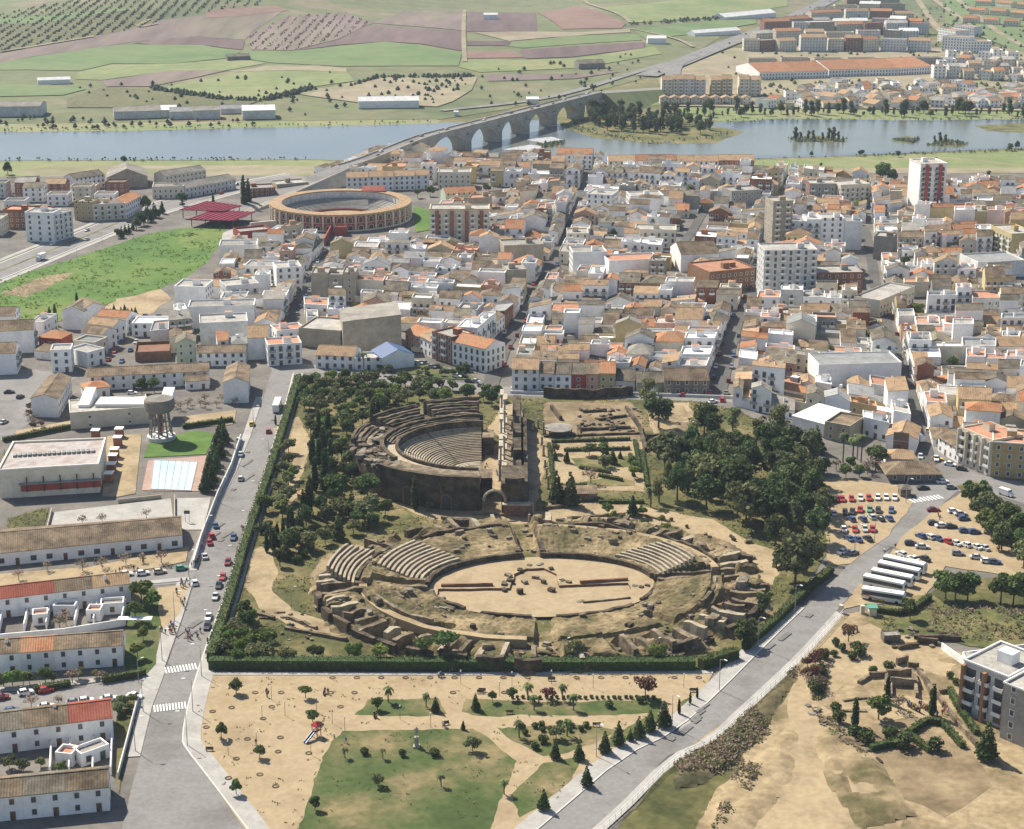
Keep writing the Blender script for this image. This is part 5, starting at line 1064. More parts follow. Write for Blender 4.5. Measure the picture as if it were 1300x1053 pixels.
def arc_solid(b, c, rx0, ry0, rx1, ry1, t0, t1, z0, z1, n, m=0, ph=0.0, jag=0.0, z1b=None):
    """ring segment between two ellipses; z1 top (z1b: top at the outer edge)"""
    K = []
    for i in range(n + 1):
        t = t0 + (t1 - t0) * i / n; j = jag * noise.noise(Vector((t * 9, z1, rx0))) if jag else 0; k = len(b.v)
        def pt(rx, ry, z):
            x, y = rx * cos(t), ry * sin(t); return (c[0] + x * cos(ph) - y * sin(ph), c[1] + x * sin(ph) + y * cos(ph), z)
        b.v += [pt(rx0, ry0, z0), pt(rx1, ry1, z0), pt(rx1, ry1, (z1 if z1b is None else z1b) + j), pt(rx0, ry0, z1 + j)]
        K.append(k)
    full = abs(abs(t1 - t0) - 2 * pi) < 1e-4
    for k, l in zip(K, K[1:]):
        for u, v in ((1, 2), (2, 3), (3, 0)): b.f.append((k + u, l + u, l + v, k + v)); b.m.append(m)
    if not full:
        k, l = K[0], K[-1]; b.f.append((k, k + 1, k + 2, k + 3)); b.m.append(m); b.f.append((l + 3, l + 2, l + 1, l)); b.m.append(m)
# ------------------------------------------------------------------ amphitheatre
rnd.seed(3)
AC = G(688, 748); APH = radians(3.5); AA, AB = 31.5, 20.5
am = empty('amphitheatre', (*AC, 0)); T(am, 'ruined Roman oval amphitheatre with sandy arena in the foreground of the park', 'amphitheatre')
AO = (*AC, 0)
def E(t, r, sx=1.0):
    x, y = (AA + r) * cos(t), (AB + r) * sin(t); return V2(AC.x + x * cos(APH) - y * sin(APH), AC.y + x * sin(APH) + y * cos(APH))
def win_(t, c, w_):     # 1 inside window of half width w_ (deg)
    d = abs((math.degrees(t) - c + 180) % 360 - 180); return 1 - sstep(w_ * .7, w_, d)
def bank_z(t, r):
    dg = math.degrees(t) % 360
    front = sstep(205, 225, dg) * (1 - sstep(325, 345, dg)); left = win_(t, 172, 30)
    if r < 16.5:
        u = r / 16.5; z = 2.0 + u * 2.7 + left * u * 1.8; z = z * (1 - front) + front * (1.0 + 1.3 * sstep(.1, .7, u))
    elif r < 19.5: z = 3.6 * (1 - front) + left * 1.0 + front * 1.2
    else:
        p = E(t, r); q = noise.noise(Vector((p.x * .11, p.y * .11, 1))) + .5 * noise.noise(Vector((p.x * .28, p.y * .28, 7))); z = (.7 + 2.3 * sstep(-.12, .16, q) + .7 * q) * (1 - .1 * front)
        if r > 29: z *= 1 - (r - 29) / 5.0
    g = max(win_(t, 93, 5 if r < 20 else 4), win_(t, 268, 4), win_(t, 184, 4) if r > 0 else 0, win_(t, 3, 6), win_(t, 137, 4) if r > 18 else 0, win_(t, 47, 4) if r > 18 else 0, win_(t, 312, 4) if r > 8 else 0, win_(t, 232, 4) if r > 12 else 0)
    z = z * (1 - g * .93)
    p = E(t, r); return max(.16, z + .5 * noise.noise(Vector((p.x * .35, p.y * .35, 2))) + .38 * noise.noise(Vector((p.x * .9, p.y * .9, 5))))
mat('bank', [(.095, .085, .036), (.20, .155, .08), (.36, .275, .155)], .09, .7, dvar=.35, bump=.3, bscale=1.2)
b = MB(); NT, NR_ = 300, 46; RS = [i * 34.5 / NR_ for i in range(NR_ + 1)]
for i in range(NT):
    t = 2 * pi * i / NT
    for r in RS: p = E(t, r); b.v.append((p.x, p.y, bank_z(t, r) if r > 0 else .05))
for i in range(NT):
    for k in range(NR_):
        j = (i + 1) % NT; n = NR_ + 1; b.f.append((i * n + k, i * n + k + 1, j * n + k + 1, j * n + k)); b.m.append(0)
b.build('cavea_bank', M['bank'], am, origin=AO)
# arena floor with the sunken cross-shaped trench
PIT = [G(*p) for p in ((556, 752), (648, 751), (652, 733), (668, 726), (690, 725), (706, 733), (710, 748), (798, 744), (801, 752), (716, 757), (708, 762), (655, 763), (646, 760), (556, 760))]
PIT = roughen(PIT, .5, 1.6, 3); RIM = [E(2 * pi * i / 96, .35) for i in range(96)]; AZ = 1.0
b = MB(); allp = RIM + PIT
b.v = [(p.x, p.y, AZ + .05 * noise.noise(Vector((p.x * .2, p.y * .2, 0)))) for p in allp]
b.f = [tuple(t) for t in tessellate_polygon([[P3(p) for p in RIM], [P3(p) for p in PIT]])]; b.m = [0] * len(b.f)
o = b.build('arena_floor', M['sand'], am, origin=AO)
if sum(p.normal.z for p in o.data.polygons) < 0: o.data.flip_normals()
b = MB(); b.poly([(p.x, p.y, .35) for p in PIT][::-1]); o = b.build('trench_floor', M['sand'], am, origin=AO)
if o.data.polygons[0].normal.z < 0: o.data.flip_normals()
b = MB()
for p, q in zip(PIT, PIT[1:] + PIT[:1]): b.poly([(*p, .1), (*q, .1), (*q, AZ), (*p, AZ)])
b.build('trench_lining', M['brick_old'], am, origin=AO)
D = radians
def aarc(name, r0, r1, t0, t1, z0, z1, m, n=None, jag=0.0):
    b = MB(); n = n or max(3, int(abs(t1 - t0) / 3)); arc_solid(b, AC, AA + r0, AB + r0, AA + r1, AB + r1, D(t0), D(t1), z0, z1, n, 0, APH, jag); return b.build(name, M[m], am, origin=AO)
for t0, t1, h in ((10, 88, 2.5), (98, 178, 2.6), (190, 226, 2.0), (236, 262, 1.5), (274, 318, 1.4), (326, 356, 1.7)): aarc('podium_wall', -.2, .9, t0, t1, 0, h, 'stone_dark', jag=.35)
for t0, t1 in ((8, 46), (50, 88), (98, 134), (140, 178), (190, 230), (330, 355)): aarc('ambulatory_wall', 16.2, 17.2, t0, t1, 1, 4.6 if 98 < t0 < 200 else 4.0, 'stone', jag=.7)
for t0, t1 in ((12, 42), (54, 84), (100, 130), (145, 178)): aarc('ambulatory_wall', 19.6, 20.6, t0, t1, 1, 4.3, 'stone_dark', jag=1.2)
aarc('gravel_walk', 17.3, 19.5, 6, 88, 1, 3.72, 'sand_path'); aarc('gravel_walk', 17.3, 19.5, 98, 262, 1, 3.3, 'sand_path', jag=.4)
for k in range(9):
    r = 2.2 + k * 1.35; z = 2.5 + k * .36; aarc('seat_row', r, r + .78, 7 + k * .6, 48 - k * 1.6, z - .9, z + .42, 'seat_stone', 16, .12)
for k in range(10):
    r = 2.0 + k * 1.35; z = 2.5 + k * .40; aarc('seat_row', r, r + .78, 132 + k * .9, 178 - k * .8, z - .9, z + .5, 'seat_stone', 18, .12)
for k in range(7):
    r = 20.8 + k * 1.2; z = 3.6 + k * .5; aarc('seat_row', r, r + .7, 150 + k, 182 - k, z - 1.2, z + .4, 'seat_stone', 14, .25)
for k in range(6):
    r = 2.2 + k * 1.4; z = 1.2 + k * .3; aarc('seat_row', r, r + .6, 194, 222 - k * 2, z - .9, z + .4, 'stone_grey', 12, .3)
# radial walls of the vaults and the outer wall
for dg in range(0, 360, 6):
    if any(abs((dg - g + 180) % 360 - 180) < 4 for g in (93, 268, 3, 184)): continue
    if rnd.random() < .18: continue
    t = D(dg + rnd.uniform(-1.4, 1.4)); front = 195 < dg < 330
    r0, r1 = 20.5 + rnd.uniform(0, 3), 30.5 + rnd.uniform(-3, 1)
    ruin_wall(am, AO, E(t, r0), E(t, r1), rnd.uniform(1.2, 2.2), rnd.uniform(2.8, 4.4) if front else rnd.uniform(2.6, 4.4), 'seat_stone' if rnd.random() < .4 else 'stone', 0, 'vault_wall', .25)
for dg in range(188, 262, 9):
    a, c = D(dg), D(dg + 5.4 + rnd.uniform(0, 3)); ruin_wall(am, AO, E(a, 31.5), E(c, 31.5), 1.6, rnd.uniform(3.0, 4.4), 'stone' if rnd.random() < .3 else 'stone_dark', 0, 'outer_wall', .25)
for dg in (272, 281, 288, 299, 318, 327, 338, 20, 33, 58, 108, 122, 150, 163):
    a, c = D(dg), D(dg + rnd.uniform(5, 9)); ruin_wall(am, AO, E(a, 31 + rnd.uniform(-3, 1)), E(c, 31 + rnd.uniform(-3, 1)), 1.8, rnd.uniform(1.8, 3.6), 'stone_dark', 0, 'outer_wall', .4)
for k in range(230):
    dg = rnd.uniform(0, 360); r = rnd.choice((rnd.uniform(19.5, 33), rnd.uniform(15, 21), rnd.uniform(1.5, 15) if 195 < dg < 345 or 50 < dg < 130 else rnd.uniform(20, 33)))
    if 190 < dg < 350 and rnd.random() < .3: r = rnd.uniform(22, 33)
    t = D(dg); p = E(t, r); s = rnd.choice((.6, .8, 1.0, 1.2, 1.7)) * (1.25 if 190 < dg < 350 and r > 20 else 1) * rnd.uniform(.8, 1.2)
    block(am, AO, p, bank_z(t, r) - .25, s * rnd.uniform(1, 1.9), s * rnd.uniform(.7, 1.1), s * rnd.uniform(.6, 1.0), t + pi / 2 + rnd.uniform(-.4, .4))
for k in range(11):      # the big fallen masses at the front and right
    dg = rnd.choice((250, 255, 262, 276, 284, 292, 300, 305, 318, 322, 332, 340, 352, 14, 26, 60)) + rnd.uniform(-3, 3); t = D(dg); r = rnd.uniform(21, 29)
    block(am, AO, E(t, r), bank_z(t, r) - .6, rnd.uniform(4, 6.5), rnd.uniform(2.2, 3.4), rnd.uniform(1.6, 2.8), t + pi / 2 + rnd.uniform(-.3, .3), 'fallen_vault')
for x, y in ((640, 746), (648, 742), (646, 736), (660, 728), (672, 722), (686, 721), (700, 727), (714, 741), (722, 744), (640, 752), (806, 748), (814, 750), (822, 748), (737, 768), (548, 757), (560, 764), (666, 742), (690, 742), (680, 736), (700, 752), (660, 755)):
    block(am, AO, G(x, y), .3, rnd.uniform(1.0, 2.4), rnd.uniform(.9, 1.6), rnd.uniform(.8, 1.5))
ruin_wall(am, AO, G(740, 770), G(800, 764), .6, 1.3, 'stone', .1, 'trench_wall', .06); ruin_wall(am, AO, G(560, 749), G(626, 748), .7, 1.7, 'brick_old', .1, 'trench_wall', .06); ruin_wall(am, AO, G(736, 745), G(797, 741), .7, 1.7, 'brick_old', .1, 'trench_wall', .06)
# gate walls at the back passage
for dx in (-4, 4): ruin_wall(am, AO, E(D(93) + dx / 36, 1), E(D(93) + dx / 50, 19), 1.8, 3.0, 'stone_dark', 0, 'gate_wall', .45)
for dx in (-3, 3): ruin_wall(am, AO, E(D(184) + dx / 30, 1), E(D(184) + dx / 55, 30), 1.5, 3.6, 'stone', 0, 'gate_wall', .25)
for dx in (-3, 3): ruin_wall(am, AO, E(D(3) + dx / 30, 1), E(D(3) + dx / 55, 24), 1.5, 2.8, 'stone', 0, 'gate_wall', .3)
# ------------------------------------------------------------------ theatre
Yb, Yf = G(590, 507, 14).y, G(600, 650).y
TC = V2(G(612, 590).x, (Yb + Yf) / 2); TB = (Yb - Yf) / 2; TA = 43.0; kq = TB / TA
th = empty('roman_theatre', (*TC, 0)); T(th, 'Roman theatre with half-round stone seating, broken upper tiers and columned stage', 'theatre'); TO = (*TC, 0)
def tarc(name, r0, r1, t0, t1, z0, z1, m, n=None, jag=0.0, z1b=None):
    b = MB(); n = n or max(3, int(abs(t1 - t0) / 4)); arc_solid(b, TC, r0, r0 * kq, r1, r1 * kq, D(t0), D(t1), z0, z1, n, 0, 0, jag, z1b); return b.build(name, M[m], th, origin=TO)
for k in range(22):
    r = 10.5 + k * .78; z = .5 + k * .36
    for t0, t1 in ((91, 133), (134.2, 178), (179.2, 225), (226.2, 269)): tarc('seat_row', r, r + .58, t0, t1, 0, z + rnd.uniform(-.04, .04), 'seat_stone', 10); tarc('riser_shade_row', r + .58, r + .8, t0, t1, 0, z - .1, 'stone_dark', 10)  # dark strip behind each seat puts the risers' shade in as colour
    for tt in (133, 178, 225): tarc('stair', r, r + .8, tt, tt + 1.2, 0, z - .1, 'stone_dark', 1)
for k in range(4): tarc('orchestra_step', 6.8 + k * .9, 7.6 + k * .9, 93, 267, 0, .2 + .14 * k, 'marble', 24)
tarc('orchestra_floor', .01, 6.8, 90, 270, 0, .3, 'stone_grey', 24)
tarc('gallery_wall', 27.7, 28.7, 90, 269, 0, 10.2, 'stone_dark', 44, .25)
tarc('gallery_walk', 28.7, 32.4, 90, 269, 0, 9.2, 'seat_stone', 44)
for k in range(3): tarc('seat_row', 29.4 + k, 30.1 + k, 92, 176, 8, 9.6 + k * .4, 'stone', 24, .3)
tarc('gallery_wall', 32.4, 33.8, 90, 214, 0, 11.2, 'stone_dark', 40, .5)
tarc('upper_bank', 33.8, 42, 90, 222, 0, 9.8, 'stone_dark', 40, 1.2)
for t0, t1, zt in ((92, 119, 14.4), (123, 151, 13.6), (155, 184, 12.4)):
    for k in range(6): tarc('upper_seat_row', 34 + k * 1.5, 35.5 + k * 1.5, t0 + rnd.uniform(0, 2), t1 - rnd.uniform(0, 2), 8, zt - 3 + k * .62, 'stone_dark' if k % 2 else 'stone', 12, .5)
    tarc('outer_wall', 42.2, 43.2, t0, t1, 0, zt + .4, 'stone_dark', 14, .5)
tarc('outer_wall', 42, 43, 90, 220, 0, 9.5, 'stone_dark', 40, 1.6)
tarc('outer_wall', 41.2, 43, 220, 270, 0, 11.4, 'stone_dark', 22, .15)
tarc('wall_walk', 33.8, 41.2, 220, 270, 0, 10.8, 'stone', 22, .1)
for k in range(120):
    dg = rnd.choice((rnd.uniform(186, 222), rnd.uniform(150, 222), rnd.uniform(92, 222))); r = rnd.uniform(33.5, 45); t = D(dg); p = V2(TC.x + r * cos(t), TC.y + r * kq * sin(t))
    z = 0 if r > 43.2 else 9.4; s = rnd.choice((.9, 1.3, 2.0)); block(th, TO, p, z, s * 1.5, s, s * .8)
for dg, w_, hh in ((238, 3.2, 6.5), (256, 3.4, 5.5)):       # arched doors of the outer wall
    t = D(dg); p = V2(TC.x + 43.1 * cos(t), TC.y + 43.1 * kq * sin(t)); n = V2(cos(t) * kq, sin(t)).normalized(); d = V2(-n.y, n.x); b = MB()
    pts = [(-w_ / 2, 0)] + [(w_ / 2 * cos(a), hh - w_ / 2 + w_ / 2 * sin(a)) for a in [pi * i / 8 for i in range(9)]][::-1][0:0]
    arch = [(w_ / 2, 0)] + [(w_ / 2 * cos(pi * i / 8), hh - w_ / 2 + w_ / 2 * sin(pi * i / 8)) for i in range(9)] + [(-w_ / 2, 0)]
    b.poly([(*(p + d * x + n * .12), z) for x, z in arch]); b.build('doorway', M['metal_and_opening_dark'], th, origin=TO)
    b = MB()
    for (x0, z0), (x1, z1) in zip(arch, arch[1:]): b.tube((*(p + d * x0 + n * .15), z0), (*(p + d * x1 + n * .15), z1), .32, .32, 4)
    b.build('door_arch', M['brick_old'], th, origin=TO)
for sgn in (1, -1):   # side entrances
    b = MB(); y = TC.y + sgn * TB * .55; b.box((TC.x + 1.9, y, 0), 3.6, 8, 6.4); b.build('side_entrance', M['stone_dark'], th, origin=TO)
    b = MB(); b.box((TC.x + 1.9, y, 6.42), 3.9, 8.4, .4); b.build('coping', M['stone'], th, origin=TO)
    b = MB(); b.box((TC.x + 3.75, y, .1), .1, 3.6, 4.2); b.build('doorway', M['metal_and_opening_dark'], th, origin=TO)
# stage building
X0 = G(655, 600).x; y0, y1 = G(650, 656).y, G(650, 528).y
b = MB(); b.box((X0 - 2.4, (y0 + y1) / 2 + 4, 0), 5.2, (y1 - y0) * .8, 2.4); b.build('stage_podium', M['stone'], th, origin=TO)
N = 15; ys_ = [lerp(y0 + 20, y1 - 4, i / (N - 1)) for i in range(N)]
for i, y in enumerate(ys_):
    b = MB(); x = X0 - 4.2 - (1.1 if i % 5 in (1, 2) else 0)
    b.box((x, y, 2.42), 1.1, 1.1, .4); b.tube((x, y, 2.8), (x, y, 8.2), .45, .38, 8); b.box((x, y, 8.2), 1.1, 1.1, .5); b.build('column', M['marble'], th, origin=TO)
    if i % 5 != 4:
        b = MB(); b.box((x + .4, (y + ys_[min(i + 1, N - 1)]) / 2, 8.72), 1.6, (ys_[1] - ys_[0]) * 1.02, .9); b.build('entablature', M['marble'], th, origin=TO)
        if i in (1, 2, 3, 6, 7, 8, 10, 11, 12):
            b = MB(); b.tube((x + .3, y, 9.64), (x + .3, y, 13.6), .36, .3, 8); b.box((x + .3, y, 13.6), .9, .9, .4); b.build('column', M['marble'], th, origin=TO)
            if i in (1, 2, 6, 7, 10, 11): b = MB(); b.box((x + .4, y + (ys_[1] - ys_[0]) / 2, 14.02), 1.3, (ys_[1] - ys_[0]) * 1.2, .7); b.build('entablature', M['marble'], th, origin=TO)
for a, c, h in ((y0 + 18, y0 + 34, 7.5), (y0 + 34, y0 + 46, 9.5), (y0 + 46, y0 + 58, 6.5), (y0 + 58, y1 - 2, 8)): ruin_wall(th, TO, (X0 + .5, a), (X0 + .5, c), 3.2, h, 'stone_dark', 0, 'stage_wall', .2)
ruin_wall(th, TO, (X0 + 3.2, y0 + 2), (X0 + 3.2, y1 - 10), 1.6, 6.5, 'stone_dark', 0, 'stage_wall', .25)
b = MB(); b.box((X0 - .5, y0 + 10, 0), 8.2, 17, 10.4); b.build('stage_wing', M['stone_dark'], th, origin=TO)
ruin_wall(th, TO, (X0 - 3.5, y0 + 3), (X0 + 2.6, y0 + 3), 2.2, 12, 'stone_dark', 0, 'stage_wing_wall', .08, 1.2)
b = MB(); b.box((X0 + .2, y0 + .5, 0), 8.5, 2.6, 4); b.build('brick_plinth', M['brick_old'], th, origin=TO)
b = MB(); b.box((X0 + .2, y0 + .5, 4.02), 9, 3.2, .35); b.build('coping', M['marble'], th, origin=TO)
# free-standing arch by the entrance
ag = G(628, 655); ar = empty('stone_arch', (*ag, 0)); T(ar, 'tall thin stone arch standing at the near end of the theatre stage', 'arch'); b = MB()
for i in range(10):
    a0, a1 = pi * i / 10, pi * (i + 1) / 10; b.tube((3.4 * cos(a0), 0, 5 + 3.4 * sin(a0)), (3.4 * cos(a1), 0, 5 + 3.4 * sin(a1)), .5, .5, 5)
b.build('arch_ring', M['seat_stone'], ar)
for s in (-1, 1): b = MB(); b.box((s * 3.4, 0, 0), .95, 1.1, 5.1); b.build('pier', M['stone'], ar)
# columns and hedged garden behind the stage
cols_ = [(676, 548), (683, 545), (690, 552), (688, 566), (690, 580), (692, 594), (694, 608), (696, 622), (668, 655), (676, 655), (672, 664)]
for i, p in enumerate(cols_):
    g = G(*p); o = empty('stone_column', (*g, gz(g))); T(o, f'weathered stone column stump, {nth(i + 1)} from the back along the sandy yard behind the stage', 'column', 'column stumps behind the stage')
    b = MB(); hh = 2.6 + (i * 7 % 5) * .5; b.tube((0, 0, .35), (0, 0, hh), .42, .36, 8); b.build('shaft', M['seat_stone'], o)
    b = MB(); b.box((0, 0, 0), 1.1, 1.1, .35); b.build('base', M['stone'], o)
# ruins behind the garden
rx = empty('excavated_ruins', (*G(750, 535), 0)); T(rx, 'low excavated stone walls and rubble in the hollow below the coloured terrace', 'ruins'); RO = (*G(750, 535), 0)
for a, c, h in (((690, 505), (745, 507), 4), ((745, 507), (803, 503), 4), ((740, 525), (770, 523), 1.2), ((735, 548), (800, 545), 1.4), ((795, 520), (812, 545), 1.6), ((760, 535), (795, 530), 1.1), ((812, 545), (820, 575), 2.0), ((820, 560), (860, 558), 2.4), ((700, 520), (712, 535), 2), ((690, 556), (815, 552), 1.0), ((735, 556), (735, 545), 1.2)):
    ruin_wall(rx, RO, G(*a), G(*c), 1.2, h, 'stone_dark', 0, 'wall', .3)
for k in range(60): block(rx, RO, G(rnd.uniform(735, 815), rnd.uniform(520, 550)), 0, rnd.uniform(.8, 2), rnd.uniform(.7, 1.3), rnd.uniform(.5, 1.2))
rx = empty('garden_walls', (*G(700, 650), 0)); RO = (*G(700, 650), 0); T(rx, 'low stone garden walls between the amphitheatre and the garden', 'wall')
for a, c, h in (((690, 648), (720, 645), 1.2), ((600, 655), (640, 656), 1.0), ((720, 660), (790, 655), 1.0), ((810, 655), (850, 664), .9), ((560, 660), (600, 662), 1.1)): ruin_wall(rx, RO, G(*a), G(*c), .9, h, 'stone', 0, 'wall', .2)
# stone debris left of and around the amphitheatre
rx = empty('stone_debris', (*G(360, 800), 0)); RO = (*G(360, 800), 0); T(rx, 'lines of old stones in the dry grass at the lower left of the amphitheatre', 'ruins')
for a, c in (((322, 780), (348, 788)), ((362, 785), (402, 800)), ((362, 800), (440, 815))): ruin_wall(rx, RO, G(*a), G(*c), 1.2, 1.0, 'stone', 0, 'wall', .5)
for k in range(50): block(rx, RO, G(rnd.uniform(325, 440), rnd.uniform(778, 818)), 0, rnd.uniform(.6, 1.5), rnd.uniform(.5, 1.0), rnd.uniform(.4, .8))
rx = empty('stone_debris', (*G(750, 820), 0)); RO = (*G(750, 820), 0); T(rx, 'rubble and broken masonry between the amphitheatre front and the long hedge', 'ruins')
for k in range(90): block(rx, RO, G(rnd.uniform(590, 870), rnd.uniform(815, 846)), 0, rnd.uniform(.8, 2.2), rnd.uniform(.6, 1.4), rnd.uniform(.5, 1.2))
for a, c in (((620, 828), (700, 834)), ((700, 836), (800, 838)), ((858, 812), (890, 780)), ((895, 812), (935, 800)), ((875, 830), (905, 815))): ruin_wall(rx, RO, G(*a), G(*c), 1.2, 1.1, 'stone_dark', 0, 'wall', .5)
rx = empty('stone_debris', (*G(900, 740), 0)); RO = (*G(900, 740), 0); T(rx, 'scattered broken stones right of the amphitheatre along the sandy loop', 'ruins')
for k in range(60): block(rx, RO, G(rnd.uniform(860, 960), rnd.uniform(680, 790)), .1, rnd.uniform(.7, 2.4), rnd.uniform(.6, 1.6), rnd.uniform(.5, 1.4))
for a, c, h in (((880, 712), (910, 706), 2.2), ((905, 725), (950, 722), 2), ((920, 712), (955, 716), 2.4), ((925, 740), (955, 742), 1.2), ((885, 770), (930, 775), 1.6), ((895, 750), (905, 765), 2)): ruin_wall(rx, RO, G(*a), G(*c), 1.5, h, 'stone_dark' if h > 2 else 'brick_old', 0, 'wall', .3)
# round shelter, tiled pergola, hut
g = G(709, 552); o = empty('round_shelter', (*g, 0)); T(o, 'oval grey thatched shelter roof above the excavated ruins', 'shelter')
b = MB(); n = 18
for i in range(n): a, c = 2 * pi * i / n, 2 * pi * (i + 1) / n; b.poly([(5.2 * cos(a), 5.2 * sin(a), 2.7), (5.2 * cos(c), 5.2 * sin(c), 2.7), (0, 0, 3.6)])
for i in range(n): a, c = 2 * pi * i / n, 2 * pi * (i + 1) / n; b.poly([(5.2 * cos(c), 5.2 * sin(c), 2.4), (5.2 * cos(c), 5.2 * sin(c), 2.7), (5.2 * cos(a), 5.2 * sin(a), 2.7), (5.2 * cos(a), 5.2 * sin(a), 2.4)][::-1])
b.poly([(5.2 * cos(2 * pi * i / n), 5.2 * sin(2 * pi * i / n), 2.4) for i in range(n)][::-1]); b.build('roof', M['roof_asbestos'], o)
for i in range(8): b = MB(); b.box((4.6 * cos(i * pi / 4), 4.6 * sin(i * pi / 4), 0), .4, .4, 2.5, 0); b.build('post', M['bark'], o)
bld(708, 638, 758, 637, 5, 2.6, 'long garden pergola with brown tile roof beside the palm', name='pergola', cat='pergola', roof='mono', axis='u', rh=1, roofm='tile_brown', wall='stone', win=(0, 0, 0, 0), reg=False)
bld(388, 640, 400, 636, 4, 2.6, 'small tan hut among the cypresses left of the theatre', name='hut', cat='hut', roof='gable', axis='v', roofm='tile_tan', wall='beige', win=(0, 0, 0, 0), reg=False)
# ------------------------------------------------------------------ bullring
BC_ = G(433, 277); BRD = 88.5 / S(277); NB = 42
br = empty('bullring', (*BC_, 0)); T(br, 'round bullring with dark red arcaded wall, cream pilasters and tiled ring roof', 'bullring'); BO = (*BC_, 0)
def barc(name, r0, r1, z0, z1, m, z1b=None, n=NB): b = MB(); arc_solid(b, BC_, r0, r0, r1, r1, 0, 2 * pi, z0, z1, n, 0, 0, 0, z1b); return b.build(name, M[m], br, origin=BO)
barc('outer_wall', BRD - .8, BRD, 0, 9.4, 'red_wall'); barc('cornice', BRD - .9, BRD + .35, 8.7, 9.5, 'yellow'); barc('ring_roof', BRD - 6.5, BRD + .5, 9.52, 9.9, 'tile_tan', 9.75)
barc('string_course', BRD, BRD + .2, 4.5, 4.9, 'yellow'); barc('plinth', BRD, BRD + .25, 0, .9, 'cream')
barc('gallery_wall', BRD - 6.2, BRD - 5.7, 0, 9.3, 'white_grey')
for k in range(9): barc('seat_row', BRD - 7.0 - k * 1.15 - 1.15, BRD - 7.0 - k * 1.15, 0, 5.6 - k * .5, 'concrete', n=48)
barc('barrier', BRD - 19.4, BRD - 19.1, 0, 1.5, 'red_wall', n=48)
b = MB(); b.poly([(BC_.x + (BRD - 19) * cos(2 * pi * i / 48), BC_.y + (BRD - 19) * sin(2 * pi * i / 48), .45) for i in range(48)]); b.build('arena_floor', M['sand'], br, origin=BO)
pil = MB(); pil.box((BRD + .25, 0, 0), .8, 1.0, 8.68); pm = pil.mesh('pilaster', [M['cream']])
aw = MB(); arch = [(1.5, 0)] + [(1.5 * cos(pi * i / 6), 1.5 + 1.5 * sin(pi * i / 6)) for i in range(7)] + [(-1.5, 0)]
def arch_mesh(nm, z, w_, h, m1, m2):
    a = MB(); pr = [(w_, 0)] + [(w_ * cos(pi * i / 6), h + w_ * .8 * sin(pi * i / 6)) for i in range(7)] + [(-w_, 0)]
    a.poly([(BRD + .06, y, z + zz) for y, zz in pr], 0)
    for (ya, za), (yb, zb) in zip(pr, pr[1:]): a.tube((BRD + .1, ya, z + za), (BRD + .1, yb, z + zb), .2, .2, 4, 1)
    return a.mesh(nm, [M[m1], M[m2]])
um = arch_mesh('upper_arch', 5.3, 1.2, 1.9, 'metal_and_opening_dark', 'cream'); lm = arch_mesh('lower_arch', 1.0, 1.5, 1.3, 'metal_and_opening_dark', 'cream')
for i in range(NB):
    t = 2 * pi * (i + .5) / NB
    if i % 1 == 0: link('pilaster', pm, br, (0, 0, 0), t)
    link('upper_arch', um, br, (0, 0, 0), t + pi / NB); link('lower_arch', lm, br, (0, 0, 0), t + pi / NB)
ic = MB(); ic.box((BRD - 6.4, 0, 5.6), .3, .3, 3.8); icm = ic.mesh('gallery_column', [M['cream']])
for i in range(NB): link('gallery_column', icm, br, (0, 0, 0), 2 * pi * i / NB)
b = MB(); p = BC_ + V2(cos(D(62)), sin(D(62))) * (BRD - 5); b.prism([p + V2(-7, -2.5), p + V2(7, -2.5), p + V2(6.5, 3), p + V2(-6.5, 3)], 10.4, [10.6, 10.6, 12.6, 12.6], 0, None, True); b.build('box_roof', M['tile_red'], br, origin=BO)
b = MB(); b.box((p.x, p.y, 9.92), 11, 3.6, .7); b.build('presidents_box', M['cream'], br, origin=BO)
for px in ([(528, 296), (524, 262), (545, 268), (560, 276), (552, 292)], [(342, 308), (350, 303), (372, 302), (376, 308), (346, 312)], [(388, 304), (412, 304), (420, 310), (384, 308)]): sheet('lawn', px, 'meadow', .12)
walls_px('garden_wall', 'dark red wall along the approach to the bullring gate', 'wall', [[(412, 313), (421, 295)]], 4.5, .6, 'red_wall')
bld(425, 300, 440, 300, 5, 4.5, 'dark red gatehouse at the foot of the bullring', name='gatehouse', cat='gatehouse', roof='flat', roofm='roof_terrace', wall='red_wall', win=(0, 0, 0, 0), reg=False)
walls_px('arcade_wall', 'white arcaded wall at the left foot of the bullring', 'wall', [[(318, 293), (350, 290)]], 4.5, 1.0, 'cream')
# ------------------------------------------------------------------ bridge
P0, P1 = G(438, 209, 11), G(757, 118, 16); bd = (P1 - P0); BL = bd.length; bd.normalize(); bn = V2(-bd.y, bd.x); BW = 5.2
bg_ = empty('river_bridge', (*P0, 0)); T(bg_, 'long masonry road bridge with round arches crossing the river', 'bridge'); BGO = (*P0, 0)
def dz(s): return 10 + 6 * sstep(0, BL * .3, s)
piers = []
for x, y in ((480, 210), (516, 208), (557, 206), (597, 191), (634, 180), (666, 170), (698, 160), (726, 150), (748, 143)):
    g = G(x, y); piers.append((g - P0).dot(bd))
b = MB(); ss = [0.0]; PW = 4.2; prof = []
def under(s):
    for a, c in zip(piers, piers[1:]):
        if a + PW < s < c - PW:
            m = (a + c) / 2; w_ = (c - a) / 2 - PW; u = (s - m) / w_; top = dz(s) - 2.6; return max(-1, top - (1 - sqrt(max(0, 1 - u * u))) * min(w_, top - 1.5) )
    return -1.0
n = 420
for i in range(n + 1): prof.append(BL * i / n)
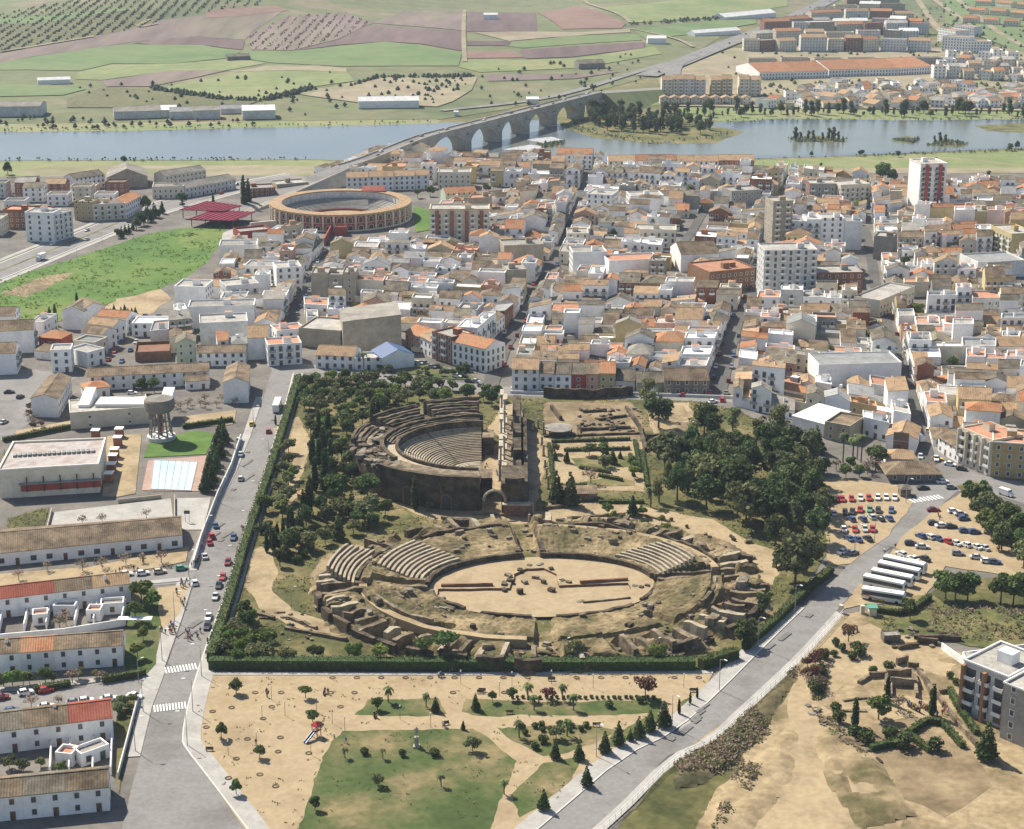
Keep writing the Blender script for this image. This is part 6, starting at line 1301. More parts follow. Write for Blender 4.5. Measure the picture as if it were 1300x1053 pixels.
for i, s in enumerate(prof):
    p = P0 + bd * s; lo, hi = under(s), dz(s); k = len(b.v)
    b.v += [(*(p - bn * BW), lo), (*(p - bn * BW), hi), (*(p + bn * BW), hi), (*(p + bn * BW), lo)]
    if i:
        j = k - 4
        for u, v in ((0, 1), (1, 2), (2, 3), (3, 0)): b.f.append((j + u, k + u, k + v, j + v)); b.m.append(0)
b.build('arches', M['bridge_stone'], bg_, origin=BGO)
for w_, nm, m, z, h in ((8.0, 'roadway', 'asphalt', .03, 0),):
    b = MB()
    for i in range(0, n, 10):
        a, c = prof[i], prof[i + 10]; b.poly([(*(P0 + bd * s + bn * o_), dz(s) + .04) for s, o_ in ((a, -w_ / 2), (c, -w_ / 2), (c, w_ / 2), (a, w_ / 2))])
    b.build(nm, M[m], bg_, origin=BGO)
for sg in (-1, 1):
    b = MB()
    for i in range(0, n, 10):
        a, c = prof[i], prof[i + 10]; A, Cc = P0 + bd * a + bn * sg * (BW - .25), P0 + bd * c + bn * sg * (BW - .25); k0, k1 = dz(a), dz(c); nn = bn * .3
        b.prism([A - nn, Cc - nn, Cc + nn, A + nn], [k0, k1, k1, k0], [k0 + 1.1, k1 + 1.1, k1 + 1.1, k0 + 1.1])
    b.build('parapet', M['bridge_stone'], bg_, origin=BGO)
    b = MB()
    for i in range(0, n, 10):
        a, c = prof[i], prof[i + 10]; A, Cc = P0 + bd * a + bn * sg * (BW - 1.1), P0 + bd * c + bn * sg * (BW - 1.1); k0, k1 = dz(a), dz(c); nn = bn * .6
        b.prism([A - nn, Cc - nn, Cc + nn, A + nn], [k0, k1, k1, k0], [k0 + .2, k1 + .2, k1 + .2, k0 + .2])
    b.build('footway', M['pavement'], bg_, origin=BGO)
for s in piers:
    for sg in (-1, 1):
        b = MB(); c = P0 + bd * s + bn * sg * BW; o_ = bn * sg * 3.2; pts = [c - bd * 3.2, c + o_, c + bd * 3.2]
        if sg > 0: pts = pts[::-1]
        b.prism(pts, -1, dz(s) - 5); b.build('cutwater', M['bridge_stone'], bg_, origin=BGO)
        b = MB(); c2 = c + bn * sg * .03
        pr = [(1.1, dz(s) - 8.5)] + [(1.1 * cos(pi * i / 6), dz(s) - 4.6 + 1.1 * sin(pi * i / 6)) for i in range(7)] + [(-1.1, dz(s) - 8.5)]
        b.poly([(*(c2 + bd * x), z) for x, z in (pr if sg < 0 else pr[::-1])]); b.build('niche_shade', M['metal_and_opening_dark'], bg_, origin=BGO)  # flat dark panel paints the shade of a flood opening, nothing is recessed
# approach ramps at both ends
def ramp(a, c, za, zc, wd, label):
    d = (c - a).normalized(); nn = V2(-d.y, d.x) * wd / 2; o = empty('road_embankment', (*a, 0)); T(o, label, 'embankment'); b = MB(); k = 1.8 if 'ramp' in label else 4.0
    q0 = [a - nn * k, c - nn * k, c + nn * k, a + nn * k]; q1 = [a - nn, c - nn, c + nn, a + nn]; zz = [za, zc, zc, za]; gb = [hz(p.x, p.y) - 1 for p in q0]
    for i in (0, 1, 2, 3):
        j = (i + 1) % 4; b.poly([(*q0[i], gb[i]), (*q0[j], gb[j]), (*q1[j], zz[j]), (*q1[i], zz[i])])
    b.build('slope', M['bridge_stone' if 'ramp' in label else 'field_pale'], o, origin=(*a, 0)); b = MB(); b.poly([(*q1[i], zz[i] + .02) for i in range(4)]); b.build('road_top', M['asphalt'], o, origin=(*a, 0))
e = P0 + bd * (BL + 170); ramp(P0 + bd * BL, e, dz(BL), hz(e.x, e.y) + 1.4, 15, 'green road embankment at the far end of the bridge')
e = P0 - bd * 130; ramp(e, P0, .5, dz(0), 11.6, 'road ramp rising to the near end of the bridge')
strip('road', smooth_line([P0 + bd * (BL + 165), G(852, 85), G(880, 73)]), 15, 'asphalt', 1.0, drape=True)
# ------------------------------------------------------------------ trees: tapered trunk with limbs + crown of many leaf clumps
rnd.seed(17)
def leaf(b, p, s, up=.3, o=None):
    n = Vector((rnd.gauss(0, 1), rnd.gauss(0, 1), rnd.gauss(up, 1)))
    if o is not None: n = n * .7 + o * .9
    n.normalize(); u = n.orthogonal().normalized(); a = rnd.uniform(0, 6.28); v = n.cross(u)
    u, v = u * cos(a) + v * sin(a), v * cos(a) - u * sin(a); s1, s2 = s * rnd.uniform(.7, 1.3), s * rnd.uniform(.5, 1.0)
    b.poly([p - u * s1, p + v * s2, p + u * s1, p - v * s2])
def crown_mesh(name, m, lobes, n, s):
    """lobes: (centre, radii) ellipsoids; leaves fill each lobe, denser outside"""
    b = MB(); tot = sum(l[1][0] * l[1][1] for l in lobes)
    for c, r in lobes:
        for _ in range(max(8, int(n * r[0] * r[1] / tot))):
            d = Vector((rnd.gauss(0, 1), rnd.gauss(0, 1), rnd.gauss(.15, 1))).normalized() * rnd.uniform(.35, 1) ** .45
            leaf(b, Vector((c[0] + d.x * r[0], c[1] + d.y * r[1], c[2] + d.z * r[2])), s, .3, d)
    return b.mesh(name, [M[m]])
def trunk_mesh(h, r, limbs=4, spread=1.2, m='bark', h0=.45):
    b = MB(); b.tube((0, 0, -.3), (0, 0, h * h0), r, r * .75, 6); b.tube((0, 0, h * h0), (rnd.uniform(-.2, .2), rnd.uniform(-.2, .2), h * .8), r * .72, r * .3, 5)
    for i in range(limbs):
        a = 6.28 * i / limbs + rnd.uniform(-.4, .4); z = h * h0 * rnd.uniform(.85, 1.25); b.tube((0, 0, z), (cos(a) * spread, sin(a) * spread, z + h * .28), r * .5, r * .2, 5)
    return b.mesh('trunk', [M[m]])
KINDS = {}
def lob_round(h, w, k=7, z0=.35):
    L = [((0, 0, h * .68), (w * .3, w * .3, h * .24))]
    for i in range(k):
        a = 6.28 * i / k + rnd.uniform(-.4, .4); d = w * rnd.uniform(.2, .34); L.append(((cos(a) * d, sin(a) * d, h * rnd.uniform(z0 + .1, .78)), (w * rnd.uniform(.16, .26), w * rnd.uniform(.16, .26), h * rnd.uniform(.13, .2))))
    return L
# every prototype stands 1.0 = its height in metres given here
def proto(kind, h, m, lobes_f, n, s, tr, cnt=3, limbs=4, spread=1.0, h0=.4, r=None):
    KINDS[kind] = (h, [(trunk_mesh(h * tr, r or h * .028, limbs, spread, h0=h0), crown_mesh('crown', m, lobes_f(), n, s)) for _ in range(cnt)])
proto('olive', 6, 'leaf_olive', lambda: lob_round(6, 6), 620, .42, .9, 4)
proto('pine', 8, 'leaf_pine', lambda: lob_round(8, 7, 8), 900, .46, .9, 4)
proto('dark', 12, 'leaf_dark', lambda: lob_round(12, 8.5, 10, .2), 1050, .5, .9, 5, 5, 1.8)
proto('eucalyptus', 15, 'leaf_olive', lambda: [((rnd.uniform(-2, 2), rnd.uniform(-2, 2), z), (rnd.uniform(1.4, 2.6), rnd.uniform(1.4, 2.6), rnd.uniform(1.2, 2.2))) for z in (4.5, 6, 7, 8, 9, 10, 11, 12, 13)], 820, .48, .92, 4, 6, 2.0)
proto('bright', 6, 'leaf_bright', lambda: lob_round(6, 5.5), 600, .42, .9, 3)
proto('umbrella', 7, 'leaf_pine', lambda: [((cos(i) * 1.5 * (i > 0), sin(i) * 1.5 * (i > 0), 5.6 + .2 * (i % 2)), (1.7, 1.7, .9)) for i in range(6)], 620, .4, .85, 3, 5, 1.5, .6)
proto('cypress', 9, 'leaf_cypress', lambda: [((0, 0, .8 + i * .82), (1.0 * sqrt(max(.03, 1 - (i / 10.2) ** 1.6)) * (.75 if i == 0 else 1), 1.0 * sqrt(max(.03, 1 - (i / 10.2) ** 1.6)) * (.75 if i == 0 else 1), .75)) for i in range(10)], 620, .34, .5, 3, 0)
proto('conifer', 7, 'leaf_dark', lambda: [((rnd.uniform(-.15, .15), rnd.uniform(-.15, .15), .9 + i * .62), (2.1 * (1 - i / 10.5), 2.1 * (1 - i / 10.5), .45)) for i in range(10)], 700, .36, .7, 3, 0)
proto('shrub', 2, 'hedge_leaf', lambda: [((rnd.uniform(-.5, .5), rnd.uniform(-.5, .5), .9), (.8, .8, .8)) for _ in range(4)], 260, .22, .5, 3)
proto('red', 5, 'leaf_red', lambda: lob_round(5, 5), 330, .34, .9, 2)
proto('poplar', 13, 'river_leaf', lambda: [((rnd.uniform(-1, 1), rnd.uniform(-1, 1), 3.0 + i * 1.1), (rnd.uniform(1.4, 2.6), rnd.uniform(1.4, 2.6), 1.5)) for i in range(9)], 620, .6, .8, 4)
proto('twiggy', 5, 'leaf_twig', lambda: lob_round(5, 5), 130, .3, .9, 3, 7, 1.6)
def palm(h=6):
    t = MB(); z = 0
    for i in range(6): t.tube((0, 0, h * i / 6 - (.3 if i == 0 else 0)), (0, 0, h * (i + 1) / 6), .30 - .02 * (i % 2), .27, 7)
    b = MB()
    for i in range(30):
        a = 6.28 * i / 30 * 2.4; el = rnd.uniform(-.2, 1.2); L = rnd.uniform(2.0, 2.7); p = Vector((0, 0, h)); d = Vector((cos(a), sin(a), 0)); w_ = Vector((-sin(a), cos(a), 0)) * .34; pts = []
        for k in range(6): u = k / 5; pts.append(p + d * L * u * cos(el * .5) + Vector((0, 0, L * (u * sin(el) - u * u * .95))))
        for k in range(5):
            wa, wb = w_ * (1 - (k / 5 - .4) ** 2), w_ * (1 - ((k + 1) / 5 - .4) ** 2) * (0.15 if k == 4 else 1); b.poly([pts[k] - wa, pts[k] + wa, pts[k + 1] + wb, pts[k + 1] - wb])
    return (t.mesh('trunk', [M['bark']]), b.mesh('crown', [M['leaf_palm']]))
KINDS['palm'] = (7.5, [palm(), palm(), palm()]); KINDS['tall_palm'] = (12.5, [palm(11), palm(10.6)])
NAMES = {'olive': 'olive_tree', 'pine': 'pine_tree', 'dark': 'evergreen_tree', 'eucalyptus': 'eucalyptus_tree', 'bright': 'leafy_tree', 'umbrella': 'umbrella_pine', 'cypress': 'cypress_tree', 'conifer': 'conifer_tree', 'shrub': 'shrub', 'red': 'red_tree', 'poplar': 'riverside_tree', 'twiggy': 'bare_tree', 'palm': 'palm_tree', 'tall_palm': 'palm_tree'}
def tree(kind, p, h, label, group=None, px=True, z=None):
    g = G(*p) if px else p
    H0, var = KINDS[kind]; tm, cm = rnd.choice(var); s = h / H0
    o = empty(NAMES[kind], (g.x, g.y, gz(g) if z is None else z), rnd.uniform(0, 6.28)); o.scale = (s * rnd.uniform(.88, 1.14), s * rnd.uniform(.88, 1.14), s)
    link('trunk', tm, o); link('crown', cm, o); T(o, label, 'shrub' if kind == 'shrub' else 'palm' if 'palm' in kind else 'tree', group); return o
def scatter(poly, n, dmin, kinds, h, label, group, avoid=()):
    P = [G(*p) for p in poly]; x0, x1 = min(p.x for p in P), max(p.x for p in P); y0, y1 = min(p.y for p in P), max(p.y for p in P); pts = []; tries = 0
    while len(pts) < n and tries < n * 60:
        tries += 1; q = V2(rnd.uniform(x0, x1), rnd.uniform(y0, y1))
        if inside(q, P) and all((q - o).length > dmin for o in pts) and not any(inside(q, e) for e in EXC): pts.append(q)
    cn = {}
    for q in sorted(pts, key=lambda q: q.x):
        k = rnd.choice(kinds); lb = label[k] if isinstance(label, dict) else label
        cn[k] = cn.get(k, 0) + 1; lb += f', {nth(cn[k])} from left'
        tree(k, q, rnd.uniform(*h) * (1 if k != 'shrub' else .4), lb, group + ' ' + k if isinstance(label, dict) else group, px=False)
# grove behind the theatre
scatter([(384, 500), (400, 487), (470, 487), (560, 495), (638, 504), (630, 518), (600, 512), (540, 514), (500, 518), (468, 540), (448, 556), (425, 552), (400, 555), (386, 530)], 72, 4.6, ['olive', 'pine', 'olive', 'pine', 'bright'], (4.6, 7), {'olive': 'grey-green olive tree in the dense grove behind the theatre', 'pine': 'dark round pine in the dense grove behind the theatre', 'bright': 'light green tree in the dense grove behind the theatre'}, 'grove behind the theatre,')
scatter([(370, 560), (398, 545), (440, 560), (440, 590), (400, 640), (385, 600)], 8, 5, ['olive', 'dark', 'shrub'], (5, 8), {'olive': 'olive tree left of the theatre among cypresses', 'dark': 'dark evergreen left of the theatre among cypresses', 'shrub': 'low shrub left of the theatre among cypresses'}, 'trees left of the theatre,')
scatter([(345, 600), (372, 570), (380, 610), (350, 690), (330, 690)], 14, 4.2, ['olive', 'bright', 'olive', 'shrub'], (4.5, 6.5), {'olive': 'olive tree beside the avenue hedge left of the theatre', 'bright': 'light green tree beside the avenue hedge left of the theatre', 'shrub': 'shrub beside the avenue hedge left of the theatre'}, 'trees by the avenue hedge,')
scatter([(350, 690), (400, 655), (430, 650), (490, 655), (480, 672), (430, 690), (385, 715), (352, 722)], 25, 4.4, ['dark', 'pine', 'olive', 'conifer', 'shrub', 'pine'], (5, 8.5), {'dark': 'dark evergreen in the thicket left of the amphitheatre', 'pine': 'pine in the thicket left of the amphitheatre', 'olive': 'olive tree in the thicket left of the amphitheatre', 'conifer': 'small conifer in the thicket left of the amphitheatre', 'shrub': 'shrub in the thicket left of the amphitheatre'}, 'thicket left of the amphitheatre,')
scatter([(425, 590), (450, 580), (470, 625), (480, 650), (430, 650), (415, 630)], 8, 5.2, ['dark', 'pine'], (8, 11), {'dark': 'tall dark evergreen at the left foot of the theatre', 'pine': 'broad pine at the left foot of the theatre'}, 'trees at the foot of the theatre,')
CY = [(405, 560, 12), (411, 590, 14), (406, 612, 15), (413, 625, 15), (400, 625, 12), (527, 648, 11.5), (438, 600, 7), (371, 678, 9), (367, 676, 8), (353, 695, 8), (345, 698, 7.5), (339, 702, 7), (417, 560, 11), (474, 545, 12), (480, 535, 9), (350, 540, 4), (360, 690, 8), (348, 700, 7), (397, 590, 11), (420, 600, 12), (394, 640, 10), (386, 660, 10), (392, 655, 11), (380, 690, 8)]
for i, (x, y, h) in enumerate(sorted(CY)): tree('cypress', (x, y), h, f'slim dark cypress, {nth(i + 1)} from the left in the monuments park', 'cypresses of the monuments park')
# lower left corner and the row along the front hedge
scatter([(278, 838), (290, 790), (310, 785), (345, 815), (345, 842), (300, 846)], 22, 3.2, ['olive', 'bright', 'pine', 'shrub'], (3.5, 6), {'olive': 'olive tree in the lower left corner of the ruins park', 'bright': 'light green tree in the lower left corner of the ruins park', 'pine': 'pine in the lower left corner of the ruins park', 'shrub': 'shrub in the lower left corner of the ruins park'}, 'trees in the ruins park corner,')
for i, (k, x, y, h) in enumerate((('olive', 364, 842, 4.6), ('pine', 398, 838, 4), ('pine', 406, 836, 3.6), ('bright', 450, 840, 5.2), ('bright', 484, 843, 5.4), ('umbrella', 536, 841, 6.4), ('umbrella', 566, 841, 8), ('olive', 728, 840, 5.4), ('bright', 836, 843, 5.6), ('pine', 945, 822, 8), ('dark', 968, 782, 7), ('olive', 955, 800, 3.5), ('conifer', 948, 826, 4.5))):
    tree(k, (x, y), h, f'{ {"olive": "grey-green", "pine": "small dark", "bright": "light green", "umbrella": "umbrella-shaped", "dark": "dense dark", "conifer": "conical"}[k]} tree, {nth(i + 1)} from the left behind the long front hedge', 'trees behind the long front hedge')
# big trees on the right
for i, (k, x, y, h) in enumerate((('dark', 836, 545, 13), ('eucalyptus', 820, 520, 13), ('eucalyptus', 828, 533, 12), ('dark', 894, 552, 13), ('eucalyptus', 930, 552, 11), ('dark', 905, 560, 11), ('eucalyptus', 985, 575, 18), ('dark', 1000, 590, 15), ('conifer', 1036, 575, 10), ('eucalyptus', 960, 570, 12))):
    tree(k, (x, y), h, f'tall {"dark evergreen" if k == "dark" else "feathery eucalyptus" if k == "eucalyptus" else "conifer"}, {nth(i + 1)} of the big trees between the ruins and the town', 'big trees at the town side')
scatter([(838, 580), (880, 570), (940, 575), (990, 570), (1030, 590), (1052, 640), (1056, 690), (1040, 735), (1005, 745), (985, 705), (940, 670), (905, 650), (850, 640)], 46, 6.6, ['dark', 'pine', 'eucalyptus', 'dark', 'olive'], (8, 16), {'dark': 'dense dark evergreen in the wood right of the monuments', 'pine': 'broad pine in the wood right of the monuments', 'eucalyptus': 'loose eucalyptus in the wood right of the monuments', 'olive': 'grey-green tree in the wood right of the monuments'}, 'wood right of the monuments,')
scatter([(836, 640), (842, 590), (885, 562), (965, 562), (905, 640)], 16, 5.5, ['dark', 'eucalyptus', 'pine'], (7, 12), {'dark': 'dark evergreen beside the peristyle garden', 'pine': 'pine beside the peristyle garden', 'eucalyptus': 'loose eucalyptus beside the peristyle garden'}, 'trees beside the peristyle garden,')
scatter([(1030, 600), (1120, 590), (1125, 605), (1060, 612), (1040, 640)], 11, 4, ['bright', 'twiggy', 'pine', 'twiggy'], (4, 6), {'bright': 'light green tree in the garden above the car park', 'twiggy': 'bare pollarded tree in the garden above the car park', 'pine': 'round dark tree in the garden above the car park'}, 'garden above the car park,')
for i, (x, y) in enumerate(((1070, 588), (1082, 592), (1093, 588), (1088, 584))): tree('tall_palm', (x, y), 11.5 - i * .4, f'tall palm, {nth(i + 1)} in the clump above the car park', 'tall palms above the car park')
tree('pine', (1112, 592), 8, 'round dark green tree right of the tall palms'); tree('palm', (826, 645), 7.5, 'stout palm at the right end of the tiled pergola'); tree('tall_palm', (462, 474), 9.5, 'lone palm in front of the white patio house by the cinema')
for i, (x, y) in enumerate(((1238, 645), (1250, 643))): tree('palm', (x, y), 8, f'{("left", "right")[i]} palm of the pair at the plaza corner', 'palms at the plaza corner')
for k, x, y, h, lb in (('conifer', 707, 640, 11, 'large spreading conifer at the left end of the tiled pergola'), ('conifer', 724, 643, 11.5, 'second large conifer beside the tiled pergola'), ('conifer', 778, 590, 5.5, 'small conical tree on the peristyle garden lawn'), ('twiggy', 750, 615, 6, 'thin sparse tree in the middle of the peristyle garden'), ('olive', 748, 580, 5, 'small olive tree at the back of the peristyle garden'), ('conifer', 803, 656, 7, 'dark conical tree on the sandy path below the pergola'), ('olive', 545, 650, 3.6, 'small tree in front of the theatre outer wall')): tree(k, (x, y), h, lb)
scatter([(745, 648), (860, 660), (880, 672), (850, 678), (760, 668)], 12, 2.6, ['shrub', 'shrub', 'bright'], (2.5, 4), {'shrub': 'shrub on the green strip behind the amphitheatre', 'bright': 'light green bush on the strip behind the amphitheatre'}, 'shrubs behind the amphitheatre,')
scatter([(1228, 640), (1250, 640), (1310, 690), (1325, 735), (1290, 720), (1262, 690)], 24, 5, ['pine', 'dark', 'olive'], (6.5, 9.5), {'pine': 'pine in the dense clump right of the car park', 'dark': 'dark evergreen in the dense clump right of the car park', 'olive': 'grey-green tree in the dense clump right of the car park'}, 'clump right of the car park,')
for i, (x, y, h) in enumerate(((1200, 762, 9), (1212, 768, 9.5), (1228, 764, 9), (1270, 768, 9), (1286, 770, 9.5), (1300, 764, 9), (1155, 788, 6))): tree('pine', (x, y), h, f'dark pine, {nth(i + 1)} from the left on the bank below the coaches', 'pines below the coaches')
# town trees
for i, (k, x, y, h) in enumerate((('pine', 180, 500, 6.5), ('pine', 196, 499, 6.5), ('cypress', 64, 415, 9), ('cypress', 71, 414, 10), ('cypress', 98, 390, 7), ('cypress', 310, 264, 20), ('cypress', 316, 262, 17), ('cypress', 271, 262, 8), ('dark', 185, 268, 10), ('dark', 232, 262, 9), ('pine', 510, 365, 8), ('pine', 518, 362, 7), ('bright', 530, 252, 6), ('pine', 546, 250, 7), ('pine', 1120, 232, 14), ('pine', 1131, 234, 10), ('olive', 756, 318, 6), ('bright', 800, 378, 6), ('dark', 768, 368, 8), ('dark', 833, 358, 9), ('pine', 1052, 462, 8), ('olive', 805, 425, 5), ('bright', 815, 423, 5), ('olive', 618, 245, 6))):
    tree(k, (x, y), h, f'{NAMES[k].replace("_", " ")} standing alone among the town houses, {nth(i + 1)} of the scattered town trees', 'scattered trees of the town')
for i, (c, e) in enumerate(PATIO[:24]): tree(rnd.choice(('pine', 'olive', 'bright', 'dark')), c, rnd.uniform(5, 8), f'green patio tree in a gap between houses, {nth(i + 1)} of the patio trees', 'patio trees', px=False)
for i in range(13): t = i / 12; tree(rnd.choice(('conifer', 'conifer', 'dark')), (lerp(150, 206, t), lerp(303, 272, t) + (i % 2) * 2), rnd.uniform(5, 9), f'dark roadside conifer, {nth(i + 1)} from the near end beside the highway', 'conifers beside the highway')
for i in range(9): tree('conifer', (lerp(136, 172, i / 8), 402 - (i % 3) * 2), rnd.uniform(2.5, 4.5), f'small dark conifer, {nth(i + 1)} from the left on the waste ground', 'small conifers on the waste ground')
for i in range(9): t = i / 8; tree('conifer', (lerp(262, 282, t) + (i % 2) * 5, lerp(625, 556, t)), rnd.uniform(7, 9.5), f'dark conifer, {nth(i + 1)} from the front beside the pool and avenue wall', 'conifers beside the pool')
for i, (k, x, y, h) in enumerate((('bright', 180, 768, 7), ('bright', 194, 775, 5.5), ('pine', 172, 790, 6), ('bright', 175, 838, 4.5), ('bright', 182, 815, 4), ('twiggy', 84, 795, 5), ('twiggy', 76, 800, 4.5))): tree(k, (x, y), h, f'{"bare tree" if k == "twiggy" else "green garden tree"} beside the terraces, {nth(i + 1)} of the terrace trees', 'trees beside the terraces')
for i, (x, h) in enumerate(((5, 4), (16, 4.5), (30, 4), (38, 3.5), (58, 4.6), (66, 3), (100, 3.4), (122, 2.5))): tree(rnd.choice(('bright', 'olive', 'pine')), (x, 874 - x * .1), h, f'front garden bush, {nth(i + 1)} from the left before the middle terrace', 'front garden bushes')
for i, (x, y) in enumerate(((12, 978), (30, 980), (52, 976), (78, 985), (155, 902), (165, 905), (150, 910), (170, 896))): tree(rnd.choice(('bright', 'olive')), (x, y), rnd.uniform(2.5, 4), f'garden bush, {nth(i + 1)} from the left around the front terrace', 'garden bushes of the front terrace')
for i, (x, y) in enumerate(((24, 738), (60, 726), (105, 726), (130, 723), (160, 718), (181, 716), (205, 716), (40, 900), (75, 897), (92, 868), (130, 866), (105, 668), (130, 666), (186, 660))): tree('twiggy', (x, y), rnd.uniform(3, 4.5), f'bare street tree, {nth(i + 1)} around the school and terraces', 'bare street trees')
scatter([(20, 540), (36, 505), (44, 535), (60, 545), (30, 552)], 8, 2.5, ['red', 'twiggy'], (2.5, 4), {'red': 'reddish bare shrub beside the gabled house by the plaza', 'twiggy': 'grey bare shrub beside the gabled house by the plaza'}, 'shrubs beside the gabled house,')
scatter([(215, 515), (300, 508), (300, 518), (225, 526)], 10, 3, ['twiggy'], (3, 4), 'bare tree in the yard behind the water tower', 'bare trees behind the water tower')
# sandy square and its lawns
SQ = [('pine', 300, 882, 4.2), ('pine', 281, 939, 4), ('pine', 388, 888, 3.6), ('pine', 397, 918, 3.4), ('pine', 479, 903, 3.6), ('palm', 493, 893, 4.6), ('palm', 541, 899, 4), ('conifer', 553, 905, 4), ('conifer', 604, 903, 4.4), ('pine', 625, 893, 3), ('pine', 650, 890, 3.4), ('palm', 670, 890, 5), ('palm', 678, 903, 4.4), ('red', 696, 890, 3.6), ('palm', 714, 890, 4.6), ('palm', 728, 903, 4.8), ('shrub', 773, 900, 2), ('shrub', 813, 894, 2), ('red', 819, 888, 6), ('cypress', 885, 888, 3), ('cypress', 876, 895, 3.2), ('cypress', 862, 908, 4), ('conifer', 843, 924, 6.5), ('conifer', 825, 930, 5.6), ('conifer', 811, 938, 5.4), ('conifer', 785, 947, 6.2), ('conifer', 768, 957, 5.6), ('conifer', 735, 966, 4.6), ('conifer', 705, 964, 4.8), ('palm', 659, 938, 4.8), ('palm', 720, 936, 4.8), ('olive', 706, 940, 3.6), ('palm', 438, 964, 3), ('palm', 486, 965, 3), ('shrub', 462, 960, 2), ('olive', 600, 955, 4), ('shrub', 551, 962, 2.2), ('shrub', 512, 962, 2), ('conifer', 588, 928, 2.4), ('shrub', 690, 945, 2.4), ('shrub', 680, 952, 2), ('conifer', 800, 942, 3), ('pine', 330, 964, 3.5), ('palm', 640, 1010, 4), ('palm', 560, 1000, 3.5), ('conifer', 745, 1000, 5), ('pine', 400, 1030, 3.5), ('pine', 300, 1010, 3.6), ('olive', 480, 1000, 3.4), ('conifer', 690, 1030, 5)]
for i, (k, x, y, h) in enumerate(sorted(SQ, key=lambda q: q[1])): tree(k, (x, y), h, f'{ {"pine": "small round tree", "palm": "short palm", "conifer": "conical conifer", "red": "red-leaved tree", "shrub": "low shrub", "cypress": "slim young cypress", "olive": "grey-green bush"}[k]}, {nth(i + 1)} from the left on the sandy square and lawns', 'plants of the sandy square')
for i in range(26):
    x = 650 + i * 7.2; tree('shrub', (x, 888 + (i % 2) * .6), 1.0, f'clipped low bush, {nth(i + 1)} in the line behind the palm lawn', 'low bushes behind the palm lawn')
scatter([(655, 925), (745, 922), (745, 930), (660, 935)], 12, 2, ['shrub'], (3, 4.5), 'low bush along the lower palm lawn', 'bushes along the lower palm lawn')
# lower right excavation
for k, x, y, h, lb in (('cypress', 1085, 925, 8, 'slim cypress left of the round tree at the excavation'), ('cypress', 1126, 894, 7.5, 'slim cypress touching the excavated walls'), ('cypress', 1183, 910, 8.5, 'slim cypress beside the group of visitors'), ('pine', 1115, 915, 6.5, 'round tree between the two left cypresses at the excavation'), ('conifer', 1252, 965, 9.5, 'large conifer in front of the brick flats'), ('red', 1077, 816, 5, 'reddish tree on the sandy slope beside the gate'), ('twiggy', 1140, 905, 4.5, 'thin tree left of the visitors'), ('pine', 1150, 777, 4, 'small round tree beside the green kiosk')): tree(k, (x, y), h, lb)
for i, (x, y, h) in enumerate(((1061, 822, 2.6), (1068, 828, 2.4), (1092, 833, 3.4), (1086, 828, 3), (1080, 838, 2.6), (1060, 835, 2), (1045, 838, 3), (1108, 856, 2.4), (1129, 852, 2.6), (1060, 905, 2.6), (1066, 920, 3.2), (1083, 936, 3), (1030, 870, 4), (1036, 880, 3.5), (1040, 858, 3), (1025, 850, 3), (1100, 945, 4), (1150, 950, 4.5), (1190, 955, 4), (1130, 938, 3.6), (1205, 862, 2), (1212, 870, 2))): tree('shrub' if i % 3 else 'red' if 10 < i < 16 else 'shrub', (x, y), h, f'dark shrub, {nth(i + 1)} around the lower right excavation', 'shrubs around the lower right excavation')
scatter([(1020, 840), (1045, 830), (1048, 890), (1026, 880)], 12, 2.2, ['twiggy', 'red', 'shrub'], (2.5, 4.5), {'twiggy': 'bare bush on the slope edge above the sandy tracks', 'red': 'reddish bush on the slope edge above the sandy tracks', 'shrub': 'green bush on the slope edge above the sandy tracks'}, 'bushes on the slope edge,')
# river trees
scatter([(745, 150), (765, 138), (830, 150), (905, 160), (900, 172), (820, 170), (760, 165)], 64, 6, ['poplar', 'dark', 'poplar'], (8, 14), {'poplar': 'riverside tree on the wooded spit right of the bridge', 'dark': 'dark tree on the wooded spit right of the bridge'}, 'wooded spit,')
for i in range(58): x = 835 + i * 8.1 + rnd.uniform(-3, 3); tree(rnd.choice(('poplar', 'poplar', 'dark')), (x, 148.5 + rnd.uniform(-5, 1.5)), rnd.uniform(6, 14) if rnd.random() < .6 else rnd.uniform(4, 7), f'tree on the far river bank below the cottages, {nth(i + 1)} from the left', 'trees on the far river bank')
for i, (x, y, h) in enumerate(((1010, 179, 10), (1016, 178, 6), (1026, 178, 7), (1032, 179, 8), (1044, 179, 6), (1052, 178, 9), (1058, 179, 10), (1064, 179, 7), (1070, 180, 4), (1147, 180, 3), (1186, 183, 6), (1193, 182, 8), (1200, 183, 7), (1215, 184, 4), (692, 186, 4), (702, 185, 3), (1165, 178, 3))): tree('poplar', (x, y), h, f'bushy tree on the river islands, {nth(i + 1)} from the left among the island trees' if i != 99 else '', 'trees on the river islands')
for i, (x, y, h) in enumerate(((10, 222, 9), (158, 208, 6), (250, 222, 4), (1030, 199, 4), (1092, 199, 5), (1095, 197, 4), (1140, 200, 5), (1282, 192, 6), (1291, 190, 7), (1188, 205, 3), (1042, 212, 3), (1255, 224, 4), (730, 160, 6))): tree('dark', (x, y), h, f'lone dark bush on the river meadows, {nth(i + 1)} in the list from left', 'lone bushes of the river meadows')
